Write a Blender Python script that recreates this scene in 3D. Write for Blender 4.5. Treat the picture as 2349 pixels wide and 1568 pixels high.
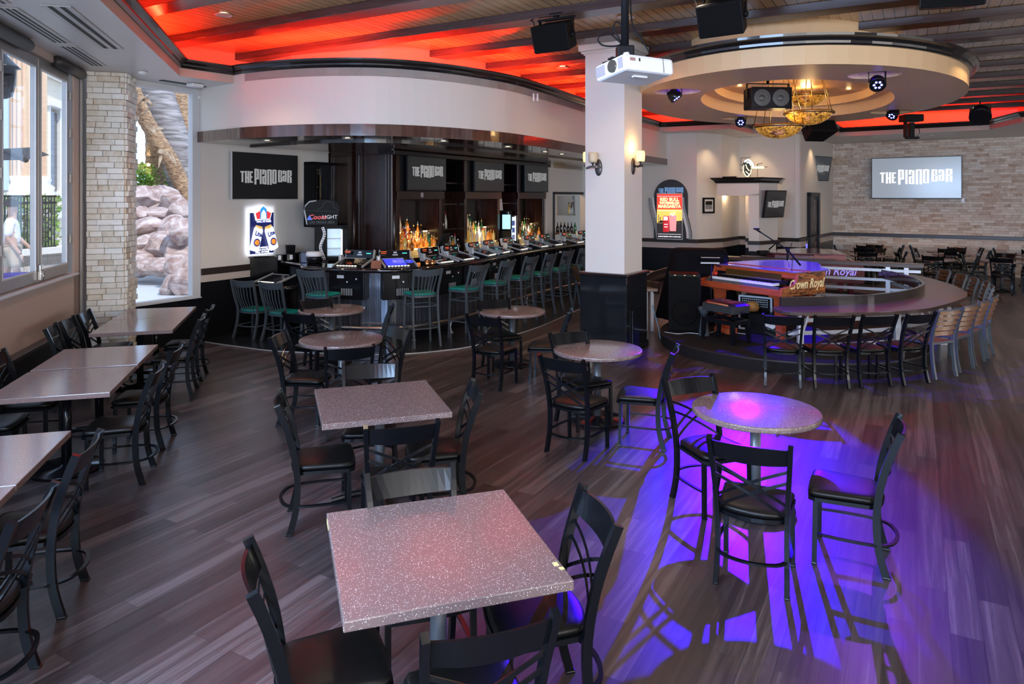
import bpy, bmesh, math, random
from mathutils import Vector, Matrix
from math import sin, cos, pi, radians, atan2, hypot
for o in list(bpy.data.objects): bpy.data.objects.remove(o)
S = bpy.context.scene
COL = S.collection
rnd = random.Random(7)

# ---------------------------------------------------------------- camera
cam = bpy.data.objects.new('camera', bpy.data.cameras.new('camera'))
COL.objects.link(cam); S.camera = cam
cam.location = (0, 0, 2.31); cam.rotation_euler = (pi/2, 0, 0)
cam.data.sensor_width = 36; cam.data.lens = 25.01; cam.data.shift_y = -0.1412
cam.data.clip_start = .05; cam.data.clip_end = 300

# ---------------------------------------------------------------- world, sun, exposure
S.view_settings.view_transform = 'Standard'; S.view_settings.look = 'None'
S.view_settings.gamma = 1; S.view_settings.use_curve_mapping = False
S.view_settings.exposure = 0.36
w = bpy.data.worlds.new('world'); S.world = w; w.use_nodes = True
wn = w.node_tree.nodes; wl = w.node_tree.links
bg = wn['Background']; sky = wn.new('ShaderNodeTexSky')
sky.sky_type = 'HOSEK_WILKIE'; sky.sun_direction = (-.5, .25, .8); sky.turbidity = 3.0
mixs = wn.new('ShaderNodeMix'); mixs.data_type = 'RGBA'; mixs.inputs[0].default_value = .55
wl.new(sky.outputs[0], mixs.inputs[6]); mixs.inputs[7].default_value = (.46, .66, 1, 1)
wl.new(mixs.outputs[2], bg.inputs[0]); bg.inputs[1].default_value = 3.0
sun = bpy.data.objects.new('sun', bpy.data.lights.new('sun', 'SUN')); COL.objects.link(sun)
sun.data.energy = 2.6; sun.data.angle = .01; sun.data.color = (1, .95, .88)
sun.rotation_euler = Vector((-.50, .42, -.75)).to_track_quat('-Z', 'Y').to_euler()

def light(name, kind, loc, energy, color=(1, 1, 1), aim=None, size=.1, size_y=None, spot=60, blend=.4, parent=None):
    l = bpy.data.lights.new(name, kind); l.energy = energy; l.color = color
    if kind == 'AREA':
        l.size = size
        if size_y: l.shape = 'RECTANGLE'; l.size_y = size_y
    else:
        l.shadow_soft_size = size
        if kind == 'SPOT': l.spot_size = radians(spot); l.spot_blend = blend
    o = bpy.data.objects.new(name, l); COL.objects.link(o); o.location = loc
    if aim is not None: o.rotation_euler = (Vector(aim)-Vector(loc)).to_track_quat('-Z', 'Y').to_euler()
    return o

# room axes: e runs along the window wall, nn across it; u runs along the floor boards, v across them
E_ = (-.2773, .9608); N_ = (.9608, .2773); U = (.4949, .8690); V = (.8690, -.4949)
def QP(q, p, z=0): return Vector((q*N_[0]+p*E_[0], q*N_[1]+p*E_[1], z))
ANG_E = atan2(E_[1], E_[0]); ANG_N = atan2(N_[1], N_[0]); ANG_U = atan2(U[1], U[0]); ANG_V = atan2(V[1], V[0])
RED = (1, .035, .012); BLUE = (.028, .0, 1); WARM = (1, .72, .42)
# area lights added along the solid wall, standing in for unseen daylight
DAYL = (.45, .66, 1)
for p_ in (-4.5, -1.2, 2.1):
    c_ = QP(-2.93, p_, 2.6); light('window_daylight', 'AREA', c_, 700, DAYL, aim=c_+Vector((N_[0], N_[1], -.25)), size=3.0, size_y=2.4)
# added fill lights before the blank rear and right-hand walls; no glazing there
for x_ in (-1.5, 4.5, 10.5): light('window_daylight', 'AREA', (x_, -6.85, 2.3), 330, (1, .97, .92), aim=(x_, 5, 2.6), size=5.2, size_y=2.9)
for y_ in (0, 6.5): light('window_daylight', 'AREA', (18.8, y_, 2.3), 230, (1, .95, .9), aim=(10, y_+2, 2.3), size=5.2, size_y=2.9)

# ---------------------------------------------------------------- materials
MATS = {}
def mat(name, col=(.5, .5, .5), rough=.5, metal=0, coat=0, emit=None, es=0, alpha=None, spec=None, var=0, vscale=8, bump=0, bscale=60, trans=0):
    if name in MATS: return MATS[name]
    m = bpy.data.materials.new(name); m.use_nodes = True; n = m.node_tree.nodes; l = m.node_tree.links
    b = n['Principled BSDF']; b.inputs['Base Color'].default_value = (*col, 1); b.inputs['Roughness'].default_value = rough
    b.inputs['Metallic'].default_value = metal; b.inputs['Coat Weight'].default_value = coat
    if spec is not None: b.inputs['Specular IOR Level'].default_value = spec
    if trans: b.inputs['Transmission Weight'].default_value = trans
    if emit: b.inputs['Emission Color'].default_value = (*emit, 1); b.inputs['Emission Strength'].default_value = es
    tc = n.new('ShaderNodeTexCoord')
    if var:
        t = n.new('ShaderNodeTexNoise'); t.inputs['Scale'].default_value = vscale; t.inputs['Detail'].default_value = 6
        l.new(tc.outputs['Object'], t.inputs['Vector'])
        mx = n.new('ShaderNodeMix'); mx.data_type = 'RGBA'; l.new(t.outputs[0], mx.inputs[0])
        mx.inputs[6].default_value = (*[c*(1-var) for c in col], 1); mx.inputs[7].default_value = (*[min(1, c*(1+var)) for c in col], 1)
        l.new(mx.outputs[2], b.inputs['Base Color'])
    if bump:
        t2 = n.new('ShaderNodeTexNoise'); t2.inputs['Scale'].default_value = bscale; l.new(tc.outputs['Object'], t2.inputs['Vector'])
        bp = n.new('ShaderNodeBump'); bp.inputs['Strength'].default_value = bump; bp.inputs['Distance'].default_value = .01
        l.new(t2.outputs[0], bp.inputs['Height']); l.new(bp.outputs[0], b.inputs['Normal'])
    MATS[name] = m; return m
def nodes(m): return m.node_tree.nodes, m.node_tree.links, m.node_tree.nodes['Principled BSDF']
def ramp(n, stops):
    r = n.new('ShaderNodeValToRGB'); e = r.color_ramp.elements
    while len(e) < len(stops): e.new(.5)
    for i, (p, c) in enumerate(stops): e[i].position = p; e[i].color = (*c, 1)
    return r
def m_planks(name, ang, bw, bl, cols, rough, grain=1., gap=.004, gapcol=(.01, .01, .01), coat=0):
    m = mat(name, rough=rough, coat=coat); n, l, b = nodes(m)
    tc = n.new('ShaderNodeTexCoord'); mp = n.new('ShaderNodeMapping'); mp.inputs['Rotation'].default_value = (0, 0, -ang)
    l.new(tc.outputs['Object'], mp.inputs['Vector'])
    br = n.new('ShaderNodeTexBrick'); br.inputs['Color1'].default_value = (0, 0, 0, 1); br.inputs['Color2'].default_value = (1, 1, 1, 1)
    br.inputs['Mortar'].default_value = (.5, .5, .5, 1); br.inputs['Scale'].default_value = 1; br.inputs['Mortar Size'].default_value = gap
    br.inputs['Brick Width'].default_value = bl; br.inputs['Row Height'].default_value = bw; br.offset = .37; br.offset_frequency = 2
    l.new(mp.outputs[0], br.inputs['Vector'])
    sp = n.new('ShaderNodeSeparateColor'); l.new(br.outputs['Color'], sp.inputs[0])
    sx = n.new('ShaderNodeMapping'); sx.inputs['Scale'].default_value = (1.3, 34, 1); l.new(mp.outputs[0], sx.inputs['Vector'])
    ad = n.new('ShaderNodeVectorMath'); ad.operation = 'ADD'; l.new(sx.outputs[0], ad.inputs[0])
    cb = n.new('ShaderNodeCombineXYZ'); mu = n.new('ShaderNodeMath'); mu.operation = 'MULTIPLY'; mu.inputs[1].default_value = 37; l.new(sp.outputs[0], mu.inputs[0])
    l.new(mu.outputs[0], cb.inputs[0]); l.new(mu.outputs[0], cb.inputs[2]); l.new(cb.outputs[0], ad.inputs[1])
    ns = n.new('ShaderNodeTexNoise'); ns.inputs['Scale'].default_value = 1.0; ns.inputs['Detail'].default_value = 7; ns.inputs['Roughness'].default_value = .65
    ns.inputs['Distortion'].default_value = .6; l.new(ad.outputs[0], ns.inputs['Vector'])
    sx2 = n.new('ShaderNodeMapping'); sx2.inputs['Scale'].default_value = (.45, 15, 1); l.new(mp.outputs[0], sx2.inputs['Vector'])
    ns2 = n.new('ShaderNodeTexNoise'); ns2.inputs['Scale'].default_value = 1; ns2.inputs['Detail'].default_value = 3; l.new(sx2.outputs[0], ns2.inputs['Vector'])
    a1 = n.new('ShaderNodeMath'); a1.operation = 'MULTIPLY_ADD'; a1.inputs[1].default_value = .35; l.new(sp.outputs[0], a1.inputs[0])
    s1 = n.new('ShaderNodeMath'); s1.operation = 'MULTIPLY'; s1.inputs[1].default_value = .75*grain; l.new(ns.outputs[0], s1.inputs[0]); l.new(s1.outputs[0], a1.inputs[2])
    a2 = n.new('ShaderNodeMath'); a2.operation = 'MULTIPLY_ADD'; a2.inputs[1].default_value = .5; l.new(ns2.outputs[0], a2.inputs[0]); l.new(a1.outputs[0], a2.inputs[2])
    r = ramp(n, cols); l.new(a2.outputs[0], r.inputs[0])
    mx = n.new('ShaderNodeMix'); mx.data_type = 'RGBA'; l.new(br.outputs['Fac'], mx.inputs[0]); l.new(r.outputs[0], mx.inputs[6]); mx.inputs[7].default_value = (*gapcol, 1)
    l.new(mx.outputs[2], b.inputs['Base Color'])
    bp = n.new('ShaderNodeBump'); bp.inputs['Strength'].default_value = .06; bp.inputs['Distance'].default_value = .01
    l.new(ns.outputs[0], bp.inputs['Height']); l.new(bp.outputs[0], b.inputs['Normal'])
    return m
def m_speck(name, base, speck, scale=90, thr=(.10, .19), rough=.14, second=(.28, .19, .18)):
    m = mat(name, base, rough); n, l, b = nodes(m); tc = n.new('ShaderNodeTexCoord')
    v = n.new('ShaderNodeTexVoronoi'); v.inputs['Scale'].default_value = scale; l.new(tc.outputs['Object'], v.inputs['Vector'])
    wn_ = n.new('ShaderNodeTexWhiteNoise'); l.new(v.outputs['Position'], wn_.inputs['Vector'])
    mu = n.new('ShaderNodeMath'); mu.operation = 'MULTIPLY'; mu.inputs[1].default_value = .42; l.new(wn_.outputs[0], mu.inputs[0])
    sb = n.new('ShaderNodeMath'); sb.operation = 'SUBTRACT'; l.new(mu.outputs[0], sb.inputs[0]); l.new(v.outputs['Distance'], sb.inputs[1])
    r = ramp(n, [(thr[0], (0, 0, 0)), (thr[1], (1, 1, 1))]); l.new(sb.outputs[0], r.inputs[0])
    ns = n.new('ShaderNodeTexNoise'); ns.inputs['Scale'].default_value = scale*2.2; l.new(tc.outputs['Object'], ns.inputs['Vector'])
    m0 = n.new('ShaderNodeMix'); m0.data_type = 'RGBA'; l.new(ns.outputs[0], m0.inputs[0]); m0.inputs[6].default_value = (*base, 1); m0.inputs[7].default_value = (*second, 1)
    mx = n.new('ShaderNodeMix'); mx.data_type = 'RGBA'; l.new(r.outputs[0], mx.inputs[0]); l.new(m0.outputs[2], mx.inputs[6]); mx.inputs[7].default_value = (*speck, 1)
    l.new(mx.outputs[2], b.inputs['Base Color']); return m
def m_island(name, c1, c2, c3, rough=.85, nscale=14):
    m = mat(name, c1, rough); n, l, b = nodes(m); g = n.new('ShaderNodeNewGeometry')
    tc = n.new('ShaderNodeTexCoord'); ns = n.new('ShaderNodeTexNoise'); ns.inputs['Scale'].default_value = nscale; ns.inputs['Detail'].default_value = 8; ns.inputs['Roughness'].default_value = .7
    l.new(tc.outputs['Object'], ns.inputs['Vector'])
    ad = n.new('ShaderNodeMath'); ad.operation = 'MULTIPLY_ADD'; ad.inputs[1].default_value = .45; l.new(g.outputs['Random Per Island'], ad.inputs[0])
    mu = n.new('ShaderNodeMath'); mu.operation = 'MULTIPLY'; mu.inputs[1].default_value = .75; l.new(ns.outputs[0], mu.inputs[0]); l.new(mu.outputs[0], ad.inputs[2])
    r = ramp(n, [(.25, c1), (.55, c2), (.85, c3)]); l.new(ad.outputs[0], r.inputs[0]); l.new(r.outputs[0], b.inputs['Base Color'])
    bp = n.new('ShaderNodeBump'); bp.inputs['Strength'].default_value = .5; bp.inputs['Distance'].default_value = .02; l.new(ns.outputs[0], bp.inputs['Height']); l.new(bp.outputs[0], b.inputs['Normal'])
    return m
def m_grain(name, c1, c2, rough=.3, sc=(3, 60, 60), coat=0, dist=.5, rot=(0, 0, 0)):
    m = mat(name, c1, rough, coat=coat); n, l, b = nodes(m); tc = n.new('ShaderNodeTexCoord'); mp = n.new('ShaderNodeMapping')
    mp.inputs['Scale'].default_value = sc; mp.inputs['Rotation'].default_value = rot; l.new(tc.outputs['Object'], mp.inputs['Vector'])
    ns = n.new('ShaderNodeTexNoise'); ns.inputs['Scale'].default_value = 1; ns.inputs['Detail'].default_value = 5; ns.inputs['Distortion'].default_value = dist; l.new(mp.outputs[0], ns.inputs['Vector'])
    r = ramp(n, [(.35, c1), (.65, c2)]); l.new(ns.outputs[0], r.inputs[0]); l.new(r.outputs[0], b.inputs['Base Color']); return m

FLOOR = m_planks('floor_planks', ANG_U, .152, 1.22, [(.42, (.015, .010, .0105)), (.68, (.038, .028, .029)), (.90, (.070, .052, .054)), (1.05, (.12, .094, .096))], .32, gap=.0012)
CEILW = m_planks('ceiling_boards', ANG_U, .128, 4.2, [(.3, (.50, .27, .11)), (.9, (.66, .42, .20))], .17, gap=.005, gapcol=(.012, .008, .006), grain=.4)
TILE = mat('bar_tile', (.012, .014, .017), .22)
n_, l_, b_ = nodes(TILE); tc_ = n_.new('ShaderNodeTexCoord'); mp_ = n_.new('ShaderNodeMapping'); mp_.inputs['Rotation'].default_value = (0, 0, -ANG_U-.3); br_ = n_.new('ShaderNodeTexBrick')
br_.offset = 0; br_.inputs['Scale'].default_value = 1; br_.inputs['Brick Width'].default_value = .45; br_.inputs['Row Height'].default_value = .45; br_.inputs['Mortar Size'].default_value = .003
br_.inputs['Color1'].default_value = (.010, .012, .015, 1); br_.inputs['Color2'].default_value = (.016, .018, .022, 1); br_.inputs['Mortar'].default_value = (.05, .05, .055, 1)
l_.new(tc_.outputs['Object'], mp_.inputs[0]); l_.new(mp_.outputs[0], br_.inputs['Vector']); l_.new(br_.outputs[0], b_.inputs['Base Color'])
TOP = m_speck('speckled_stone', (.135, .083, .075), (.74, .70, .70), 170, (.05, .12), .19, (.21, .145, .135))
TOPW = m_speck('speckled_stone_window', (.15, .10, .095), (.5, .46, .46), 190, (.08, .16), .13, (.25, .17, .16))
CTOP = m_speck('speckled_brown_counter', (.065, .038, .028), (.24, .17, .12), 200, (.10, .2), .28, (.09, .055, .04))
BLK = mat('black_metal', (.004, .0045, .006), .2, spec=.32)
VINYL = mat('black_vinyl', (.005, .0045, .004), .36, spec=.28, bump=.06, bscale=260)
GREEN = mat('green_vinyl', (.004, .17, .145), .30, bump=.05, bscale=240)
GREY = mat('grey_metal', (.060, .070, .080), .36, var=.15)
POLE = mat('pole_grey', (.10, .105, .115), .32, metal=.3)
CHROME = mat('chrome', (.75, .75, .75), .12, metal=1)
ALU = mat('aluminium', (.62, .63, .66), .38, metal=.35)
WHITEW = mat('wall_paint', (.68, .64, .60), .55, bump=.03, bscale=130)
PINKW = mat('wall_paint_rose', (.50, .40, .355), .5, bump=.03, bscale=130)
SOFF = mat('soffit_paint', (.60, .57, .55), .32, var=.04, vscale=2)
SOFFP = mat('soffit_edge_paint', (.50, .38, .34), .5)
TAN = mat('ring_paint', (.70, .46, .25), .42, var=.05, vscale=2)
COVE = mat('cove_paint', (.62, .27, .17), .4)  # red LED glow is tinted into this wall colour
GLOSSB = mat('gloss_black_molding', (.010, .009, .010), .22, coat=.2)
BRAIL = mat('dark_brown_rail', (.032, .022, .020), .3)
BEIGE = mat('beige_band', (.52, .44, .40), .5)
BLKW = mat('black_wainscot', (.006, .006, .008), .3, spec=.3)
DWOOD = m_grain('dark_mahogany', (.014, .005, .004), (.032, .011, .009), .22, (22, 22, 2))
BEAMM = m_grain('beam_wood', (.040, .022, .020), (.065, .04, .038), .2, (2, 2, 30))
BLINE = m_grain('bar_front_laminate', (.012, .013, .016), (.07, .075, .09), .2, (70, 70, 1))
BTOP = mat('bar_top_gloss', (.008, .006, .007), .08, coat=.6)
BRONZE = m_grain('fascia_wood', (.055, .022, .016), (.10, .045, .032), .14, (14, 14, 1.5), coat=.4)
CHERRY = m_grain('cherry_wood', (.34, .055, .018), (.48, .09, .03), .28, (3, 3, 40))
BURL = m_grain('burl_wood', (.035, .012, .006), (.42, .13, .03), .25, (2.5, 2.5, 9), dist=3.2)
MAROON = m_grain('maroon_burl', (.09, .012, .018), (.24, .04, .05), .2, (3, 3, 12), dist=2)
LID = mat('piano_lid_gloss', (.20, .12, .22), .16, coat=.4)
SLAT = m_grain('slat_wood', (.12, .045, .014), (.20, .08, .025), .35, (30, 4, 4))
PLB = mat('black_plastic', (.006, .006, .007), .5, spec=.15)
PLBG = mat('black_plastic_gloss', (.006, .006, .008), .16, spec=.3)
PLW = mat('white_plastic', (.78, .78, .80), .3)
PLG = mat('grey_plastic', (.32, .32, .34), .35)
GRILLE = mat('speaker_grille', (.006, .006, .006), .8, spec=.1, bump=.5, bscale=400)
CARPET = mat('stage_carpet', (.014, .012, .013), .8, spec=.15, bump=.4, bscale=300)
CLOTH = mat('black_cloth', (.005, .005, .007), .85, spec=.08, bump=.2, bscale=300)
BRICK = m_island('white_brick', (.58, .46, .33), (.80, .77, .70), (.90, .88, .85))
BRICKF = m_island('far_brick', (.42, .26, .17), (.66, .53, .44), (.78, .70, .62), nscale=9)
GROUT = mat('brick_grout', (.40, .35, .29), .9)
FRAME = mat('window_frame_metal', (.34, .33, .33), .35, metal=.5, var=.1)
FRAMEW = mat('window_frame_light', (.60, .62, .66), .35)
GOLD = mat('gold', (.75, .5, .15), .25, metal=1)
BRASS = mat('aged_brass', (.40, .26, .10), .3, metal=1)
IRON = mat('sconce_iron', (.10, .085, .08), .35, metal=.8)
def glass(name='pane_glass', tint=(1, 1, 1), refl=.08):
    if name in MATS: return MATS[name]
    m = bpy.data.materials.new(name); m.use_nodes = True; n = m.node_tree.nodes; l = m.node_tree.links; n.remove(n['Principled BSDF'])
    t = n.new('ShaderNodeBsdfTransparent'); t.inputs[0].default_value = (*tint, 1); g = n.new('ShaderNodeBsdfGlossy'); g.inputs['Roughness'].default_value = .02
    fr = n.new('ShaderNodeFresnel'); fr.inputs[0].default_value = 1.45; mu = n.new('ShaderNodeMath'); mu.operation = 'MAXIMUM'; mu.inputs[1].default_value = refl*.5
    ge = n.new('ShaderNodeNewGeometry'); nb = n.new('ShaderNodeMath'); nb.operation = 'SUBTRACT'; nb.inputs[0].default_value = 1; l.new(ge.outputs['Backfacing'], nb.inputs[1])
    m2 = n.new('ShaderNodeMath'); m2.operation = 'MULTIPLY'; l.new(fr.outputs[0], m2.inputs[0]); l.new(nb.outputs[0], m2.inputs[1]); l.new(m2.outputs[0], mu.inputs[0]); mx = n.new('ShaderNodeMixShader'); l.new(mu.outputs[0], mx.inputs[0]); l.new(t.outputs[0], mx.inputs[1]); l.new(g.outputs[0], mx.inputs[2])
    l.new(mx.outputs[0], n['Material Output'].inputs[0]); MATS[name] = m; return m
GLASS = glass()

# ---------------------------------------------------------------- mesh helpers
def T(loc=(0, 0, 0), rz=0, rx=0, ry=0):
    return Matrix.Translation(loc) @ Matrix.Rotation(rz, 4, 'Z') @ Matrix.Rotation(rx, 4, 'X') @ Matrix.Rotation(ry, 4, 'Y')
class MB:
    def __init__(s, M=None): s.bm = bmesh.new(); s.M = M or Matrix(); s.mi = 0
    def _add(s, vs, fs, smooth=False):
        v = [s.bm.verts.new(s.M @ Vector(p)) for p in vs]; out = []
        for f in fs:
            try: q = s.bm.faces.new([v[i] for i in f]); q.material_index = s.mi; q.smooth = smooth; out.append(q)
            except ValueError: pass
        return v, out
    def box(s, c, d, bev=0, M=None):
        x, y, z = [k/2 for k in d]; M = M or Matrix()
        ps = [M @ Vector((c[0]+i*x, c[1]+j*y, c[2]+k*z)) for i in (-1, 1) for j in (-1, 1) for k in (-1, 1)]
        v, f = s._add(ps, [(0, 1, 3, 2), (4, 6, 7, 5), (0, 4, 5, 1), (2, 3, 7, 6), (0, 2, 6, 4), (1, 5, 7, 3)])
        if bev:
            es = list({e for q in f for e in q.edges})
            r = bmesh.ops.bevel(s.bm, geom=es, offset=bev, segments=2, affect='EDGES', profile=.5)
            for q in r['faces']: q.material_index = s.mi
        return s
    def sweep(s, pts, wx, wy, side=None, caps=True, smooth=False, closed=False, n=4, rs=None):
        """section wx (along side axis) by wy swept along pts; n=4 rectangular, otherwise elliptical"""
        P = [Vector(p) for p in pts]; rings = []; L = len(P)
        for i, p in enumerate(P):
            a = P[(i-1) % L] if (closed or i > 0) else P[i]; b = P[(i+1) % L] if (closed or i < L-1) else P[i]
            t = (b-a); t = t.normalized() if t.length > 1e-9 else Vector((0, 0, 1))
            sd = Vector(side) if side is not None else (Vector((0, 0, 1)) if abs(t.z) < .9 else Vector((1, 0, 0)))
            X = (sd - t*sd.dot(t)); X = X.normalized() if X.length > 1e-6 else t.orthogonal().normalized(); Y = t.cross(X)
            k = rs[i] if rs else 1
            if n == 4: q = [p+X*sx*wx/2*k+Y*sy*wy/2*k for sx, sy in ((-1, -1), (1, -1), (1, 1), (-1, 1))]
            else: q = [p+X*cos(2*pi*j/n)*wx/2*k+Y*sin(2*pi*j/n)*wy/2*k for j in range(n)]
            rings.append(q)
        vs = [v for r in rings for v in r]; fs = []
        for i in range(L if closed else L-1):
            for j in range(n): a = i*n+j; b = i*n+(j+1) % n; c = ((i+1) % L)*n+(j+1) % n; d = ((i+1) % L)*n+j; fs.append((a, b, c, d))
        if caps and not closed: fs += [tuple(range(n))[::-1], tuple((L-1)*n+j for j in range(n))]
        s._add(vs, fs, smooth); return s
    def tube(s, pts, r, n=10, rs=None, closed=False, caps=True): return s.sweep(pts, 2*r, 2*r, n=n, smooth=True, rs=rs, closed=closed, caps=caps)
    def lathe(s, prof, n=24, c=(0, 0, 0), M=None, smooth=True, a0=0, a1=2*pi):
        full = abs(a1-a0-2*pi) < 1e-6; m = n if full else n+1; M = M or Matrix(); vs = []; fs = []
        for r, z in prof:
            for j in range(m):
                a = a0+(a1-a0)*j/n; vs.append(M @ Vector((c[0]+r*cos(a), c[1]+r*sin(a), c[2]+z)))
        for i in range(len(prof)-1):
            for j in range(n): k = (j+1) % m; fs.append((i*m+j, i*m+k, (i+1)*m+k, (i+1)*m+j))
        if full:
            if prof[0][0] > 1e-6: fs.append(tuple(range(m))[::-1])
            if prof[-1][0] > 1e-6: fs.append(tuple((len(prof)-1)*m+j for j in range(m)))
        v, f = s._add(vs, fs, smooth)
        for q in f:
            if len(q.verts) > 4: q.smooth = False
        return s
    def prism(s, poly, z0, z1, bev=0, sides=True, cap0=True, cap1=True):
        n = len(poly); a = sum(poly[i][0]*poly[(i+1) % n][1]-poly[(i+1) % n][0]*poly[i][1] for i in range(n))
        if a < 0: poly = poly[::-1]
        if bev:
            ins = offset(poly, -bev, True); lv = [(ins, z0), (poly, z0+bev), (poly, z1-bev), (ins, z1)]
        else: lv = [(poly, z0), (poly, z1)]
        vs = [(x, y, z) for q, z in lv for x, y in q]; fs = []
        for k in range(len(lv)-1):
            for i in range(n): j = (i+1) % n; fs.append((k*n+i, k*n+j, (k+1)*n+j, (k+1)*n+i))
        if not sides: fs = []
        if cap0: fs.append(tuple(range(n))[::-1])
        if cap1: fs.append(tuple((len(lv)-1)*n+i for i in range(n)))
        s._add(vs, fs); return s
    def strip(s, line, z0, z1, closed=False, flip=False, smooth=False):
        n = len(line); vs = [(p[0], p[1], z0) for p in line]+[(p[0], p[1], z1) for p in line]
        fs = [(i, (i+1) % n, n+(i+1) % n, n+i) for i in range(n if closed else n-1)]
        if flip: fs = [f[::-1] for f in fs]
        s._add(vs, fs, smooth); return s
    def profile(s, line, prof, closed=False, smooth=False):
        """moulding: prof = [(out, z)] swept along a plan line; out is measured to the right-hand side"""
        offs = [offset(line, o, closed) for o, z in prof]; n = len(line); vs = []
        for (o, z), L in zip(prof, offs): vs += [(x, y, z) for x, y in L]
        fs = []
        for k in range(len(prof)-1):
            for i in range(n if closed else n-1): j = (i+1) % n; fs.append((k*n+i, k*n+j, (k+1)*n+j, (k+1)*n+i))
        if not closed: fs += [tuple(k*n for k in range(len(prof))), tuple(k*n+n-1 for k in range(len(prof)))[::-1]]
        s._add(vs, fs, smooth); return s
    def quad(s, a, b, c, d): s._add([a, b, c, d], [(0, 1, 2, 3)]); return s
    def rect(s, x0, z0, x1, z1, y=0, t=.004):
        s.box(((x0+x1)/2, y, (z0+z1)/2), (abs(x1-x0), t, abs(z1-z0))); return s
    def poly_xz(s, pts, y0, y1):
        n = len(pts); vs = [(x, y0, z) for x, z in pts]+[(x, y1, z) for x, z in pts]
        fs = [(i, (i+1) % n, n+(i+1) % n, n+i) for i in range(n)]+[tuple(range(n))[::-1], tuple(n+i for i in range(n))]
        s._add(vs, fs); return s
def offset(line, d, closed):
    n = len(line); out = []
    for i, p in enumerate(line):
        a = line[(i-1) % n] if (closed or i > 0) else None; b = line[(i+1) % n] if (closed or i < n-1) else None
        ns = []
        for q, r in ((a, p), (p, b)):
            if q is None or r is None: continue
            dx, dy = r[0]-q[0], r[1]-q[1]; L = hypot(dx, dy)
            if L > 1e-9: ns.append((dy/L, -dx/L))
        if len(ns) == 2:
            mx, my = ns[0][0]+ns[1][0], ns[0][1]+ns[1][1]; L = mx*mx+my*my
            if L < .3: mx, my, L = ns[0][0]*2, ns[0][1]*2, 4
            out.append((p[0]+mx*2*d/L, p[1]+my*2*d/L))
        else: out.append((p[0]+ns[0][0]*d, p[1]+ns[0][1]*d))
    return out
def crom(P, k=6, closed=False):
    n = len(P); out = []
    for i in range(n if closed else n-1):
        p = [P[(i+j) % n] if closed else P[min(max(i+j, 0), n-1)] for j in (-1, 0, 1, 2)]
        for s in range(k):
            t = s/k; out.append(tuple(.5*(2*p[1][c]+(p[2][c]-p[0][c])*t+(2*p[0][c]-5*p[1][c]+4*p[2][c]-p[3][c])*t*t+(3*p[1][c]-p[0][c]-3*p[2][c]+p[3][c])*t**3) for c in range(len(P[0]))))
    if not closed: out.append(tuple(P[-1]))
    return out
def link(name, mb, m, parent=None, loc=None, rz=None):
    bm = mb.bm; bmesh.ops.recalc_face_normals(bm, faces=bm.faces); me = bpy.data.meshes.new(name); bm.to_mesh(me); bm.free()
    for q in (m if isinstance(m, (list, tuple)) else [m]): me.materials.append(q)
    o = bpy.data.objects.new(name, me); COL.objects.link(o)
    if parent: o.parent = parent
    if loc is not None: o.location = loc
    if rz is not None: o.rotation_euler = (0, 0, rz)
    return o
def tag(o, label, cat, group=None, kind=None):
    o['label'] = label; o['category'] = cat
    if group: o['group'] = group
    if kind: o['kind'] = kind
    return o
def thing(name, label, cat, loc=(0, 0, 0), rz=0, group=None):
    o = bpy.data.objects.new(name, None); COL.objects.link(o); o.location = loc; o.rotation_euler = (0, 0, rz); o.empty_display_size = .1
    return tag(o, label, cat, group)
def struct(name, mb, m):
    o = link(name, mb, m); o['kind'] = 'structure'; return o
KIDS = {}
def dup(o, loc=None, rz=None, label=None, group=None, parent=None):
    c = o.copy(); COL.objects.link(c)
    if parent: c.parent = parent
    if loc is not None: c.location = loc
    if rz is not None: c.rotation_euler = (0, 0, rz)
    if label: c['label'] = label
    if group: c['group'] = group
    for ch in KIDS.setdefault(o.name, [x for x in bpy.data.objects if x.parent == o]): dup(ch, parent=c)
    return c
used = set()
def place(proto, loc, rz, label, group=None):
    if proto.name not in used:
        used.add(proto.name); proto.location = loc; proto.rotation_euler = (0, 0, rz); proto['label'] = label
        if group: proto['group'] = group
        return proto
    return dup(proto, loc, rz, label, group)
def fill2d(loops, z, M=None):
    """flat face with holes from plan loops (outer first)"""
    cu = bpy.data.curves.new('tmp', 'CURVE'); cu.dimensions = '2D'; cu.fill_mode = 'BOTH'
    for L in loops:
        sp = cu.splines.new('POLY'); sp.points.add(len(L)-1); sp.use_cyclic_u = True
        for i, p in enumerate(L): sp.points[i].co = (p[0], p[1], 0, 1)
    o = bpy.data.objects.new('tmp', cu); COL.objects.link(o); me = bpy.data.meshes.new_from_object(o.evaluated_get(bpy.context.evaluated_depsgraph_get()))
    mb = MB(); vs = [(v.co.x, v.co.y, z) for v in me.vertices]; mb._add(vs, [tuple(p.vertices) for p in me.polygons])
    bpy.data.objects.remove(o); bpy.data.curves.remove(cu); bpy.data.meshes.remove(me); return mb
def text_mb(txt, size, x=0, z=0, y=0, depth=.002, align='CENTER', sx=1, shear=0, bold=0, M=None, mb=None):
    cu = bpy.data.curves.new('tmp', 'FONT'); cu.body = txt; cu.size = size; cu.align_x = align; cu.align_y = 'CENTER'; cu.extrude = depth; cu.offset = bold; cu.shear = shear; cu.resolution_u = 2
    o = bpy.data.objects.new('tmp', cu); COL.objects.link(o); me = bpy.data.meshes.new_from_object(o.evaluated_get(bpy.context.evaluated_depsgraph_get()))
    mb = mb or MB(); M = M or Matrix()
    mb._add([M @ Vector((x+v.co.x*sx, y-v.co.z, z+v.co.y)) for v in me.vertices], [tuple(p.vertices) for p in me.polygons])
    bpy.data.objects.remove(o); bpy.data.curves.remove(cu); bpy.data.meshes.remove(me); return mb
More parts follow.
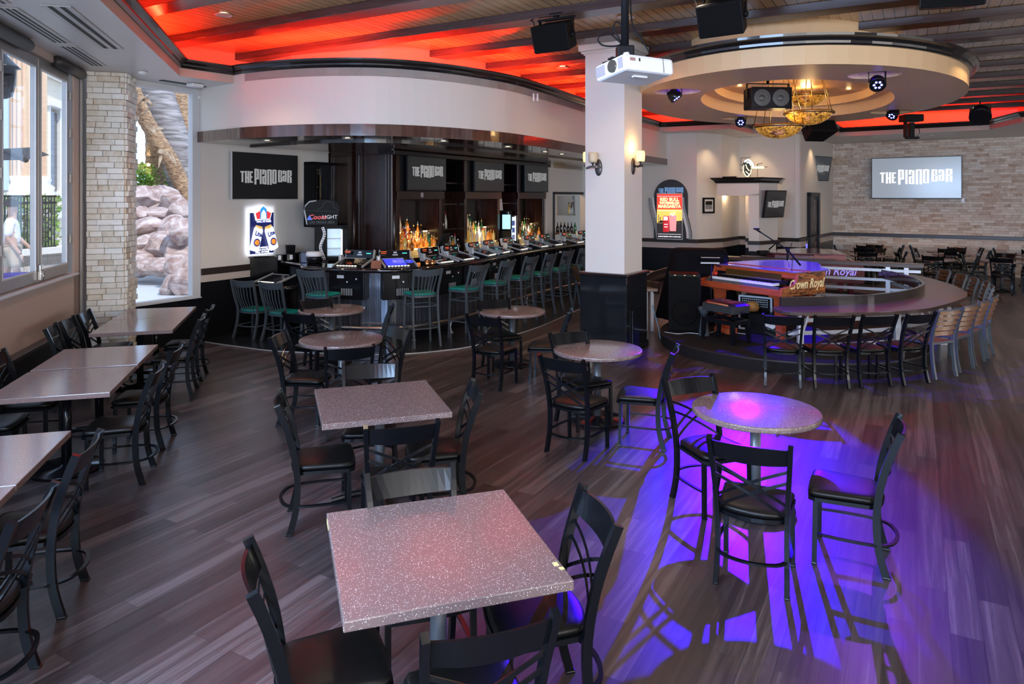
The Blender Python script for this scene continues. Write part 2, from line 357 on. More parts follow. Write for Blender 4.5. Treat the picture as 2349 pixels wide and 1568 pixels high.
def ell(cx, cy, a, b, ph, n=64):
    return [(cx+a*cos(t)*cos(ph)-b*sin(t)*sin(ph), cy+a*cos(t)*sin(ph)+b*sin(t)*cos(ph)) for t in [2*pi*i/n for i in range(n)]]
def at(px, py, d): return Vector(((px-1174.5)/1632*d, d, 2.31+(452.3-py)/1632*d))   # a point of the photograph at distance d
def gz(px, py, z): d = 1632*(2.31-z)/(py-452.3); return Vector(((px-1174.5)/1632*d, d, z))
# ================================================================= STRUCTURE
DR = crom([(-5.10, 11.54), (-4.28, 10.93), (-3.94, 10.70), (-3.2, 10.38), (-2.5, 10.26), (-1.8, 10.32), (-1.1, 10.68), (-.5, 11.2), (.03, 11.83), (.6, 12.85), (1.05, 13.75), (1.52, 14.70)], 4)+[(4.25, 19.6)]
OPEN = [(-.92, -3.18), (-4.80, 10.27)]+[(-4.265, 10.93)]+[p for p in DR if p[0] > -4.1 and p[1] < 19]+[(3.93, 19.0), (5.58, 18.16), (6.63, 19.6), (8.3, 18.6), (9.42, 20.5), (12.35, 18.4), (11.9, 16.6), (13, 5), (13, -3.2)]
BO = [tuple(QP(-3.12, -7)[:2]), tuple(QP(-3.12, 11.2)[:2]), (-5.75, 10.55), (-3.75, 14.1), (-5, 20), (3, 27), (11.5, 26), (19, 20.5), (19, -7)]
fl = MB(); fl.prism(BO, -.06, 0); struct('floor', fl, FLOOR)
mb = fill2d([BO], 4.705); struct('ceiling', mb, CEILW)
mb = MB(); mb.prism(BO, 4.95, 5.0); struct('ceiling', mb, WHITEW)
mb = fill2d([BO, OPEN], 4.06); struct('ceiling', mb, SOFF)
# soffit edge, crown, ledge and cove wall
mb = MB(); mb.profile(OPEN, [(0, 4.06), (0, 4.185)], closed=True); struct('trim_1', mb, SOFFP)
mb = MB(); mb.profile(OPEN, [(-.02, 4.18), (.02, 4.18), (.035, 4.20), (.045, 4.215), (.05, 4.235), (.085, 4.265), (.12, 4.28), (.125, 4.30), (.0, 4.30), (-.02, 4.30), (-.02, 4.18)], closed=True, smooth=False); struct('trim_2', mb, GLOSSB)
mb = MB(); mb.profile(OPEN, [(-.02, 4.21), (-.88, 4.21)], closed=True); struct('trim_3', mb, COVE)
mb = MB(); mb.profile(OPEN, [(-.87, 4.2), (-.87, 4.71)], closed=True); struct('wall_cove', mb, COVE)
# beams
for k in range(-5, 16):
    t = 5.25+1.385*k+.17; xs = []
    for i in range(len(BO)):
        a, b_ = BO[i], BO[(i+1) % len(BO)]; ta, tb = a[0]*U[0]+a[1]*U[1]-t, b_[0]*U[0]+b_[1]*U[1]-t
        if ta*tb < 0: f = ta/(ta-tb); xs.append((a[0]+(b_[0]-a[0])*f)*V[0]+(a[1]+(b_[1]-a[1])*f)*V[1])
    if len(xs) < 2: continue
    x0, x1 = min(xs)+.25, max(xs)-.25; mb = MB(T((U[0]*t, U[1]*t, 4.65), ANG_V)); mb.box(((x0+x1)/2, 0, 0), (x1-x0, .33, .11), .008); struct('beam', mb, BEAMM)
# recessed ceiling lights
DLM = mat('lamp_glow', (1, .9, .7), .4, emit=(1, .78, .5), es=9); DLR = mat('downlight_ring', (.7, .65, .6), .3, metal=.6)
def downlight(loc, label, r=.075, e=0, spot=75, group='recessed downlights', col=WARM):
    t = thing('downlight', label, 'ceiling light', loc, 0, group)
    m = MB(); m.lathe([(r, 0), (r*1.35, -.004), (r*1.4, -.012), (r*1.05, -.014), (r, -.006)], 20); link('trim_ring', m, DLR, t)
    m = MB(); m.lathe([(.001, .012), (r*.55, .012), (r*.6, .0), (.001, -.002)], 16); link('bulb', m, DLM, t)
    if e: light('downlight_beam', 'SPOT', (loc[0], loc[1], loc[2]-.03), e, col, aim=(loc[0], loc[1], 0), size=.05, spot=spot, blend=.6)
    return t
for i, (px, py, nm) in enumerate([(513, 33, 'recessed downlight with a clear lens, in the boards near the window'), (1435, 38, 'recessed downlight behind the projector pole'), (1290, 154, 'recessed downlight in the red-lit boards above the bar drum'), (2290, 46, 'recessed downlight at the upper right of the ceiling'), (2248, 131, 'small recessed downlight right of the round ceiling ring')]):
    d = 1632*(4.70-2.31)/(452.3-py); downlight(((px-1174.5)/1632*d, d, 4.698), nm, .085, 60, 110)
for i, (px, py) in enumerate([(2006, 315.5), (2136, 310), (1886, 314), (1720, 311.5), (1647, 302.5)]):
    d = 1632*(4.06-2.31)/(452.3-py); downlight(((px-1174.5)/1632*d, d, 4.058), ['recessed soffit light left of the ceiling-mounted spotlight, above the brick wall', 'recessed soffit light right of the ceiling-mounted spotlight, above the brick wall', 'tiny recessed soffit light behind the black wedge speaker', 'recessed soffit light just left of the lowest glass bowl', 'recessed soffit light above the framed keyboard picture'][i], .08, 32, 95)
GENL = [(0, 3.5), (3.5, 5), (-1.5, 6.5), (2, 8), (7, 6), (8.5, 10), (9, 14.5), (-2.8, 2), (6, 1.5), (1, 0), (5, 17), (10.5, 17.5)]
for x, y in GENL: light('ceiling_lamp', 'SPOT', (x, y, 4.55), 80 if x > 0 else 40, (1, .80, .60), aim=(x, y, 0), size=.12, spot=125, blend=.8)
# air vents in the window soffit
VENT = mat('vent_slot', (.008, .008, .008), .6); VFR = mat('vent_frame', (.50, .47, .45), .35)
def vent(q, p, L, W, n, label, group=None):
    t = thing('air_vent', label, 'air vent', QP(q, p, 4.058), ANG_E, group); m = MB(); m.box((0, 0, -.004), (L+.05, W+.05, .008), .002); link('frame', m, VFR, t)
    m = MB(); [m.box((0, (i-(n-1)/2)*W/n, -.008), (L, W/n*.42, .006)) for i in range(n)]; link('slots', m, VENT, t)
vent(-2.66, 8.35, 1.5, .15, 3, 'slotted air vent in the soffit beside the blind, nearer of the two'); vent(-2.66, 9.95, 1.25, .15, 3, 'slotted air vent in the soffit beside the brick pillar')
vent(-2.2, 8.35, 1.9, .20, 2, 'long flush access strip in the soffit, right of the slotted vents')
vent(-2.66, 6.6, 1.6, .15, 3, 'slotted air vent cut off by the left edge of the view')
t = thing('air_vent', 'narrow dark slot vent over the corner window', 'air vent', (-5.06, 10.95, 4.056), ANG_U); m = MB(); m.box((0, 0, 0), (.75, .10, .008)); link('slots', m, VENT, t)
t = thing('emergency_light', 'small white square emergency light on the soffit by the corner window', 'emergency light', (-4.88, 10.95, 4.03), ANG_U); m = MB(); m.box((0, 0, 0), (.2, .16, .05), .015); link('housing', m, PLW, t)
t = thing('smoke_detector', 'small white round smoke detector on the soffit', 'smoke detector', at(327, 161.5, 9.9), 0); m = MB(); m.lathe([(.06, 0), (.055, -.03), (.03, -.04), (0, -.04)], 16); link('housing', m, PLW, t); t.location.z = 4.058

# ---- left (window) wall
def qbox(mb, q0, q1, p0, p1, z0, z1, bev=0):
    M = Matrix(((N_[0], E_[0], 0, 0), (N_[1], E_[1], 0, 0), (0, 0, 1, 0), (0, 0, 0, 1)))
    mb.box(((q0+q1)/2, (p0+p1)/2, (z0+z1)/2), (abs(q1-q0), abs(p1-p0), abs(z1-z0)), bev, M); return mb
mb = MB(); qbox(mb, -3.12, -3.0, -7, 11.14, 0, 1.30); qbox(mb, -3.12, -3.0, 10.80, 11.45, 0, 4.07); qbox(mb, -3.12, -3.0, -7, 10.8, 3.97, 4.07); qbox(mb, -3.12, -3.0, -7, 3.72, 1.3, 3.97)
struct('wall_left', mb, PINKW)
mb = MB(); qbox(mb, -3.0, -2.9, -7, 11.1, 0, .60); struct('wall_left_wainscot', mb, BLKW)
mb = MB(); qbox(mb, -3.0, -2.885, -7, 11.1, .60, .645, .006); struct('trim_4', mb, BRAIL)
mb = MB(); qbox(mb, -3.0, -2.94, 3.7, 10.82, 1.275, 1.30, .004); struct('window_sill', mb, FRAMEW)
mb = MB(); qbox(mb, -3.10, -3.02, 10.78, 10.82, 1.3, 3.97); qbox(mb, -2.99, -2.96, 11.02, 11.1, .65, 4.05); struct('trim_5', mb, FRAME)
for k in range(6):
    p1 = 10.72-k*1.12; p0 = p1-1.10
    m = MB()
    for a, b_, c, d in ((p0, p1, 1.31, 1.44), (p0, p1, 3.84, 3.96), (p0, p0+.075, 1.44, 3.84), (p1-.075, p1, 1.44, 3.84)): qbox(m, -3.10, -3.04, a, b_, c, d, .006)
    wdo = struct('window_%d' % (k+1), m, FRAME)
    m = MB(); qbox(m, -3.075, -3.07, p0+.07, p1-.07, 1.44, 3.85); g = link('pane', m, GLASS, wdo)
    m = MB()
    for a, b_, c, d in ((p0+.07, p1-.07, 1.435, 1.455), (p0+.07, p1-.07, 3.825, 3.845), (p0+.075, p0+.09, 1.44, 3.84), (p1-.09, p1-.075, 1.44, 3.84)): qbox(m, -3.045, -3.035, a, b_, c, d)
    link('glazing_bead', m, ALU, wdo)
    m = MB()
    if k % 2 == 1: qbox(m, -3.04, -3.0, p1-.03, p1+.02, 1.33, 1.52, .01); m.tube([QP(-2.99, p1, 1.46), QP(-2.97, p1-.02, 1.36), QP(-2.99, p1, 1.34)], .01, 8); link('latch', m, CHROME, wdo)
    else:
        for z in (1.7, 2.5, 3.1, 3.6): qbox(m, -3.04, -3.01, p1-.01, p1+.02, z, z+.12, .005)
        link('hinge', m, FRAME, wdo)
# blind rolls over the window
BLIND = mat('blind_roll', (.035, .032, .032), .45)
for i, (a, b_, lb) in enumerate([(4.2, 9.05, 'black blind cassette above the window, nearer and thicker one'), (10.0, 11.0, 'black blind end above the window beside the brick pillar')]):
    t = thing('roller_blind', lb, 'blind', QP(-2.97, a, 3.97)); m = MB()
    M = Matrix(((N_[0], E_[0], 0, -t.location.x), (N_[1], E_[1], 0, -t.location.y), (0, 0, 1, -t.location.z), (0, 0, 0, 1)))
    m.sweep([M @ Vector((-2.965, a+s*(b_-a), 3.99)) for s in (0, 1)], .14, .14, n=12, smooth=True); link('cassette', m, BLIND, t)
# ---- brick pillar (real relief)
def brick_face(mb, o, d, W, z0, z1, row, bw, rough=.034, out=1, seed=1, t=.03, jog=.25):
    """bricks along plan direction d from o; they stand out along the normal n"""
    r = random.Random(seed); n = (d[1]*out, -d[0]*out); M = Matrix(((d[0], -n[0], 0, o[0]), (d[1], -n[1], 0, o[1]), (0, 0, 1, 0), (0, 0, 0, 1)))
    k = 0; z = z0
    while z < z1-.01:
        h = min(row, z1-z); x = -r.random()*bw*.8
        while x < W:
            L = bw*r.uniform(.45, 1.25); a = max(0, x); b = min(W, x+L)
            if b-a > .02:
                e = t*.4+r.random()*rough; hh = h-.006 if r.random() > jog*.3 else h*.9
                mb.box(((a+b)/2, -e/2+.01, z+h/2), (b-a-.006, e+.02, hh), 0 if bw > .28 else .004, M)
            x += L
        z += row; k += 1
o = (-5.906, 9.88); r_ = (o[0]+N_[0]*.475, o[1]+N_[1]*.475)
mb = MB(); c4 = [o, r_, (r_[0]+E_[0]*.62, r_[1]+E_[1]*.62), (o[0]+E_[0]*.62, o[1]+E_[1]*.62)]; mb.prism(offset(c4, -.004, True), 0, 4.06); struct('pillar_core', mb, GROUT)
t = thing('brick_pillar', 'whitewashed brick pillar between the window wall and the corner window', 'pillar', (0, 0, 0)); mb = MB()
brick_face(mb, o, N_, .475, 0, 4.06, .080, .26, seed=3); brick_face(mb, r_, E_, .6, 0, 4.06, .080, .26, seed=4); link('brickwork', mb, BRICK, t)
# ---- corner window wall and the bar's end wall (one plane along u)
A0 = (-5.61, 10.56)
def AU(s, n=0): return (A0[0]+U[0]*s+V[0]*n, A0[1]+U[1]*s+V[1]*n)
def ubox(mb, s0, s1, n0, n1, z0, z1, bev=0):
    M = T((A0[0], A0[1], 0), ANG_U); mb.box(((s0+s1)/2, -(n0+n1)/2, (z0+z1)/2), (s1-s0, n1-n0, z1-z0), bev, M); return mb
mb = MB(); ubox(mb, 0, 1.13, -.12, 0, 0, .70); ubox(mb, 1.13, 4.2, -.12, 0, 0, .93); struct('wall_corner_low', mb, BLKW)
mb = MB(); ubox(mb, 1.13, 4.2, -.12, -.0, .93, 4.07); struct('wall_bar_left', mb, WHITEW)
mb = MB(); ubox(mb, 1.13, 2.1, 0, .02, .93, 1.045); struct('trim_6', mb, BEIGE)
mb = MB(); ubox(mb, 1.13, 2.1, 0, .03, 1.045, 1.152, .006); struct('trim_7', mb, BRAIL)
mb = MB()
for a, b_, c, d in ((-.1, 1.13, .70, .735), (-.1, 1.13, 3.97, 4.06), (.98, 1.13, .735, 3.97), (-.1, -.02, .735, 3.97)): ubox(mb, a, b_, -.11, .0, c, d, .004)
wdo = struct('window_7', mb, FRAMEW); mb = MB(); ubox(mb, -.05, 1.0, -.07, -.064, .73, 3.98); link('pane', mb, GLASS, wdo)
mb = MB(); ubox(mb, -.1, 1.13, 0, .03, .685, .70); struct('window_sill', mb, FRAMEW)
mb = MB(); mb.box((0, 0, 0), (.10, .03, .05), .01, T((*AU(1.1, .03), 3.92), ANG_U)); struct('window_catch', mb, PLW)
# ---- drum above the bar
mb = MB(); mb.profile(DR, [(0, 3.36), (0, 4.19), (-.1, 4.19), (-.1, 3.36)]); struct('wall_bar_drum', mb, WHITEW)
mb = MB(); mb.profile(DR, [(.03, 3.196), (.03, 3.366), (-.12, 3.366), (-.12, 3.196), (.03, 3.196)]); struct('trim_8', mb, BRONZE)
SOFB = DR+[(4.1, 20.2), (0.5, 21.5), (-4.4, 17), (-3.55, 14.3)]
SOFM = m_grain('bar_soffit_wood', (.055, .030, .022), (.085, .05, .036), .14, (2, 30, 2), rot=(0, 0, 1.05), coat=.3)
mb = fill2d([SOFB], 3.20); struct('ceiling', mb, SOFM)
ins = offset(DR, -.95, False); mb = MB(); mb.profile(ins, [(0, 3.17), (0, 3.20), (-.06, 3.2), (-.06, 3.17), (0, 3.17)]); struct('trim_9', mb, GLOSSB)
for i, s in enumerate((6, 16, 26, 34, 40, 43)):
    p = ins[s]; q = offset(DR, -.45, False)[s]; downlight((q[0], q[1], 3.198), ['bar soffit downlight nearest the corner window', 'bar soffit downlight above the dark wood pilaster', 'bar soffit downlight in front of the left bar screen', 'bar soffit downlight between the left and middle bar screens', 'bar soffit downlight in front of the middle bar screen', 'bar soffit downlight in front of the right bar screen'][i], .06, 28, 100)
# drum wall plates
for px in (1222, 1231):
    t = thing('wall_plate', 'narrow white %s plate outline on the curved wall above the bar' % ('left' if px < 1225 else 'right'), 'wall plate', at(px, 223.5, 12.1), radians(58)); m = MB(); m.box((0, -.02, 0), (.045, .012, .13), .003); m.box((0, -.028, 0), (.03, .006, .115)); link('cover', m, PLW, t)
# ---- bar back walls
PIL = [(-3.62, 14.08), (-3.0, 13.5), (-2.2, 13.28)]
L0 = (-2.05, 13.62)
def LU(s, n=0): return (L0[0]+U[0]*s+V[0]*n, L0[1]+U[1]*s+V[1]*n)
def lbox(mb, s0, s1, n0, n1, z0, z1, bev=0):
    mb.box(((s0+s1)/2, -(n0+n1)/2, (z0+z1)/2), (s1-s0, n1-n0, z1-z0), bev, T((L0[0], L0[1], 0), ANG_U)); return mb
mb = MB(); mb.strip([LU(-.6, -.55), LU(6.05, -.55)], 0, 3.2); struct('wall_bar_back', mb, mat('bar_back_panel', (.020, .013, .011), .35))
mb = MB(); mb.prism([PIL[0], PIL[1], PIL[2], LU(-.4, 0), LU(-.45, -.5), (-3.9, 14.6)], 0, 3.2); struct('pilaster', mb, DWOOD)
mb = MB()
def panel(mb, a, b_, z0, z1):
    d = Vector((b_[0]-a[0], b_[1]-a[1], 0)); L = d.length; M = T((a[0], a[1], 0), atan2(d.y, d.x))
    for ins_, w_ in ((.10, .02), (.15, .03)):
        for x0, x1, c, e in ((ins_, ins_+w_, z0, z1), (L-ins_-w_, L-ins_, z0, z1), (ins_, L-ins_, z0, z0+w_), (ins_, L-ins_, z1-w_, z1)): mb.box(((x0+x1)/2, -.012, (c+e)/2), (x1-x0, .03, e-c), .004, M)
panel(mb, PIL[0], PIL[1], 1.3, 3.12); panel(mb, PIL[1], PIL[2], 1.3, 3.12)
for p in PIL[:3]: mb.lathe([(.035, 0), (.035, 3.19)], 12, (p[0], p[1], 0))
struct('trim_10', mb, DWOOD)
# white wall with the service opening at the end of the bar
mb = MB(); lbox(mb, 6.0, 6.42, -.12, .0, 0, 3.2); lbox(mb, 6.42, 8.7, -.12, 0, 2.42, 3.2); lbox(mb, 6.42, 8.7, -.12, 0, 0, 1.0); lbox(mb, 8.7, 11, -.12, 0, 0, 3.2); struct('wall_bar_end', mb, WHITEW)
mb = MB(); lbox(mb, 6.36, 6.44, -.13, .03, 1.0, 2.46, .006); lbox(mb, 6.36, 8.7, -.13, .03, 2.39, 2.46, .006); struct('door_1', mb, BLKW)
mb = MB(); lbox(mb, 6.5, 16, -2.3, -2.2, 0, 3.2); lbox(mb, 6.4, 16, -2.3, 0, 3.1, 3.2); struct('wall_store_room', mb, mat('store_room_paint', (.62, .48, .30), .6))
mb = MB(); lbox(mb, 6.44, 6.5, -2.3, -.12, 0, 3.2); struct('wall_store_side', mb, DWOOD)
light('store_room_lamp', 'POINT', (*LU(7.8, -1.2), 2.9), 45, WARM, size=.2)
# ---- far walls
FW = [(2.0, 20.9), (4.987, 19.2), (5.83, 19.75), (6.70, 20.99), (7.98, 19.75), (10.5, 23.3)]
CR = (19.0, 17.35)
def wallrun(name, a, b_, rails=True):
    d = Vector((b_[0]-a[0], b_[1]-a[1], 0)); L = d.length; M = T((a[0], a[1], 0), atan2(d.y, d.x))
    m = MB(M); m.box((L/2, .06, 2.5), (L, .12, 3.14)); struct(name, m, WHITEW)
    if rails:
        m = MB(M); m.box((L/2, -.01, 1.0), (L+.03, .03, .16)); struct('trim_beige', m, BEIGE)
        m = MB(M); m.box((L/2, -.02, 1.125), (L+.05, .06, .10), .008); struct('trim_rail', m, BRAIL)
        m = MB(M); m.box((L/2, .06, .46), (L, .16, .93)); struct('wall_wainscot', m, BLKW)
for i in range(5): wallrun('wall_back_%d' % (i+1), FW[i], FW[i+1])
# brick feature wall
a = FW[5]; d = Vector((CR[0]-a[0], CR[1]-a[1], 0)); L = d.length; d.normalize()
mb = MB(); mb.strip([a, CR], 0, 4.06); struct('wall_brick_core', mb, GROUT)
mb = MB(); brick_face(mb, a, (d.x, d.y), L*.75, 0, 4.05, .078, .30, rough=.03, seed=9, out=1); struct('wall_brick', mb, BRICKF)
mb = MB(T((a[0], a[1], 0), atan2(d.y, d.x))); mb.box((L/2, -.03, 1.12), (L, .07, .11), .01); struct('trim_rail', mb, BRAIL)
mb = MB(); mb.strip([CR, (19, -7), (QP(-3.1, -7)[0], -7)], 0, 4.1); struct('wall_right', mb, WHITEW)
mb = MB(); mb.strip([(QP(-3.1, -7)[0], -7), tuple(QP(-3.1, -6.9)[:2])], 0, 4.1); struct('wall_rear', mb, WHITEW)
# alcove box with crown shelf and opening
BX = [(5.50, 19.1), (6.44, 18.55), (7.15, 19.15)]
mb = MB(); M = T((BX[0][0], BX[0][1], 0), atan2(BX[1][1]-BX[0][1], BX[1][0]-BX[0][0])); Lb = hypot(BX[1][0]-BX[0][0], BX[1][1]-BX[0][1])
mb.box((Lb/2, .06, 2.53), (Lb, .12, .36), 0, M); mb.box((Lb-.13, .06, 1.2), (.26, .12, 2.4), 0, M)
M2 = T((BX[1][0], BX[1][1], 0), atan2(BX[2][1]-BX[1][1], BX[2][0]-BX[1][0])); L2 = hypot(BX[2][0]-BX[1][0], BX[2][1]-BX[1][1]); mb.box((L2/2, .06, 1.35), (L2, .12, 2.7), 0, M2)
mb.prism([BX[0], BX[1], BX[2], (7.6, 20.0), (6.6, 20.9), (5.95, 19.9)], 2.68, 2.72); struct('wall_alcove', mb, WHITEW)
mb = MB(); mb.profile([(5.95, 19.9), BX[0], BX[1], BX[2], (7.5, 19.9)], [(.0, 2.68), (.04, 2.70), (.06, 2.74), (.13, 2.80), (.15, 2.83), (-.1, 2.83)]); struct('trim_11', mb, GLOSSB)
mb = MB(); mb.box((Lb-.13, -.03, 1.12), (.30, .05, .10), .006, M); mb.box((L2/2, -.03, 1.12), (L2+.04, .05, .10), .006, M2); struct('trim_rail', mb, BRAIL)
mb = MB(); mb.box((Lb-.13, -.015, .45), (.28, .04, .9), 0, M); mb.box((L2/2, -.015, .45), (L2, .04, .9), 0, M2); struct('wall_wainscot', mb, BLKW)
mb = MB(); mb.box((.85, 1.3, 1.3), (.75, .05, 2.6), 0, M); struct('wall_alcove_inner', mb, WHITEW)
mb = MB(); mb.box((.85, 1.25, 1.12), (.75, .05, .10), 0, M); struct('trim_rail', mb, BRAIL); mb = MB(); mb.box((.85, 1.26, .45), (.75, .05, .9), 0, M); struct('wall_wainscot', mb, BLKW)
light('alcove_lamp', 'POINT', (6.0, 19.9, 2.4), 14, WARM, size=.1)
# door in the end wall
a, b_ = FW[4], FW[5]; dv = Vector((b_[0]-a[0], b_[1]-a[1], 0)); M = T((a[0]+dv.x*.197, a[1]+dv.y*.197, 0), atan2(dv.y, dv.x)); mb = MB(M)
for x0, x1, z0, z1 in ((0, .12, 0, 2.45), (1.08, 1.2, 0, 2.45), (0, 1.2, 2.33, 2.45)): mb.box(((x0+x1)/2, -.05, (z0+z1)/2), (x1-x0, .12, z1-z0), .01)
dr = struct('door_2', mb, BLKW); mb = MB(M); mb.box((.6, -.02, 1.17), (.96, .05, 2.33)); [mb.box((x, -.05, z), (.3, .03, h), .01) for x in (.38, .82) for z, h in ((.6, .8), (1.7, 1.1))]; link('door_leaf', mb, DWOOD, dr)
# bar floor tiles with metal edge strip
EDGE = crom([(-5.3, 11.7), (-4.89, 11.35), (-4.14, 10.95), (-3.55, 10.68), (-2.6, 10.5), (-1.76, 10.46), (-1.14, 10.66), (-.51, 11.15), (.5, 12.7), (1.51, 14.92), (3.4, 18.6)], 5)
mb = MB(); mb.prism(EDGE+[(3.2, 20.2), (-3.9, 15)], .0, .004); struct('floor', mb, TILE)
mb = MB(); mb.sweep([(x, y, .005) for x, y in EDGE], .012, .008); struct('trim_12', mb, ALU)
# ---- square column
C0 = Vector((1.665, 10.54, 0)); f33 = radians(33.5)
CM = Matrix(((sin(f33), -cos(f33), 0, C0.x), (cos(f33), sin(f33), 0, C0.y), (0, 0, 1, 0), (0, 0, 0, 1)))   # x: right face, y: left face
def cbox(mb, lo, hi, z0, z1, bev=0): mb.box(((lo+hi)/2, (lo+hi)/2, (z0+z1)/2), (hi-lo, hi-lo, z1-z0), bev, CM); return mb
mb = MB(); cbox(mb, 0, .65, 1.1, 4.72); struct('column', mb, WHITEW)
mb = MB(); cbox(mb, -.02, .67, 4.48, 4.50, .004); cbox(mb, -.05, .70, 4.50, 4.53, .01); cbox(mb, -.09, .74, 4.53, 4.66, .03); struct('column_capital', mb, WHITEW)
COLM = mat('column_base_gloss', (.010, .011, .014), .13, var=.5, vscale=160, coat=.4)
mb = MB(); cbox(mb, -.06, .71, .0, 1.13, .004); cbox(mb, -.08, .73, 0, .10, .01); struct('column_base', mb, COLM)
mb = MB(); cbox(mb, -.10, .75, 1.125, 1.175, .02); struct('trim_13', mb, GLOSSB)
mb = MB(); mb.box((.36, -.075, .32), (.50, .02, .60), .006, CM); struct('column_panel', mb, COLM)
# ---- oval ceiling ring
RG = ell(4.822, 12.226, 3.80, 2.54, radians(63)); RI = ell(4.839, 12.096, 2.555, 1.466, radians(59.2))
HO = [ell(2.53, 10.93, .36, .31, 0, 28), ell(4.81, 9.44, .33, .30, 0, 28), ell(4.66, 14.55, .36, .31, 0, 28), ell(7.18, 13.48, .36, .33, 0, 28)]
mb = fill2d([RG, RI]+HO, 3.93)
RGc = RG[::-1]     # clockwise: offset + points inward, so negative is outward
mb.strip(RG, 3.93, 4.18, closed=True)
for H in HO: mb.strip(H, 3.93, 4.12, closed=True); mb.prism(H, 4.12, 4.13, sides=False, cap1=False)
mb.strip(RI, 3.93, 4.13, closed=True)
R2 = ell(4.86, 12.15, 2.33, 1.26, radians(59.2)); v0 = [(x, y, 4.13) for x, y in RI]; v1 = [(x, y, 4.13) for x, y in R2]; n = len(RI)
mb._add(v0+v1, [(i, (i+1) % n, n+(i+1) % n, n+i) for i in range(n)]); mb.strip(R2, 4.13, 4.42, closed=True)
R3 = ell(4.87, 12.2, 2.05, 1.0, radians(59.2)); mb._add([(x, y, 4.42) for x, y in R2]+[(x, y, 4.42) for x, y in R3], [(i, (i+1) % n, n+(i+1) % n, n+i) for i in range(n)])
mb.strip(R3, 4.42, 4.62, closed=True); mb.prism(R3, 4.62, 4.63, sides=False)
mb.prism(RG, 4.26, 4.28, sides=False, cap0=False); NK = ell(4.7, 12.1, 2.75, 1.72, radians(63)); mb.strip(NK, 4.27, 4.72, closed=True)
struct('ceiling_ring', mb, TAN)
mb = MB(); mb.profile(RGc, [(.02, 4.16), (-.03, 4.16), (-.05, 4.18), (-.055, 4.21), (-.09, 4.245), (-.13, 4.26), (-.135, 4.29), (.02, 4.29)], closed=True); struct('trim_14', mb, GLOSSB)
for i in range(8):
    a = 2*pi*i/8; x = 4.86+1.95*cos(a)*cos(radians(59))-.95*sin(a)*sin(radians(59)); y = 12.15+1.95*cos(a)*sin(radians(59))+.95*sin(a)*cos(radians(59)); light('ring_cove_lamp', 'POINT', (x, y, 4.3), 5, (1, .62, .25), size=.05)
# ---- LED strips in the cove
def cove(a, b_, e, col=RED, n=1):
    d = Vector((b_[0]-a[0], b_[1]-a[1], 0)); L = d.length/n; out = Vector((-d.y, d.x, 0)).normalized()
    for i in range(n):
        c = Vector((a[0], a[1], 4.27))+d*((i+.5)/n)+out*.22
        o = light('cove_led', 'AREA', c, e*L, col, aim=c+out*.35+Vector((0, 0, 1)), size=L, size_y=.05)
        yv = d.normalized(); zv = -(out*.35+Vector((0, 0, 1))).normalized(); xv = yv; y2 = zv.cross(xv); o.rotation_euler = Matrix((xv, y2, zv)).transposed().to_euler()
for i in range(len(OPEN)-1):
    a, b_ = OPEN[i], OPEN[i+1]; L = hypot(b_[0]-a[0], b_[1]-a[1])
    if b_[1] < -3 or a[0] > 11.8: continue
    if L > .9: cove(a, b_, 28, n=max(1, int(L/2.5)))
    elif i % 2 == 1: cove(a, OPEN[min(i+2, len(OPEN)-1)], 28)
# ================================================================= CHAIRS AND TABLES
def arc3(p0, p1, bow, n=7, dirv=(0, -1, 0)):
    P0, P1, D = Vector(p0), Vector(p1), Vector(dirv)
    return [P0.lerp(P1, i/n)+D*bow*(1-(2*i/n-1)**2) for i in range(n+1)]
def seat_mb(hw_f, hw_b, yf, yb, z0, z1, dome=.012):
    pts = []
    def side(n=10):
        out = []
        for i in range(n+1): t = i/n; out.append((-hw_f+.02+(2*hw_f-.04)*t, yf+.012*sin(pi*t)))
        out += [(hw_f, yf-.03)]
        for i in range(1, 6): t = i/6; out.append((hw_f+(hw_b-hw_f)*t, yf-.03-(yf-yb-.09)*t))
        for i in range(0, 9): a = -pi*i/8; out.append((hw_b*cos(a), yb+.06+.075*sin(a)))
        for i in range(5, 0, -1): t = i/6; out.append((-(hw_f+(hw_b-hw_f)*t), yf-.03-(yf-yb-.09)*t))
        out += [(-hw_f, yf-.03)]
        return out
    O = side(); cx_, cy_ = 0, (yf+yb)/2; m = MB(); lv = [(.97, z0), (1.0, z0+.006), (1.015, z0+(z1-z0)*.45), (1.0, z0+(z1-z0)*.78), (.93, z1), (.75, z1+dome*.55), (.4, z1+dome), (.02, z1+dome)]
    vs = [(cx_+(x-cx_)*k, cy_+(y-cy_)*k, z) for k, z in lv for x, y in O]; n = len(O)
    fs = [(a*n+i, a*n+(i+1) % n, (a+1)*n+(i+1) % n, (a+1)*n+i) for a in range(len(lv)-1) for i in range(n)]+[tuple(range(n))[::-1], tuple((len(lv)-1)*n+i for i in range(n))]
    m._add(vs, fs, True); return m, O
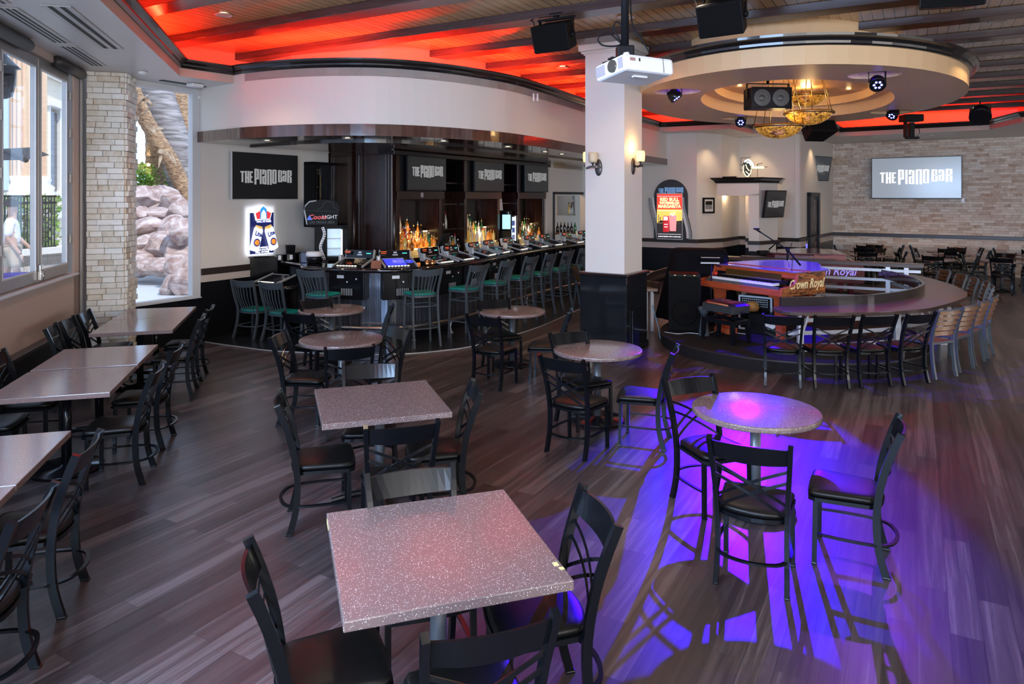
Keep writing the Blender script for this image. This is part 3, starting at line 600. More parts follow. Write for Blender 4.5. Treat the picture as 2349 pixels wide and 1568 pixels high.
def cross_chair():
    t = thing('cross_back_chair', '', 'chair'); X = (1, 0, 0)
    m, O = seat_mb(.212, .185, .20, -.20, .424, .462); link('seat', m, VINYL, t)
    m = MB(); m.sweep([(x*.97, y*.97, .410) for x, y in O], .024, .03, closed=True); link('seat_frame', m, BLK, t)
    for s in (-1, 1):
        m = MB(); path = crom([(s*.200, -.232, 0), (s*.197, -.190, .16), (s*.196, -.178, .32), (s*.200, -.186, .46), (s*.208, -.215, .62), (s*.218, -.262, .77), (s*.226, -.312, .897)], 3)
        m.sweep(path, .028, .042, side=X); m.box((s*.2005, -.234, .006), (.031, .045, .012), .003); link('leg', m, BLK, t)
        m = MB(); m.sweep([(s*.203, .172, 0), (s*.200, .165, .41)], .028, .028, side=X); m.box((s*.203, .172, .006), (.032, .032, .012), .003); link('leg', m, BLK, t)
    # crest rail
    m = MB(); n = 12; vs = []
    for i in range(n+1):
        k = i/n; x = -.215+.43*k; bow = .034*(1-(2*k-1)**2)
        for z, yy, in ((.775, -.262), (.876, -.302)):
            zz = z-(.012*(1-(2*k-1)**2) if z < .8 else -.004*(1-(2*k-1)**2))
            vs += [(x, yy-bow-.007, zz), (x, yy-bow+.007, zz)]
    fs = []
    for i in range(n):
        a, b = i*4, i*4+4; fs += [(a, b, b+1, a+1), (a+2, a+3, b+3, b+2), (a, a+2, b+2, b), (a+1, b+1, b+3, a+3)]
    fs += [(0, 1, 3, 2), (n*4, n*4+2, n*4+3, n*4+1)]; m._add(vs, fs); link('crest_rail', m, BLK, t)
    for s in (-1, 1):
        for z in (.735, .665):
            m = MB(); a = (s*-.205, -.19-(z-.46)*.26, z); b = (s*.196, -.19-(z-.215-.46)*.22, z-.215); p = arc3(a, b, .030, 8)
            p = [(q[0], q[1]-(.004*s), q[2]+.018*(1-(2*i/8-1)**2)) for i, q in enumerate(p)]
            m.sweep(p, .007, .017, side=(0, 1, 0)); link('cross_slat', m, BLK, t)
    m = MB(); hoop = [(-.200, .165, .19), (-.212, .05, .19), (-.212, -.10, .19), (-.196, -.19, .19), (-.14, -.262, .19), (0, -.295, .19), (.14, -.262, .19), (.196, -.19, .19), (.212, -.10, .19), (.212, .05, .19), (.200, .165, .19)]
    m.sweep(crom(hoop, 4), .013, .022, side=(0, 0, 1)); link('stretcher', m, BLK, t)
    return t
CH = cross_chair()
CHAIRS = [
 ('c1', 1.503, 4.392, -25.6, 'black cross-back chair at the blue-lit round table, its back to us'),
 ('c2', 2.154, 4.593, 62.6, 'black cross-back chair right of the blue-lit round table, seen side on'),
 ('c3', 1.508, 5.340, -158.8, 'black cross-back chair behind the blue-lit round table, turned towards us'),
 ('c4', 1.233, 6.749, 70.4, 'black cross-back chair facing left, right of the round table in front of the column'),
 ('c5', .613, 6.538, -36.1, 'black cross-back chair in front of the round table by the column, back to us'),
 ('c6', .743, 7.259, 209.2, 'black cross-back chair behind the round table by the column, facing us'),
 ('c7', -.205, 8.787, -29.1, 'black cross-back chair at the far round table near the stools, back to us'),
 ('c8', -.132, 9.621, 203.6, 'black cross-back chair on the bar side of the far round table near the stools'),
 ('c9', .428, 8.975, 79.8, 'black cross-back chair facing left at the right side of the far round table'),
 ('c10', -2.550, 9.697, 219.1, 'black cross-back chair on the bar side of the round table nearest the bar'),
 ('c11', -2.499, 9.001, -24.6, 'black cross-back chair with its back to us at the round table nearest the bar'),
 ('c12', -2.128, 7.389, -91.2, 'black cross-back chair facing right, left of the second round table from the bar'),
 ('c13', -1.640, 7.045, 18.9, 'black cross-back chair in front of the second round table, back to us'),
 ('c14', -1.470, 7.589, 130.5, 'black cross-back chair right of the second round table, its rail reflecting the window'),
 ('c15', -1.899, 9.463, 93.7, 'black cross-back chair seen edge on, right of the round table nearest the bar'),
 ('c16', -1.354, 5.117, -73.9, 'black cross-back chair at the left side of the middle square table'),
 ('c17', -1.156, 5.789, 191.0, 'black cross-back chair behind the middle square table, its silvery rail facing us'),
 ('c18', -.774, 4.745, 16.5, 'black cross-back chair in front of the middle square table, back to us'),
 ('c19', -.427, 3.425, 199.8, 'black cross-back chair behind the nearest square table, facing us'),
 ('c20', -.570, 5.289, 100.4, 'black cross-back chair at the right side of the middle square table'),
 ('c21', -.724, 2.864, -67.8, 'large black cross-back chair at the left of the nearest square table, cut off below'),
 ('c22', .103, 3.215, 103.5, 'black cross-back chair at the right of the nearest square table'),
 ('c23', -.160, 2.649, 17.9, 'black cross-back chair at the front of the nearest square table, cut off below'),
 ('w1', -3.472, 6.673, 101.8, 'black aisle-side chair of the middle window tables, farther of that pair'),
 ('w2', -3.250, 5.857, 105.2, 'black aisle-side chair of the middle window tables, nearer of that pair'),
 ('w3', -2.750, 4.042, 105.0, 'black aisle-side chair of the nearest window tables, farther of that pair'),
 ('w4', -2.526, 3.252, 102.0, 'black cross-back chair in the bottom left corner of the view'),
 ('w5', -3.975, 8.351, 106.2, 'black aisle-side chair of the far window tables, nearer of that pair'),
 ('w6', -4.182, 9.086, 103.6, 'black aisle-side chair of the far window tables, farther of that pair'),
 ('v1', -4.802, 7.955, -69.7, 'black chair against the window wall, nearest of three in a row'),
 ('v2', -4.905, 8.398, -75.0, 'black cross-back chair against the window wall, middle of the three in a row'),
 ('v3', -5.013, 8.904, -74.1, 'black cross-back chair against the window wall, closest to the brick pillar'),
 ('v4', *QP(-2.42, 7.50)[:2], -73.9, 'black cross-back chair on the window side of the middle window tables, farther one'),
 ('v5', *QP(-2.50, 6.85)[:2], -73.9, 'black cross-back chair on the window side of the middle window tables, at the left edge'),
 ('p1', 3.361, 8.859, -18.4, 'leftmost black chair at the curved piano counter, blue light on its seat'),
 ('p2', 3.870, 8.807, -2.6, 'second black cross-back chair from the left at the curved piano counter'),
 ('p3', 4.389, 8.875, 9.2, 'third black cross-back chair from the left at the curved piano counter'),
 ('p4', 4.911, 8.994, 19.7, 'rightmost black cross-back chair at the curved piano counter, beside the wooden ones'),
]
for nme, x, y, a, lb in CHAIRS: place(CH, (x, y, 0), radians(a), lb, 'black cross-back chairs of the dining room')

def slat_chair(name, sz, tz, fy=.16, kind='bar stool'):
    t = thing(name, '', kind); X = (1, 0, 0)
    m, O = seat_mb(.225, .20, .19, -.19, sz-.038, sz); link('seat', m, GREEN, t)
    m = MB(); m.sweep([(x*.97, y*.97, sz-.052) for x, y in O], .03, .03, closed=True); link('seat_frame', m, GREY, t)
    for s in (-1, 1):
        m = MB(); m.sweep(crom([(s*.215, -.285, 0), (s*.208, -.215, sz*.45), (s*.205, -.19, sz*.8), (s*.208, -.195, sz+.03), (s*.222, -.25, sz+.22), (s*.232, -.31, tz-.01)], 3), .027, .036, side=X); link('leg', m, GREY, t)
        m = MB(); m.sweep([(s*.228, .165, 0), (s*.205, .15, sz-.05)], .027, .027, side=X); link('leg', m, GREY, t)
    m = MB(); n = 10; vs = []
    for i in range(n+1):
        k = i/n; x = -.232+.464*k; bow = .045*(1-(2*k-1)**2)
        for z, yy in ((tz-.105, -.272), (tz, -.312)):
            zz = z-(.02*(1-(2*k-1)**2) if z < tz else .015*(1-(2*k-1)**2)); vs += [(x, yy-bow-.008, zz), (x, yy-bow+.008, zz)]
    fs = []
    for i in range(n):
        a, b = i*4, i*4+4; fs += [(a, b, b+1, a+1), (a+2, a+3, b+3, b+2), (a, a+2, b+2, b), (a+1, b+1, b+3, a+3)]
    fs += [(0, 1, 3, 2), (n*4, n*4+2, n*4+3, n*4+1)]; m._add(vs, fs); link('crest_rail', m, GREY, t)
    for i in range(6):
        k = (i+1)/7; x = -.2+.4*k; b = .04*(1-(2*k-1)**2); m = MB(); m.sweep(crom([(x*.85, -.185-b*.3, sz-.02), (x*.9, -.20-b*.7, sz+.08), (x, -.245-b, sz+.2), (x*1.05, -.285-b, tz-.09)], 3), .017, .009, side=X); link('back_slat', m, GREY, t)
    m = MB()
    if sz > .6:
        for z, dy in ((sz-.20, 0), (.28, .0)):
            if z < .4: link('stretcher', m, GREY, t); m = MB()
            m.sweep([(-.215, .155, z), (-.21, -.2, z), (0, -.235, z), (.21, -.2, z), (.215, .155, z), (-.215, .155, z)], .015, .024, side=(0, 0, 1))
    else: m.sweep(crom([(-.205, .155, .2), (-.21, -.05, .2), (-.2, -.2, .2), (0, -.26, .2), (.2, -.2, .2), (.21, -.05, .2), (.205, .155, .2)], 3), .014, .024, side=(0, 0, 1))
    link('stretcher', m, GREY, t); return t
ST = slat_chair('bar_stool', .825, 1.215); LO = slat_chair('low_slat_chair', .47, .965, kind='chair')
for i, (x, y, a, lb) in enumerate([(-2.951, 11.052, -18.8, 'grey bar stool with a green seat at the rounded left end of the bar'), (-1.434, 11.178, 29.0, 'grey bar stool with a green seat beside the bright metal bar panel'), (-.774, 11.789, 55, 'grey bar stool with a green seat, third from the left end'), (-.321, 12.589, 60, 'grey bar stool with a green seat, fourth from the left end'), (.115, 13.384, 58, 'grey bar stool with a green seat, fifth from the left end'), (.509, 14.059, 59.6, 'grey bar stool with a green seat, sixth from the left end'), (.919, 14.865, 59.2, 'grey bar stool with a green seat, seventh, just left of the white column'), (1.33, 15.62, 59, 'grey bar stool half hidden by the white column')]):
    place(ST, (x, y, .004), radians(a), lb, 'grey bar stools along the bar')
place(LO, (-4.266, 11.85, .004), radians(-23), 'low grey slat-back chair with a green seat, left of two at the low counter', 'low grey chairs at the low counter'); place(LO, (-3.70, 11.56, .004), radians(-25.8), 'low grey slat-back chair with a green seat, right of two at the low counter', 'low grey chairs at the low counter')

def wood_chair():
    t = thing('wood_slat_chair', '', 'chair'); X = (1, 0, 0)
    for i in range(6): m = MB(); y = .18-i*.072; m.box((0, y, .452), (.42, .062, .018), .004); link('seat_slat', m, SLAT, t)
    m = MB()
    for s in (-1, 1): m.box((s*.205, 0, .445), (.022, .40, .03), .003)
    m.box((0, .205, .445), (.43, .022, .03), .003); m.box((0, -.205, .445), (.43, .022, .03), .003); link('seat_frame', m, GREY, t)
    for s in (-1, 1):
        m = MB(); m.sweep(crom([(s*.205, -.25, 0), (s*.205, -.215, .2), (s*.205, -.2, .46), (s*.212, -.24, .68), (s*.22, -.300, .865)], 3), .032, .036, side=X); link('leg', m, GREY, t)
        m = MB(); m.sweep([(s*.208, .2, 0), (s*.205, .195, .44)], .03, .03, side=X); link('leg', m, GREY, t)
    for i in range(5):
        z = .842-i*.068; y0 = -.30+i*.022; m = MB(); p = arc3((-.207, y0, z), (.207, y0, z), .03, 8); m.sweep(p, .050, .012, side=(0, .25, 1)); link('back_slat', m, SLAT, t)
    m = MB(); m.sweep(arc3((-.215, -.300, .878), (.215, -.300, .878), .03, 8), .018, .022, side=(0, 0, 1)); link('crest_rail', m, GREY, t)
    return t
WC = wood_chair()
WL = ['wooden slat-back chair at the piano counter, next to the black chairs', 'wooden slat-back chair at the piano counter, second of the wooden ones', 'wooden slat-back chair at the piano counter, third of the wooden ones', 'wooden slat-back chair at the piano counter, at the right turn of the counter', 'wooden slat-back chair beyond the right turn of the piano counter', 'wooden slat-back chair on the far right side of the counter, facing left', 'wooden slat-back chair on the far side of the counter, third from its end', 'wooden slat-back chair on the far side of the counter, second from its end', 'wooden slat-back chair at the far end of the counter, farthest']
for i, (x, y, a) in enumerate([(5.446, 9.326, 24.7), (5.916, 9.685, 35.1), (6.328, 10.053, 41.6), (6.77, 10.50, 47), (7.43, 11.55, 60), (7.74, 12.13, 66), (7.90, 12.68, 72), (8.04, 13.25, 80), (8.18, 13.97, 84)]):
    place(WC, (x, y, 0), radians(a), WL[i], 'wooden slat-back chairs round the piano counter')
for x, y, a, lb in ((1.62, 15.2, -75, 'wooden slat-back chair glimpsed right of the column, nearer one'), (1.95, 15.9, -95, 'wooden slat-back chair glimpsed right of the column behind the curved counter')): place(WC, (x, y, 0), radians(a), lb, 'wooden slat-back chairs round the piano counter')

# tables
def glide(m, x, y): m.lathe([(.018, 0), (.02, .004), (.008, .012), (.008, .025)], 8, (x, y, 0))
def round_table(name='round_table', r=.457, z=.75):
    t = thing(name, '', 'table'); m = MB(); m.lathe([(0, z-.042), (r-.008, z-.042), (r-.002, z-.038), (r, z-.030), (r, z-.008), (r-.003, z-.002), (r-.012, z), (0, z)], 64); link('table_top', m, TOP, t)
    m = MB(); m.lathe([(.038, .03), (.038, z-.06)], 20); m.lathe([(.15, z-.048), (.15, z-.043)], 16); m.lathe([(.05, z-.08), (.12, z-.044)], 12); link('pedestal', m, POLE, t)
    m = MB(); m.lathe([(0, .018), (.275, .018), (.28, .022), (.28, .030), (.27, .034), (.06, .045), (.045, .06), (0, .06)], 40); [glide(m, .24*cos(a), .24*sin(a)) for a in (0, pi/2, pi, 3*pi/2)]; link('base_plate', m, PLBG, t)
    return t
RT = round_table()
for x, y, lb in ((1.800, 5.259, 'round speckled table lit blue by the stage light'), (.885, 7.357, 'round speckled table in front of the white column'), (-2.527, 9.979, 'round speckled table nearest the rounded end of the bar'), (-1.891, 7.886, 'round speckled table, second from the rounded end of the bar'), (.003, 9.831, 'small-looking round speckled table near the bar stools')):
    place(RT, (x, y, 0), rnd.random()*6, lb, 'round speckled tables on the open floor')
def square_table(name, a, b, mt, z=.75, basek='cross'):
    t = thing(name, '', 'table'); m = MB(); m.box((0, 0, z-.021), (a, b, .042), .005); link('table_top', m, mt, t)
    m = MB(); m.lathe([(.038, .05), (.038, z-.06)], 20); m.box((0, 0, z-.048), (.3, .3, .012)); link('pedestal', m, POLE if basek == 'cross' and mt is TOP else PLBG, t)
    m = MB()
    if basek == 'cross':
        for k in range(4): c, s = cos(k*pi/2), sin(k*pi/2); m.sweep([(0, 0, .055), (c*.2, s*.2, .048), (c*.36, s*.36, .022)], .05, .035, n=8, side=(0, 0, 1), rs=[1.1, 1, .8]); glide(m, c*.33, s*.33)
        m.lathe([(.06, .03), (.055, .09), (.04, .1)], 16)
    else: m.lathe([(0, .018), (.275, .018), (.28, .022), (.28, .030), (.27, .034), (.06, .045), (.045, .06), (0, .06)], 36)
    link('base', m, PLBG, t); return t
SQ = square_table('square_table', .92, .955, TOP)
place(SQ, (-.332, 3.21, 0), radians(18.2), 'large square speckled table nearest to us, with yellow chips on its right corner', 'square speckled tables in mid-floor'); s2 = place(SQ, (-1.02, 5.482, 0), radians(18.6), 'square speckled table behind the nearest one', 'square speckled tables in mid-floor')
# chips and stains of the nearest table
CHIP = mat('yellow_chip', (.85, .72, .25), .5); st = [o for o in bpy.data.objects if o.name == 'square_table'][0]
m = MB(); m.box((.435, -.335, .7502), (.022, .030, .0015), .0005); m.box((.446, -.375, .7502), (.02, .02, .0015)); m.box((-.4605, .38, .735), (.002, .09, .02)); link('chipped_edge', m, CHIP, st)
WT = square_table('window_table', .88, .935, TOPW, basek='round'); WX = square_table('window_table', .88, .94, TOPW, basek='cross')
WTL = [(10.565, WT, 'window-side table farthest away, beside the brick pillar'), (9.62, WT, 'window-side table, front half of the farthest pair'), (7.83, WX, 'window-side table, rear half of the middle pair'), (6.84, WT, 'window-side table, front half of the middle pair'), (4.93, WX, 'window-side table, rear half of the nearest pair'), (3.98, WT, 'window-side table, front half of the nearest pair, cut off at the left')]
for p, pr_, lb in WTL: c = QP(-1.955, p); place(pr_, (c.x, c.y, 0), ANG_N, lb, 'speckled tables in the row by the windows')
# far seating by the brick wall
FT = [(10.95, 21.75), (10.35, 20.75), (9.65, 19.25), (12.5, 20.55), (12.1, 19.6), (10.75, 18.05), (14.2, 19.4), (13.5, 18.5), (12.05, 17.5)]
FLB = ['against the brick wall, far left corner', 'second from the brick wall, left group', 'nearest the stage, left group', 'against the brick wall, under the big screen', 'second from the wall, under the big screen', 'nearest to us, under the big screen', 'against the brick wall, right edge', 'second from the wall, right edge', 'nearest to us, right edge']
for i, (x, y) in enumerate(FT):
    place(RT, (x, y, 0), i, 'distant round table '+FLB[i], 'distant round tables by the brick wall')
    for k, (dx, dy, a) in enumerate([(-.58, .1, -80), (.6, -.05, 95), (0, -.62, 5), (.05, .56, 180)]):
        if (i in (0, 3, 6) and k == 3) or (i == 0 and k == 0) or (i == 5 and k == 3): continue
        r_ = rnd.uniform(-14, 14); ca, sa = cos(radians(-33)), sin(radians(-33))
        place(CH, (x+dx*ca-dy*sa, y+dx*sa+dy*ca, 0), radians(a-33+r_), 'distant chair, %s of the table %s' % (['left', 'right', 'near', 'far'][k], FLB[i]), 'distant black chairs by the brick wall')
# ================================================================= THE BAR
BE = crom([(-4.16, 12.67), (-3.62, 12.15), (-3.53, 11.90), (-3.40, 11.66), (-2.95, 11.41), (-2.46, 11.28), (-1.89, 11.27), (-1.55, 11.45), (-1.20, 11.80), (-.93, 12.2), (-.64, 12.7), (-.33, 13.45), (.12, 14.55), (.86, 16.0), (1.81, 17.5), (2.9, 19.4)], 5)
INN = offset(BE, -.72, False)[22:]
t = thing('bar_counter', 'long curved glossy black bar counter with a rounded nose', 'bar counter')
m = MB(); top = BE+INN[::-1]; m.prism(top, 1.12, 1.17); link('counter_top', m, BTOP, t)
m = MB(); m.sweep([(x, y, 1.145) for x, y in offset(BE, -.02, False)], .075, .075, n=12, smooth=True); link('nosing', m, BTOP, t)
FR = offset(BE, -.22, False)
m = MB(); m.profile(FR, [(0, .12), (0, 1.12), (-.05, 1.12), (-.05, .12)]); link('bar_front', m, BLINE, t)
m = MB(); m.profile(FR, [(.02, .0), (.02, .12), (-.05, .12), (-.05, 0)]); link('plinth', m, PLBG, t)
m = MB(); m.profile(INN, [(0, 0), (0, 1.12), (.03, 1.12), (.03, 0)]); link('back_panel', m, DWOOD, t)
METP = m_grain('brushed_metal_panel', (.20, .24, .32), (.50, .56, .66), .16, (90, 90, 1)); nodes(METP)[2].inputs['Metallic'].default_value = .85
m = MB(); m.profile(FR[25:30], [(.0, .12), (.012, .12), (.012, 1.11), (0, 1.11)]); link('metal_panel', m, METP, t)
# machine boxes under the counter
def edge_pt(L, s):
    acc = 0
    for i in range(len(L)-1):
        d = hypot(L[i+1][0]-L[i][0], L[i+1][1]-L[i][1])
        if acc+d >= s: k = (s-acc)/d; return (L[i][0]+(L[i+1][0]-L[i][0])*k, L[i][1]+(L[i+1][1]-L[i][1])*k), atan2(L[i+1][1]-L[i][1], L[i+1][0]-L[i][0])
        acc += d
    return L[-1], 0
def near_s(L, x, y):
    best = (9e9, 0); acc = 0
    for i in range(len(L)-1):
        d = (L[i][0]-x)**2+(L[i][1]-y)**2
        if d < best[0]: best = (d, acc)
        acc += hypot(L[i+1][0]-L[i][0], L[i+1][1]-L[i][1])
    return best[1]
MPOS = [(-2.66, 11.33), (-1.72, 11.35), (-.98, 12.12), (-.62, 12.75), (-.30, 13.55), (.02, 14.3), (.40, 15.1), (.82, 15.92), (1.26, 16.65), (1.72, 17.35), (2.2, 18.15)]
SCRB = mat('game_screen_blue', (.01, .01, .05), .1, emit=(.04, .05, .9), es=1.3); SCRD = mat('game_screen_dark', (.006, .006, .008), .15)
LEDR = mat('led_red', (.3, .02, .0), .4, emit=(1, .12, .03), es=1.6); LEDC = mat('led_cyan', (0, .3, .3), .4, emit=(.1, .9, .8), es=.8); LBTN = mat('lit_button', (.8, .8, .75), .3, emit=(1, .95, .85), es=.8)
SILV = mat('machine_silver', (.45, .46, .48), .3, metal=.4)
def machine(blue=False, header=True):
    t = thing('poker_machine', '', 'gaming machine')
    m = MB(); m._add([(-.27, -.22, 0), (.27, -.22, 0), (.27, .22, 0), (-.27, .22, 0), (-.27, -.22, .02), (.27, -.22, .02), (.27, .22, .13), (-.27, .22, .13)], [(0, 1, 2, 3), (4, 5, 6, 7), (0, 1, 5, 4), (1, 2, 6, 5), (2, 3, 7, 6), (3, 0, 4, 7)]); link('console', m, PLBG, t)
    sl = T((0, 0, .078), 0, atan2(.11, .44)); m = MB(sl); m.box((-.05, .02, .002), (.33, .30, .006)); link('screen', m, SCRB if blue else SCRD, t)
    m = MB(sl); [m.box((s*.262, 0, .004), (.022, .44, .03), .004) for s in (-1, 1)]; m.box((-.05, .19, .005), (.36, .012, .01)); link('silver_trim', m, SILV, t)
    m = MB(sl); [m.box((-.19+i*.052, -.18, .005), (.036, .022, .01), .002) for i in range(7)]; link('buttons', m, LBTN, t)
    m = MB(sl); m.box((.19, .03, .003), (.10, .12, .006)); link('side_display', m, SCRD if not blue else SCRB, t)
    m = MB(T((0, .25, .19), 0, radians(-14))); m.box((0, 0, 0), (.50, .06, .15), .012); h = link('header', m, PLBG, t)
    m = MB(T((0, .25, .19), 0, radians(-14))); [m.box((s*.252, 0, 0), (.012, .064, .155), .003) for s in (-1, 1)]; link('end_cap', m, SILV, h)
    m = MB(T((0, .25, .19), 0, radians(-14))); m.box((-.20, -.05, .02), (.13, .05, .06), .012); link('bill_slot', m, PLBG, h)
    m = MB(T((0, .25, .19), 0, radians(-14))); m.box((-.20, -.077, .036), (.10, .004, .007)); m.box((-.20, -.077, .01), (.085, .004, .005)); link('red_light', m, LEDR, h)
    m = MB(T((0, .25, .19), 0, radians(-14))); m.box((.0, -.032, .028), (.055, .003, .03)); m.box((0, -.032, -.012), (.09, .003, .022)); link('badge', m, SILV, h)
    m = MB(T((0, .25, .19), 0, radians(-14))); m.box((.16, -.032, .012), (.08, .003, .014)); link('counter_display', m, LEDC, h)
    m = MB(); m.box((-.30, .14, .12), (.05, .10, .13), .01); link('ticket_printer', m, SILV, t)
    return t
MLs = ['at the left end', 'with the blue screen', 'third from the left', 'fourth from the left', 'fifth from the left', 'sixth from the left', 'seventh from the left', 'eighth from the left', 'ninth from the left', 'just left of the column', 'behind the column']
MA, MBL = machine(False), machine(True)
ML = ['at the rounded left end of the bar, with an orange bill slot', 'with a bright blue screen, second from the left', 'third from the left, next to the paper stack', 'fourth from the left, beside the black till screen', 'fifth from the left on the bar', 'sixth from the left on the bar', 'seventh from the left on the bar', 'eighth from the left on the bar', 'ninth from the left on the bar', 'tenth, just left of the white column', 'last, mostly hidden by the white column']
for i, (x, y) in enumerate(MPOS):
    s = near_s(BE, x, y); (ex, ey), a = edge_pt(BE, s); n_ = (-sin(a), cos(a))
    place(MBL if i == 1 else MA, (ex+n_[0]*.30, ey+n_[1]*.30, 1.171), a, 'video poker machine '+ML[i], 'video poker machines along the bar')
    # the case below the counter belongs to the bar front
    q = thing('machine_cabinet', 'black cabinet under the bar below the poker machine '+MLs[i], 'cabinet', (ex+n_[0]*.14, ey+n_[1]*.14, .68), a, 'machine cabinets under the bar')
    if i == 0: m = MB(); m.box((0, 0, .22), (.62, .18, .44), .01); CB = link('case', m, PLBG, q); m = MB(); [m.box((-.08+k*.03, -.093, .12), (.012, .004, .11), 0, T(ry=0)) for k in range(7)]; CG = link('vent_slots', m, PLG, q); m = MB(); m.box((-.1, -.093, .36), (.12, .004, .05)); m.lathe([(.014, 0), (.014, .01)], 10, M=T((.18, -.09, .33), 0, pi/2)); m.lathe([(.014, 0), (.014, .01)], 10, M=T((.02, -.09, .28), 0, pi/2)); CK = link('lock', m, ALU, q)
    else:
        for c in (CB, CG, CK): k = c.copy(); COL.objects.link(k); k.parent = q
# foot rail
t = thing('foot_rail', 'metal foot rail on curved brackets along the foot of the bar', 'foot rail'); FRL = offset(BE, -.04, False)[19:]
m = MB(); m.tube([(x, y, .23) for x, y in FRL], .028, 12); link('rail', m, mat('rail_steel', (.35, .30, .28), .25, metal=.9), t)
for k in range(7, len(FRL), 9):
    (x, y), a = FRL[k], 0; g = FR[19:][k]; dx, dy = g[0]-x, g[1]-y
    m = MB(); m.tube([(x+dx*.1, y+dy*.1, .20), (x+dx*.25, y+dy*.25, .10), (x+dx*.1, y+dy*.1, .01)], .012, 8); m.tube([(x, y, .23), (x+dx*.9, y+dy*.9, .20)], .012, 8); m.lathe([(.03, 0), (.03, .01)], 10, (x+dx*.1, y+dy*.1, .004)); link('bracket', m, ALU, t)
# low counter and its machine, end box
AD = [(-4.60, 12.18), (-4.44, 12.02), (-3.72, 11.62), (-3.58, 11.68), (-3.66, 12.15), (-4.14, 12.60), (-4.45, 12.60)]
t = thing('low_counter', 'low black counter section left of the main bar', 'bar counter'); m = MB(); m.prism(AD, .80, .85, .01); link('counter_top', m, BTOP, t)
m = MB(); m.sweep([(x, y, .82) for x, y in AD[1:5]], .07, .07, n=12, smooth=True); link('nosing', m, BTOP, t)
m = MB(); m.prism([(-4.5, 12.3), (-3.85, 11.98), (-3.78, 12.1), (-4.2, 12.5), (-4.45, 12.5)], 0, .80); link('support', m, PLBG, t)
mm = dup(MA, (-4.02, 12.08, .851), radians(-27), 'flush video poker screen in the low counter', 'video poker machines along the bar')
for c in [o for o in bpy.data.objects if o.parent == mm and o.name.startswith(('header', 'ticket'))]:
    for g in [o for o in bpy.data.objects if o.parent == c]: bpy.data.objects.remove(g)
    bpy.data.objects.remove(c)
EB = [(-4.66, 12.34), (-4.16, 12.62), (-4.0, 13.4), (-4.12, 13.45)]
t = thing('end_partition', 'tall glossy black box closing the bar against the side wall', 'partition'); m = MB(); m.prism(EB, 0, 1.25, .004); link('body', m, PLBG, t); m = MB(); m.prism(offset(EB[::1], .015, True), 1.25, 1.28, .004); link('cap', m, BTOP, t)
# ---- things on the counter
t = thing('straw_caddy', 'black caddy packed with black straws and napkins on the partition', 'caddy', (-3.98, 12.78, 1.171), .5); m = MB(); m.box((0, 0, .07), (.16, .12, .14), .01); m.box((-.2, 0, .06), (.12, .12, .12), .01); link('box', m, PLBG, t)
m = MB(); [m.tube([(-.06+(i % 7)*.02, -.04+(i//7)*.02, .1), (-.075+(i % 7)*.025, -.05+(i//7)*.025, .27+.02*rnd.random())], .006, 6) for i in range(35)]; link('straws', m, PLB, t)
m = MB(); m.box((-.2, -.062, .07), (.05, .004, .08)); m.box((0, -.062, .07), (.05, .004, .08)); link('label_card', m, PLW, t)
t = thing('soup_kettle', 'round black container with a white lid on the bar', 'container', (-3.42, 12.32, 1.171), .2); m = MB(); m.lathe([(.11, 0), (.13, .01), (.135, .09), (.13, .12)], 28); link('pot', m, PLBG, t)
m = MB(); m.lathe([(.14, .12), (.145, .13), (.145, .17), (.135, .185), (.13, .20), (0, .205)], 28); link('lid', m, PLW, t)
t = thing('napkin_box', 'small dark blue printed box beside the white-lidded container', 'box', (-3.62, 12.44, 1.171), .2); m = MB(); m.box((0, 0, .09), (.14, .14, .18), .01); link('box', m, mat('navy_print', (.01, .03, .10), .3), t)
# cooler with the football-style beer bag
FP = (-3.42, 13.05)
t = thing('display_fridge', 'black display fridge with a lit interior and a piano-key stripe', 'fridge', (FP[0]+.12, FP[1], 1.171), radians(16))
m = MB(); m.box((-.20, 0, .31), (.22, .36, .62), .006); m.box((.22, 0, .31), (.08, .36, .62)); m.box((.05, 0, .60), (.42, .36, .06)); m.box((.05, 0, .03), (.42, .36, .06)); m.box((.05, .165, .31), (.40, .03, .56)); link('cabinet', m, PLB, t)
m = MB(); m.box((.165, -.13, .31), (.018, .02, .48)); link('light_tube', m, mat('fridge_light', (1, 1, 1), .4, emit=(.85, .95, 1), es=7), t)
m = MB(); [m.box((.04, 0, z), (.24, .30, .008)) for z in (.2, .38)]; link('shelf', m, ALU, t)
m = MB(); m.box((.04, .14, .31), (.25, .01, .5)); link('lit_liner', m, mat('fridge_liner', (.6, .7, .8), .5, emit=(.6, .8, 1), es=.5), t)
m = MB(); KW = [(-.175+.035*sin(k*.55), -.185, .60-k*.042) for k in range(15)]; m.sweep(KW, .05, .004, side=(1, 0, 0)); ks = link('key_stripe', m, PLW, t)
m = MB(); [m.box((x+.006, y-.004, z-.02), (.03, .004, .012)) for x, y, z in KW[:-1]]; link('black_keys', m, PLB, ks)
t = thing('beer_cooler_bag', 'rounded black cooler-shaped beer sign standing on the fridge', 'promotional cooler', (FP[0]-.06, FP[1]-.02, 1.80), radians(14))
m = MB(); prof = [(-.27, .0), (.27, .0), (.31, .27), (.30, .36), (.24, .44), (.05, .47), (-.2, .45), (-.30, .36), (-.31, .27)]; m.poly_xz(prof, -.12, .12); link('body', m, PLB, t)
m = MB(); m.tube([(x, -.125, z) for x, z in ((-.26, .02), (-.305, .27), (-.29, .36), (-.22, .43), (-.1, .45))], .012, 8); link('white_piping', m, PLW, t)
m = MB(); m.tube([(-.30, -.13, .27), (.30, -.13, .25)], .007, 6); m.tube(crom([(-.1, -.13, .28), (.0, -.13, .33), (.06, -.13, .43), (.18, -.13, .42), (.22, -.13, .32), (.3, -.13, .28)], 3), .005, 6); link('seam', m, GREY, t)
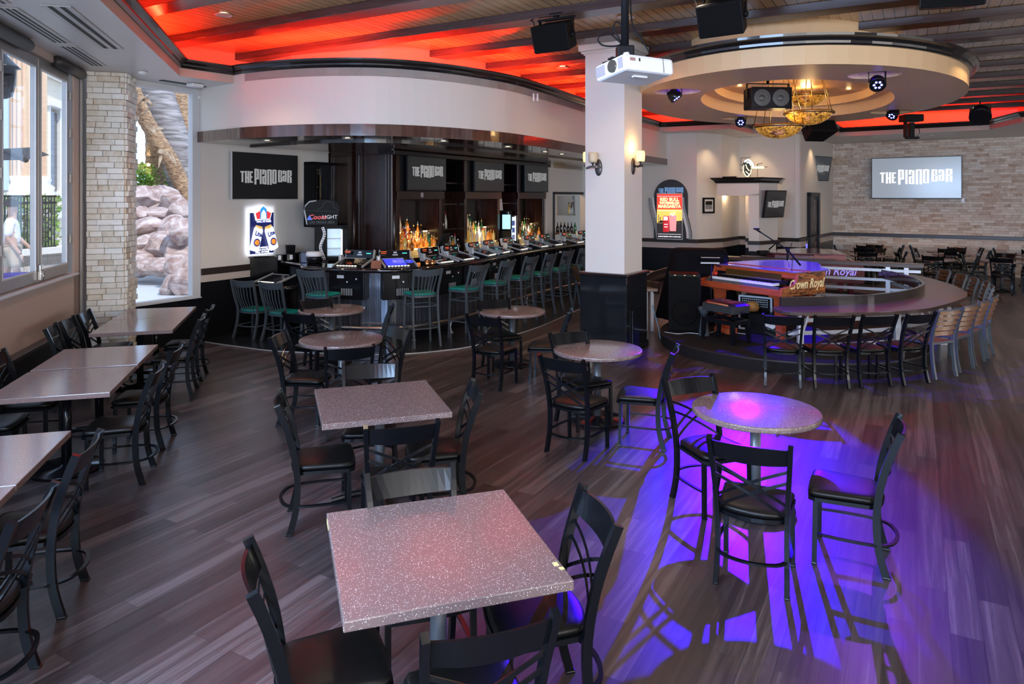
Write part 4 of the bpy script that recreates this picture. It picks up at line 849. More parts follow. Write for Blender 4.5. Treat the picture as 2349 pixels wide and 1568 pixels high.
link('lettering', text_mb('Coors', .12, -.08, .15, -.125, bold=.003, shear=.2), mat('red_letter', (.75, .06, .07), .4, emit=(.7, .05, .06), es=.25), t)
link('lettering', text_mb('LIGHT', .095, .14, .15, -.125), mat('white_letter', (.75, .75, .78), .4, emit=(.7, .7, .75), es=.3), t)
link('lettering', text_mb('LAS VEGAS 2024', .062, 0, .055, -.125), GREY, t)
m = MB(); m.poly_xz([(-.27, .10), (-.17, .10), (-.215, .19)], -.128, -.122); link('mountain_mark', m, mat('blue_letter', (.05, .12, .6), .4, emit=(.05, .12, .7), es=.4), t)
# till screen, paper stack, copper mugs
(ex, ey), a = edge_pt(BE, near_s(BE, -.70, 12.55)); n_ = (-sin(a), cos(a))
t = thing('till_screen', 'tilted black point-of-sale screen seen from behind on the bar', 'till', (ex+n_[0]*.62, ey+n_[1]*.62, 1.171), a+.3); m = MB(T((0, 0, .36), 0, radians(28))); m.box((0, 0, 0), (.40, .035, .30), .01); link('monitor', m, PLB, t); m = MB(); m.box((0, .02, .01), (.24, .22, .02), .005); m.sweep([(0, .03, .02), (0, .04, .2), (0, 0, .34)], .08, .05); link('stand', m, PLB, t)
t = thing('paper_stack', 'stack of white paper slips on the bar beside the third machine', 'paper', (-1.30, 12.18, 1.171), .9); m = MB(); [m.box((rnd.uniform(-.01, .01), rnd.uniform(-.01, .01), .004+k*.008), (.2, .15, .006), 0, T(rz=rnd.uniform(-.1, .1))) for k in range(9)]; link('sheets', m, PLW, t)
t = thing('menu_card', 'small reddish menu card lying on the bar between the first two machines', 'card', (-2.18, 11.42, 1.171), .1); m = MB(T((0, 0, .06), 0, radians(-35))); m.box((0, 0, 0), (.16, .004, .15)); link('card', m, mat('menu_red', (.12, .03, .03), .4), t)
for i, (x, y) in enumerate(((-1.42, 11.88), (-1.34, 11.96))): t = thing('copper_mug', 'small copper mug behind the blue-screened machine, %s of two' % ['left', 'right'][i], 'mug', (x, y, 1.171)); m = MB(); m.lathe([(.032, 0), (.038, .02), (.036, .09), (.034, .09), (.034, .01), (0, .01)], 16); link('cup', m, mat('copper', (.7, .35, .15), .2, metal=1), t); m = MB(); m.tube([(.036, 0, .075), (.06, 0, .06), (.06, 0, .035), (.036, 0, .02)], .005, 6); link('handle', m, MATS['copper'], t)
# ---- back bar
t = thing('back_bar', 'dark wooden back bar with three lit bottle niches', 'back bar')
m = MB(); lbox(m, -.45, 6.05, -.5, .35, 0, 1.14); link('counter', m, DWOOD, t); m = MB(); lbox(m, -.45, 6.07, -.5, .38, 1.14, 1.18, .006); link('counter_top', m, mat('back_counter_top', (.05, .035, .02), .12), t)
NI = [(-.18, 1.117), (2.14, 3.433), (4.48, 5.72)]
for a_, b_ in NI:
    m = MB(); lbox(m, a_-.10, a_, -.5, .02, 1.18, 3.2, .004); lbox(m, b_, b_+.10, -.5, .02, 1.18, 3.2, .004); link('post', m, DWOOD, t)
    m = MB(); lbox(m, a_-.12, b_+.12, -.5, .06, 2.27, 2.43, .006); link('header', m, DWOOD, t)
    m = MB(); lbox(m, a_-.10, b_+.10, -.5, -.02, 2.43, 3.2); link('screen_backing', m, BLKW, t)
    m = MB(); [lbox(m, a_+.02, b_-.02, -.42+.0, -.02-.13*k, 1.18+.11*k, 1.30+.16*k) for k in range(3)]; lbox(m, a_, b_, -.5, .05, 1.18, 1.27); link('bottle_steps', m, mat('step_acrylic', (.55, .45, .25), .2, emit=(1, .62, .22), es=.10), t)
    m = MB(); [lbox(m, a_+.02, b_-.02, -.03-.13*k, -.02-.13*k, 1.285+.16*k, 1.305+.16*k) for k in range(3)]; link('light_strip', m, mat('warm_strip', (1, .8, .5), .4, emit=(1, .74, .38), es=5), t)
    c = LU((a_+b_)/2, -.12); light('niche_lamp', 'POINT', (c[0], c[1], 1.50), 5, (1, .72, .40), size=.05); c = LU((a_+b_)/2, .3); light('counter_wash', 'POINT', (c[0], c[1], 1.3), 3, (1, .7, .3), size=.05)
for s0, s1 in ((1.25, 2.0), (3.55, 4.36)):
    m = MB(); [lbox(m, s0, s1, -.5, -.15, z, z+.025) for z in (1.62, 2.15, 2.6)]; link('shelf', m, DWOOD, t)
m = MB(); lbox(m, -.45, 6.05, -.52, .1, 3.10, 3.19, .01); link('cornice', m, GLOSSB, t)
m = MB(); lbox(m, .42, .50, .06, .065, 2.31, 2.40); link('plaque', m, PLG, t)
# bottles
def gl(name, c, es=0): return mat(name, c, .08, emit=c if es else None, es=es)
BG = [gl('bottle_amber', (.62, .22, .03), .03), gl('bottle_orange', (.8, .28, .04), .03), gl('bottle_clear', (.62, .60, .55)), gl('bottle_dark', (.03, .018, .012)), gl('bottle_green', (.03, .14, .05)), gl('bottle_whiskey', (.35, .11, .02)), gl('bottle_gold', (.8, .55, .15), .02), gl('bottle_red', (.5, .03, .02)), gl('bottle_blue', (.05, .12, .35))]
LBc = [mat('label_white', (.75, .73, .68), .6), mat('label_cream', (.72, .6, .4), .6), mat('label_black', (.03, .03, .03), .5), mat('label_green', (.1, .4, .12), .5), mat('label_pink', (.75, .4, .3), .6)]
CP = [mat('cap_black', (.02, .02, .02), .4), mat('cap_red', (.6, .03, .03), .4), mat('cap_silver', (.6, .6, .62), .25, metal=.8), mat('cap_gold', (.7, .5, .15), .3, metal=.8), mat('cap_white', (.75, .75, .75), .4)]
CN = ['amber', 'orange', 'clear', 'dark', 'green', 'whiskey-brown', 'golden', 'red', 'blue']
SHP = [[(.0, 0), (.036, 0), (.038, .01), (.038, .17), (.03, .20), (.014, .225), (.013, .27)], [(0, 0), (.042, 0), (.044, .01), (.044, .13), (.036, .16), (.015, .185), (.014, .23)], [(0, 0), (.034, 0), (.035, .01), (.036, .14), (.03, .18), (.016, .24), (.014, .29)], [(0, 0), (.03, 0), (.045, .03), (.05, .08), (.042, .13), (.016, .17), (.014, .21)]]
BPR = []
for ci in range(9):
    for si in range(4):
        if (ci+si) % 2 and ci not in (0, 2, 3): continue
        pf = SHP[si]; m = MB(); m.mi = 0; m.lathe(pf, 12); m.mi = 1; R = pf[2][0]+.001; m.lathe([(R, .04), (R, pf[3][1]*.8)], 12, a0=-pi*.95, a1=-pi*.05); m.mi = 2; zt = pf[-1][1]; m.lathe([(.015, zt-.002), (.015, zt+.025), (.006, zt+.03), (.005, zt+.075)] if (ci*3+si) % 3 else [(.016, zt-.002), (.016, zt+.03), (0, zt+.03)], 10)
        o = link('liquor_bottle', m, [BG[ci], LBc[(ci*2+si) % 5], CP[(ci+si*2) % 5]]); o['category'] = 'bottle'; BPR.append((ci, o))
bu = set()
def bottle(ci, x, y, z, label, group):
    c = [o for i, o in BPR if i == ci]; o = rnd.choice(c)
    if o.name not in bu: bu.add(o.name); q = o
    else: q = o.copy(); COL.objects.link(q)
    q.location = (x, y, z); q.rotation_euler = (0, 0, ANG_V+pi/2+rnd.uniform(-.5, .5)+pi/2+ANG_U-ANG_V-pi/2); q['label'] = label; q['group'] = group; return q
PAL = [[[0, 1, 0, 6, 1, 5, 0, 1, 4, 1], [5, 3, 0, 7, 5, 3, 0, 3], [3, 3, 3, 2, 3, 0]], [[6, 6, 2, 6, 2, 2, 6, 2, 1, 1], [2, 6, 2, 2, 6, 4, 2, 4], [7, 2, 7, 6, 2, 4]], [[6, 1, 5, 4, 0, 2, 4, 5, 4, 3], [5, 6, 3, 3, 2, 4, 3, 3], [3, 5, 3, 3, 3, 3]]]
NN = ['left', 'middle', 'right']
for k, (a_, b_) in enumerate(NI):
    for tier in range(3):
        P = PAL[k][tier]; n = len(P); span = (b_-a_-.16)*(1 if tier == 0 else .82 if tier == 1 else .55)
        for i, ci in enumerate(P):
            s = a_+.09+span*(i+.3*rnd.random())/(n-.5)
            x, y = LU(s, -.09-.13*tier+.0); bottle(ci, x, y, 1.272 if tier == 0 and False else 1.306+.16*tier, '%s liquor bottle on the %s step of the %s lit niche' % (CN[ci], ['front', 'middle', 'top'][tier], NN[k]), 'bottles in the lit niches')
            if tier < 2 and i % 2 == 0:
                x, y = LU(s+.055, .0-.13*tier); 
                if tier == 0: bottle(P[(i+3) % n], x, y, 1.272, '%s liquor bottle at the front lip of the %s lit niche' % (CN[P[(i+3) % n]], NN[k]), 'bottles in the lit niches')
for i, ci in enumerate([2, 2, 4, 3, 8, 2, 1, 2, 8, 3, 2, 4]):
    x, y = LU(1.28+i*.062, -.02-.12*(i % 3)); bottle(ci, x, y, 1.181, '%s bottle on the back counter between the left and middle niches' % CN[ci], 'bottles on the back counter')
for i, (ci, s, z) in enumerate([(3, 1.35, 1.646), (5, 1.47, 1.646), (3, 1.66, 1.646), (2, 1.75, 1.646), (4, 1.42, 2.176)]):
    x, y = LU(s, -.28); bottle(ci, x, y, z, '%s bottle on the %s dark shelf between the niches' % (CN[ci], 'upper' if z > 2 else 'lower'), 'bottles on the dark shelves')
t = thing('steel_shaker', 'steel cocktail shaker on the back counter', 'shaker', (*LU(1.24, .05), 1.181)); m = MB(); m.lathe([(.03, 0), (.042, .17), (.04, .18), (0, .18)], 16); link('cup', m, CHROME, t)
# trophy, till and bottle fridge between middle and right niches
t = thing('football_trophy', 'silver football trophy on the till cabinet of the back bar', 'trophy', (*LU(3.62, -.1), 2.0), ANG_U); m = MB(); m.poly_xz([(-.13, 0), (.13, 0), (.05, .38), (-.05, .38)], -.08, .08); link('stand', m, ALU, t); m = MB(); m.lathe([(0, -.15), (.04, -.12), (.075, -.05), (.082, 0), (.075, .05), (.04, .12), (0, .15)], 16, M=T((0.02, 0, .46), 0, 0, radians(80))); link('football', m, CHROME, t)
t = thing('till_cabinet', 'black stepped till cabinet with a lit screen and piano-key stripe', 'till', (*LU(3.9, 0), 1.181), ANG_U); m = MB(); m.box((-.12, .1, .17), (.42, .36, .34), .01); m.box((.05, .12, .58), (.30, .3, .46), .01); link('cabinet', m, PLB, t)
m = MB(); m.box((-.22, -.06, .55), (.03, .2, .34), .005, T(rz=.2)); link('screen', m, mat('till_glow', (.3, .6, .7), .3, emit=(.4, .75, .85), es=.9), t)
m = MB(); KW = [(.0+.02*sin(k*.6), -.035, .78-k*.035) for k in range(12)]; m.sweep(KW, .045, .004, side=(1, 0, 0)); link('key_stripe', m, PLW, t)
t = thing('bottle_fridge', 'narrow lit drinks fridge with blue cans beside the right niche', 'fridge', (*LU(4.24, -.02), 1.181), ANG_U); m = MB(); m.box((0, .15, .35), (.22, .3, .70), .008); link('cabinet', m, PLB, t)
m = MB(); m.box((-.01, -.004, .37), (.15, .008, .56)); link('lit_interior', m, mat('fridge_glow', (.4, .55, .8), .4, emit=(.5, .7, 1), es=1.2), t); m = MB(); m.box((.085, -.012, .37), (.018, .012, .60)); link('light_tube', m, MATS['fridge_light'], t)
m = MB(); [m.box((-.06+.035*(i % 4), -.01, .16+.17*(i//4)), (.025, .006, .12)) for i in range(12)]; link('cans', m, mat('can_blue', (.08, .15, .5), .3, metal=.4), t)
# wine bottles and cabinet in the store room
for i, s in enumerate((1279, 1287, 1295, 1303, 1311, 1319)): x, y, _ = at(s, 533, 19.75); bottle(4 if i == 5 else 3, x, y, 1.335, 'wine bottle in the row seen through the service opening', 'wine bottles in the store room')
for i, s in enumerate((1305, 1309, 1314)): x, y, _ = at(s, 492, 20.1); bottle([6, 2, 2][i], x, y, 1.835, '%s bottle in the wall cabinet of the store room' % ['golden', 'clear', 'clear'][i], 'bottles in the store room cabinet')
t = thing('back_table', 'shelf with supplies seen through the service opening', 'shelf'); m = MB(); p_ = at(1268, 533, 19.6); q_ = at(1345, 533, 20.2); m.prism([(p_.x, p_.y-.15), (q_.x, q_.y-.15), (q_.x, q_.y+.5), (p_.x, p_.y+.5)], 1.29, 1.33); link('shelf', m, SLAT, t)
t = thing('wall_cabinet', 'dark open wall cabinet with bottles in the store room', 'cabinet'); m = MB(); x0, x1, x2 = at(1279, 0, 20.1).x, at(1302, 0, 20.1).x, at(1318, 0, 20.1).x; m.box(((x0+x1)/2, 20.15, 2.08), (x1-x0, .35, .56)); m.box(((x1+x2)/2, 20.15, 1.81), (x2-x1, .35, .04)); m.box(((x1+x2)/2, 20.15, 2.2), (x2-x1, .35, .03)); m.box((x2, 20.15, 2.08), (.03, .35, .56)); m.box(((x1+x2)/2, 20.31, 2.08), (x2-x1, .02, .56)); link('carcass', m, DWOOD, t)
# framed dark display case on the left bar wall
def wallobj(px0, px1, name, label, cat, n=0):
    """thing standing on the bar's end wall: origin at its left edge"""
    def sof(px): r = (px-1174.5)/1632; return (r*A0[1]-A0[0])/(U[0]-r*U[1])
    s0, s1 = sof(px0), sof(px1); return thing(name, label, cat, (*AU(s0, n), 0), ANG_U), s1-s0, AU((s0+s1)/2)[1]
t, W, dd = wallobj(697, 757, 'display_case', 'deep black framed display case holding a guitar neck, beside the dark pilaster', 'display case')
m = MB()
for x0, x1, z0, z1 in ((0, .05, 1.75, 2.98), (W-.05, W, 1.75, 2.98), (0, W, 1.75, 1.80), (0, W, 2.93, 2.98)): m.box(((x0+x1)/2, -.13, (z0+z1)/2), (x1-x0, .26, z1-z0), .004)
m.box((W/2, -.01, 2.36), (W, .02, 1.2)); link('frame', m, PLB, t)
m = MB(); m.box((W/2, -.245, 2.365), (W-.08, .004, 1.15)); link('pane', m, GLASS, t)
m = MB(); m.sweep([(W*.45, -.08, 1.8), (W*.5, -.08, 2.75)], .05, .02, side=(1, 0, 0)); m.box((W*.5, -.08, 2.80), (.08, .02, .14), .01); gk = link('guitar_neck', m, DWOOD, t); m = MB(); m.box((W*.45+.03, -.095, 2.27), (.006, .004, .9)); [m.lathe([(.012, 0), (.012, .02)], 8, (W*.5-.07, -.08, z)) for z in (2.5, 2.76, 2.82)]; link('strings', m, GOLD, gk)
# ---- THE PIANO BAR lettering
GLY = {'T': [(0, .86, 1, 1), (.3, 0, .7, 1)], 'H': [(0, 0, .42, 1), (.6, 0, 1, 1), (.42, .4, .6, .52)], 'E': [(0, 0, .48, 1), (.48, .87, 1, 1), (.48, .45, .88, .57), (.48, 0, 1, .13)],
 'P': [(0, 0, .42, 1), (.42, .9, .58, 1), (.58, .33, 1, .985), (.42, .33, .58, .43)], 'I': [(.12, 0, .88, 1)], 'a': [(.56, 0, 1, .97), (0, .88, .56, 1), (0, .66, .4, .88), (0, .02, .4, .55), (.4, 0, .56, .09), (.4, .46, .56, .55)],
 'n': [(0, 0, .4, .98), (.4, .9, .6, 1), (.6, 0, 1, .98)], 'O': [(0, .02, .4, .98), (.6, .02, 1, .98), (.4, .9, .6, 1), (.4, 0, .6, .1)], 'B': [(0, 0, .42, 1), (.42, .9, .6, 1), (.42, .46, .6, .54), (.42, 0, .6, .1), (.6, .01, 1, .48), (.6, .53, .94, .98)], 'R': [(0, 0, .42, 1), (.42, .9, .6, 1), (.6, .54, 1, .98), (.42, .46, .72, .54), (.6, 0, 1, .47)]}
WORD = [('T', .0, .075, .13, .82), ('H', .085, .075, .08, .84), ('E', .17, .06, .10, .82), ('P', .26, .085, .0, 1), ('I', .355, .045, .03, .97), ('a', .41, .08, .02, .97), ('n', .505, .088, 0, 1.0), ('O', .605, .085, .06, 1.0), ('B', .72, .085, .18, .97), ('a', .815, .08, .22, .96), ('R', .91, .09, .15, .99)]
def pianobar(W, Hh, x=0, z=0, y=0, M=None):
    m = MB(M)
    for ch, x0, w_, b0, t0 in WORD:
        for a, b, c, d in GLY[ch]: m.rect(x+(x0+a*w_-.5)*W, z+(b0+b*(t0-b0)-.5)*Hh, x+(x0+c*w_-.5)*W, z+(b0+d*(t0-b0)-.5)*Hh, y, .003)
    return m
TVF = mat('tv_bezel', (.012, .012, .013), .25); TVS = mat('tv_screen', (.004, .004, .005), .22, spec=.25, emit=(.25, .26, .28), es=.02); TVL = mat('tv_lettering', (.3, .3, .3), .5, emit=(.42, .42, .42), es=.4)
def tv(label, loc, rz, w_, h_, lw=.78, lz=.02, tilt=0, scr=None, let=None, edge=ALU, group=None, thick=.05):
    t = thing('television', label, 'television', loc, rz, group); M = T((0, 0, 0), 0, tilt)
    m = MB(M); m.box((0, .025, 0), (w_, thick, h_), .006); link('bezel', m, edge, t)
    m = MB(M); m.box((0, -.0015, 0), (w_-.012, .012, h_-.012), .002); link('front_frame', m, TVF, t)
    m = MB(M); m.box((0, -.009, 0.004), (w_-.04, .004, h_-.05)); s = link('screen', m, scr or TVS, t)
    link('screen_lettering', pianobar(w_*lw, w_*lw*.24, 0, lz, -.0125, M), let or TVL, s); return t
t, W, dd = wallobj(523, 674, 'x', '', '', .10); c = t.location.copy(); bpy.data.objects.remove(t)
tv('large dark television on the white wall at the left end of the bar', (c.x+U[0]*W/2, c.y+U[1]*W/2, 2.68), ANG_U, 1.46, .81, lz=-.01)
for k, s0 in enumerate((.0, 2.37, 4.68)):
    x, y = LU(s0+.645, .06); tv('television over the %s bottle niche of the back bar' % NN[k], (x, y, 2.80), ANG_U, 1.27, .72, .8, lz=.02, edge=BLKW, scr=mat('bar_tv_screen', (.008, .008, .009), .25, spec=.3, emit=(.2, .21, .22), es=.06))
# ================================================================= SIGNS ON THE WALLS
def em(name, c, e=.6, r=.4): return mat(name, c, r, emit=c, es=e)
NAVY = em('sign_navy', (.008, .014, .10), .5); SWH = em('sign_white', (.9, .92, 1), 1.0); SOR = em('sign_orange', (.95, .25, .03), .8); SRD = em('sign_red', (.75, .04, .05), .7); SBL = em('sign_blue', (.04, .30, .75), .7); SGD = em('sign_gold', (.8, .5, .12), .6); SDB = em('sign_darkblue', (.02, .04, .25), .5)
t, W, dd = wallobj(569, 622, 'beer_sign', 'back-lit beer can sign glowing on the white wall under the television', 'lit sign', .03)
cW = W/2; z0, z1 = 1.32, 2.04
m = MB(); m.box((cW, -.02, (z0+z1)/2), (W, .03, z1-z0), .003); link('panel', m, NAVY, t)
m = MB(); m.box((cW, .008, (z0+z1)/2), (W+.03, .012, z1-z0+.03)); link('backlight', m, em('backlight_glow', (.75, .85, 1), 1.7), t)
m = MB(); m.poly_xz([(cW-.15, 1.90), (cW+.15, 1.90), (cW+.19, 2.04), (cW, 2.18), (cW-.19, 2.04)], -.06, -.038); c = link('crest', m, SWH, t)
m = MB(); m.poly_xz([(cW-.14, 1.93), (cW-.07, 1.93), (cW-.06, 2.08), (cW-.17, 2.03)], -.064, -.058); m.poly_xz([(cW+.14, 1.93), (cW+.07, 1.93), (cW+.06, 2.08), (cW+.17, 2.03)], -.064, -.058); link('red_field', m, SRD, c)
m = MB(); m.poly_xz([(cW-.075, 1.93), (cW+.075, 1.93), (cW+.07, 2.10), (cW, 2.155), (cW-.07, 2.10)], -.066, -.06); link('blue_field', m, SBL, c)
m = MB(); m.box((cW, -.068, 1.955), (.11, .004, .03)); [m.box((cW-.045+.022*i, -.068, 2.0), (.01, .004, .05)) for i in range(5)]; m.poly_xz([(cW-.05, 2.03), (cW+.05, 2.03), (cW, 2.09)], -.07, -.066); link('building_mark', m, SWH, c)
m = MB(); m.box((cW, -.066, 1.885), (.30, .01, .055), .004); b = link('name_band', m, SDB, c); link('lettering', text_mb('HALL OF FAME', .048, cW, 1.885, -.075, bold=.001), SWH, b)
for s, cxx in ((-1, cW-.155), (1, cW+.165)):
    M = T((cxx, -.07, 1.60), 0, 0, radians(-19 if s > 0 else 15)); m = MB(M); m.sweep([(0, 0, -.23), (0, 0, -.21), (0, 0, .15), (0, 0, .20)], .20, .05, n=20, side=(1, 0, 0), smooth=True, rs=[.8, 1, 1, .72]); cn = link('can', m, SWH, t)
    m = MB(M); m.sweep([(0, 0, .17), (0, 0, .215)], .16, .045, n=16, side=(1, 0, 0), rs=[1, .92]); link('can_rim', m, SGD, cn)
    link('lettering', text_mb('Lite', .115, .0, .07, -.03, bold=.004, M=M, sx=.85), SDB, cn)
    m = MB(M @ T((0, -.03, -.08), 0, pi/2)); m.lathe([(0, 0), (.07, 0), (.07, .003), (0, .003)], 24); link('ring_mark', m, SDB, cn); m = MB(M @ T((0, -.034, -.08), 0, pi/2)); m.lathe([(0, 0), (.048, 0), (.048, .003), (0, .003)], 20); link('orange_mark', m, SOR, cn)
for i, (tx, sz_, z) in enumerate((('PROUD PARTNER OF', .036, 1.425), ('THE PRO FOOTBALL', .046, 1.385), ('HALL OF FAME', .046, 1.345))): link('lettering', text_mb(tx, sz_, cW, z, -.037, bold=.0008), SWH, t)
c_ = t.location; light('sign_glow', 'AREA', (c_.x+U[0]*cW+V[0]*.012, c_.y+U[1]*cW+V[1]*.012, 1.72), 2.2, (.75, .85, 1), aim=(c_.x+U[0]*cW-V[0], c_.y+U[1]*cW-V[1], 1.72), size=W+.12, size_y=.85)
# piano-shaped board and poster
W1A = ANG_V; MW = (4.379, 19.55)
t = thing('piano_board', 'dark arched board with a wavy keyboard band on the far wall', 'wall board', (MW[0]+V[1]*.03, MW[1]-.03, 0), W1A)
m = MB(); m.poly_xz([(-.47, 1.17), (.47, 1.17)]+[(.47*cos(a), 2.33+.47*sin(a)) for a in [pi*i/20 for i in range(21)]], -.03, .0); link('board', m, mat('board_grey', (.03, .03, .035), .4), t)
for s, off in ((-1, 0), (1, 0)):
    pts = []
    for i in range(17):
        k = i/16; z = 1.2+1.1*k; x = (-.53+.0*k+.10*(1-cos(pi*(1-k)))*.9) if s < 0 else (.53-.02-.11*(1-cos(pi*k))*.9); pts.append((x, -.04, z))
    m = MB(); m.sweep(pts, .15, .012, side=(1, 0, 0)); kb = link('keyboard_band', m, PLW, t)
    m = MB(); [m.box((p[0]+(.03 if s > 0 else -.03), -.049, p[2]+dz), (.07, .004, .016)) for p in pts[:-1] for dz in (.01, .045)]; link('black_keys', m, PLB, kb)
    m = MB(); m.sweep([(p[0]-.075, p[1], p[2]) for p in pts], .012, .014, side=(1, 0, 0)); m.sweep([(p[0]+.075, p[1], p[2]) for p in pts], .012, .014, side=(1, 0, 0)); link('band_edge', m, PLB, kb)
link('lettering', pianobar(.70, .17, 0, 2.50, -.034), em('board_letters', (.22, .42, .75), .3), t)
t = thing('poster', 'bright drink poster on a lit screen on the far wall', 'poster', (MW[0]+V[1]*.03, MW[1]-.03, 0), W1A); px0, px1 = -.37, .33
m = MB(); m.box((-.02, -.065, 1.79), (.72, .03, 1.27), .004); link('frame', m, ALU, t)
m = MB(); m.rect(px0, 1.98, px1, 2.40, -.083); link('red_field', m, em('poster_red', (.80, .05, .03), .75), t)
m = MB(); m.rect(px0, 1.60, px1, 1.98, -.083); link('yellow_field', m, em('poster_yellow', (.95, .62, .13), .7), t)
m = MB(); m.rect(px0, 1.18, px1, 1.62, -.083); m.poly_xz([(px0, 1.61), (-.25, 1.68), (-.1, 1.64), (.0, 1.70), (.15, 1.66), (.33, 1.68), (.33, 1.6)], -.086, -.083); m.rect(-.335, 1.64, -.32, 1.83, -.086); m.rect(-.29, 1.64, -.27, 1.77, -.086); link('ground_field', m, em('poster_dark', (.05, .04, .04), .2), t)
CRM = em('poster_cream', (.95, .85, .45), .8)
for tx, sz_, z, w_ in (('RED BULL', .125, 2.25, 1.05), ('WATERMELON', .088, 2.155, 1.0), ('MARGARITA', .125, 2.06, .98)): link('lettering', text_mb(tx, sz_, -.02, z, -.09, bold=.006, sx=w_*.92), CRM, t)
m = MB(); [m.rect(px0+.03+i*.033, 2.33, px0+.045+i*.033, 2.345, -.088) for i in range(20)]; [m.rect(px0+.03+i*.033, 1.935, px0+.045+i*.033, 1.95, -.088) for i in range(20)]; [m.rect(px0+.03+i*.033, 1.295, px0+.045+i*.033, 1.31, -.088) for i in range(20)]; link('bead_border', m, SWH, t)
m = MB(T((-.11, -.10, 1.58))); m.sweep([(0, 0, -.22), (0, 0, -.2), (0, 0, .19), (0, 0, .22)], .17, .03, n=18, side=(1, 0, 0), rs=[.85, 1, 1, .8]); cn = link('can', m, em('poster_can', (.65, .02, .03), .5), t); m = MB(T((-.11, -.118, 1.58))); m.rect(-.06, .1, .05, .2, 0); m.rect(-.05, -.02, .05, -.0, 0); m.rect(-.05, -.09, .05, -.07, 0); link('can_label', m, SWH, cn)
m = MB(T((.08, -.10, 1.60))); m.sweep([(0, 0, -.21), (0, 0, .22)], .2, .03, n=18, side=(1, 0, 0), rs=[.85, 1.05]); g_ = link('drink', m, em('poster_pink', (.95, .28, .30), .8), t); m = MB(T((.08, -.115, 1.86))); [m.lathe([(0, -.03), (.04, 0), (0, .03)], 10, (x, 0, z)) for x, z in ((-.05, 0), (.04, .02), (0, -.04))]; link('ice', m, em('poster_ice', (1, .8, .8), .7), g_)
link('lettering', text_mb('ALWAYS SERVED WITH A GOLD BAR', .038, -.02, 1.235, -.088, bold=.001), SWH, t)
# framed keyboard picture
t = thing('framed_picture', 'small black-framed keyboard photograph on the far wall', 'picture', (4.987+.843*.487-.03, 19.2+.55*.487-.05, 2.087), atan2(.55, .843))
m = MB(); [m.box(c, s, .003) for c, s in (((0, 0, .19), (.44, .04, .05)), ((0, 0, -.19), (.44, .04, .05)), ((-.2, 0, 0), (.05, .04, .43)), ((.2, 0, 0), (.05, .04, .43)))]; link('frame', m, PLB, t); m = MB(); m.box((0, .0, 0), (.38, .01, .36)); link('mount', m, mat('mount_board', (.7, .68, .66), .7), t); m = MB(); m.box((0, -.008, .01), (.26, .004, .22)); p_ = link('photograph', m, PLB, t); m = MB(); [m.box((-.10+i*.05, -.011, -.04), (.035, .002, .12)) for i in range(5)]; link('keys', m, PLG, p_)
# wall televisions on the right
t = tv('big bright television on the brick wall', (12.22, 21.63, 2.93), atan2(-.572, .82), 2.40, 1.27, .80, .03, scr=mat('big_screen', (.25, .27, .30), .16, emit=(.45, .52, .60), es=.32), let=mat('big_letters', (.8, .8, .8), .5, emit=(.95, .95, .92), es=.6), edge=TVF)  # screen's grey-blue colour and glow mostly imitate reflected daylight
t.location = (11.62+.62, 22.05-.46, 2.90)
tv('television tilted on an arm, high on the wall before the brick corner', (9.37, 21.60, 3.18), radians(38), 1.15, .75, .8, 0, tilt=radians(9), edge=PLB, scr=mat('dim_screen', (.02, .02, .022), .12, emit=(.2, .2, .2), es=.05)); 
t = thing('tv_arm', 'black wall bracket behind the high tilted television', 'bracket', (9.32, 21.75, 3.18), radians(55)); m = MB(); m.box((0, 0, 0), (.2, .22, .35), .01); link('arm', m, PLB, t)
tv('television leaning on the side of the alcove under the guitar sign', (6.93, 18.72, 2.13), atan2(.6, .8)+.05, .98, .72, .8, .0, tilt=radians(8), edge=PLB, scr=MATS['dim_screen'])
t = thing('wall_switch', 'small white plate on the brick wall at the lower right corner of the big television', 'switch', (13.28, 20.95, 2.22), atan2(-.572, .82)); m = MB(); m.box((0, -.02, 0), (.09, .02, .14), .004); link('plate', m, PLW, t)
# neon guitar sign on the alcove shelf
NY = em('neon_yellow', (1, .85, .35), 3.2); NW = em('neon_white', (.75, .95, 1), 3.5)
t = thing('neon_sign', 'small neon guitar and helmet sign on the alcove shelf', 'neon sign', (6.28, 18.95, 2.83), radians(-8)); t.scale = (.85, .85, .85)
m = MB(); m.poly_xz([(-.10, .08), (0, .02), (.10, .15), (.14, .35), (.06, .52), (-.08, .55), (-.16, .42), (-.14, .2)], .02, .03); link('backing', m, PLBG, t)
m = MB(); m.tube(crom([(-.12, 0, .40), (-.13, 0, .20), (-.03, 0, .04), (.08, 0, .14), (.10, 0, .26)], 4), .011, 6); m.tube(crom([(-.06, 0, .42), (-.02, 0, .30), (.05, 0, .22)], 3), .010, 6); m.tube([(-.06, 0, .2), (.04, 0, .10)], .01, 6); m.tube([(.10, 0, .34), (.42, 0, .34)], .010, 6); m.tube([(.10, 0, .30), (.42, 0, .30)], .010, 6); [m.tube([(.15+i*.05, 0, .30), (.15+i*.05, 0, .34)], .006, 6) for i in range(6)]; m.tube([(.46+.03*cos(a), 0, .32+.03*sin(a)) for a in [2*pi*i/8 for i in range(9)]], .008, 6); link('yellow_tube', m, NY, t)
m = MB(); m.tube(crom([(-.10, 0, .50), (.02, 0, .56), (.13, 0, .46), (.17, 0, .34)], 4), .022, 8); m.tube(crom([(-.03, 0, .47), (.04, 0, .48), (.10, 0, .38)], 4), .018, 8); link('white_tube', m, NW, t)
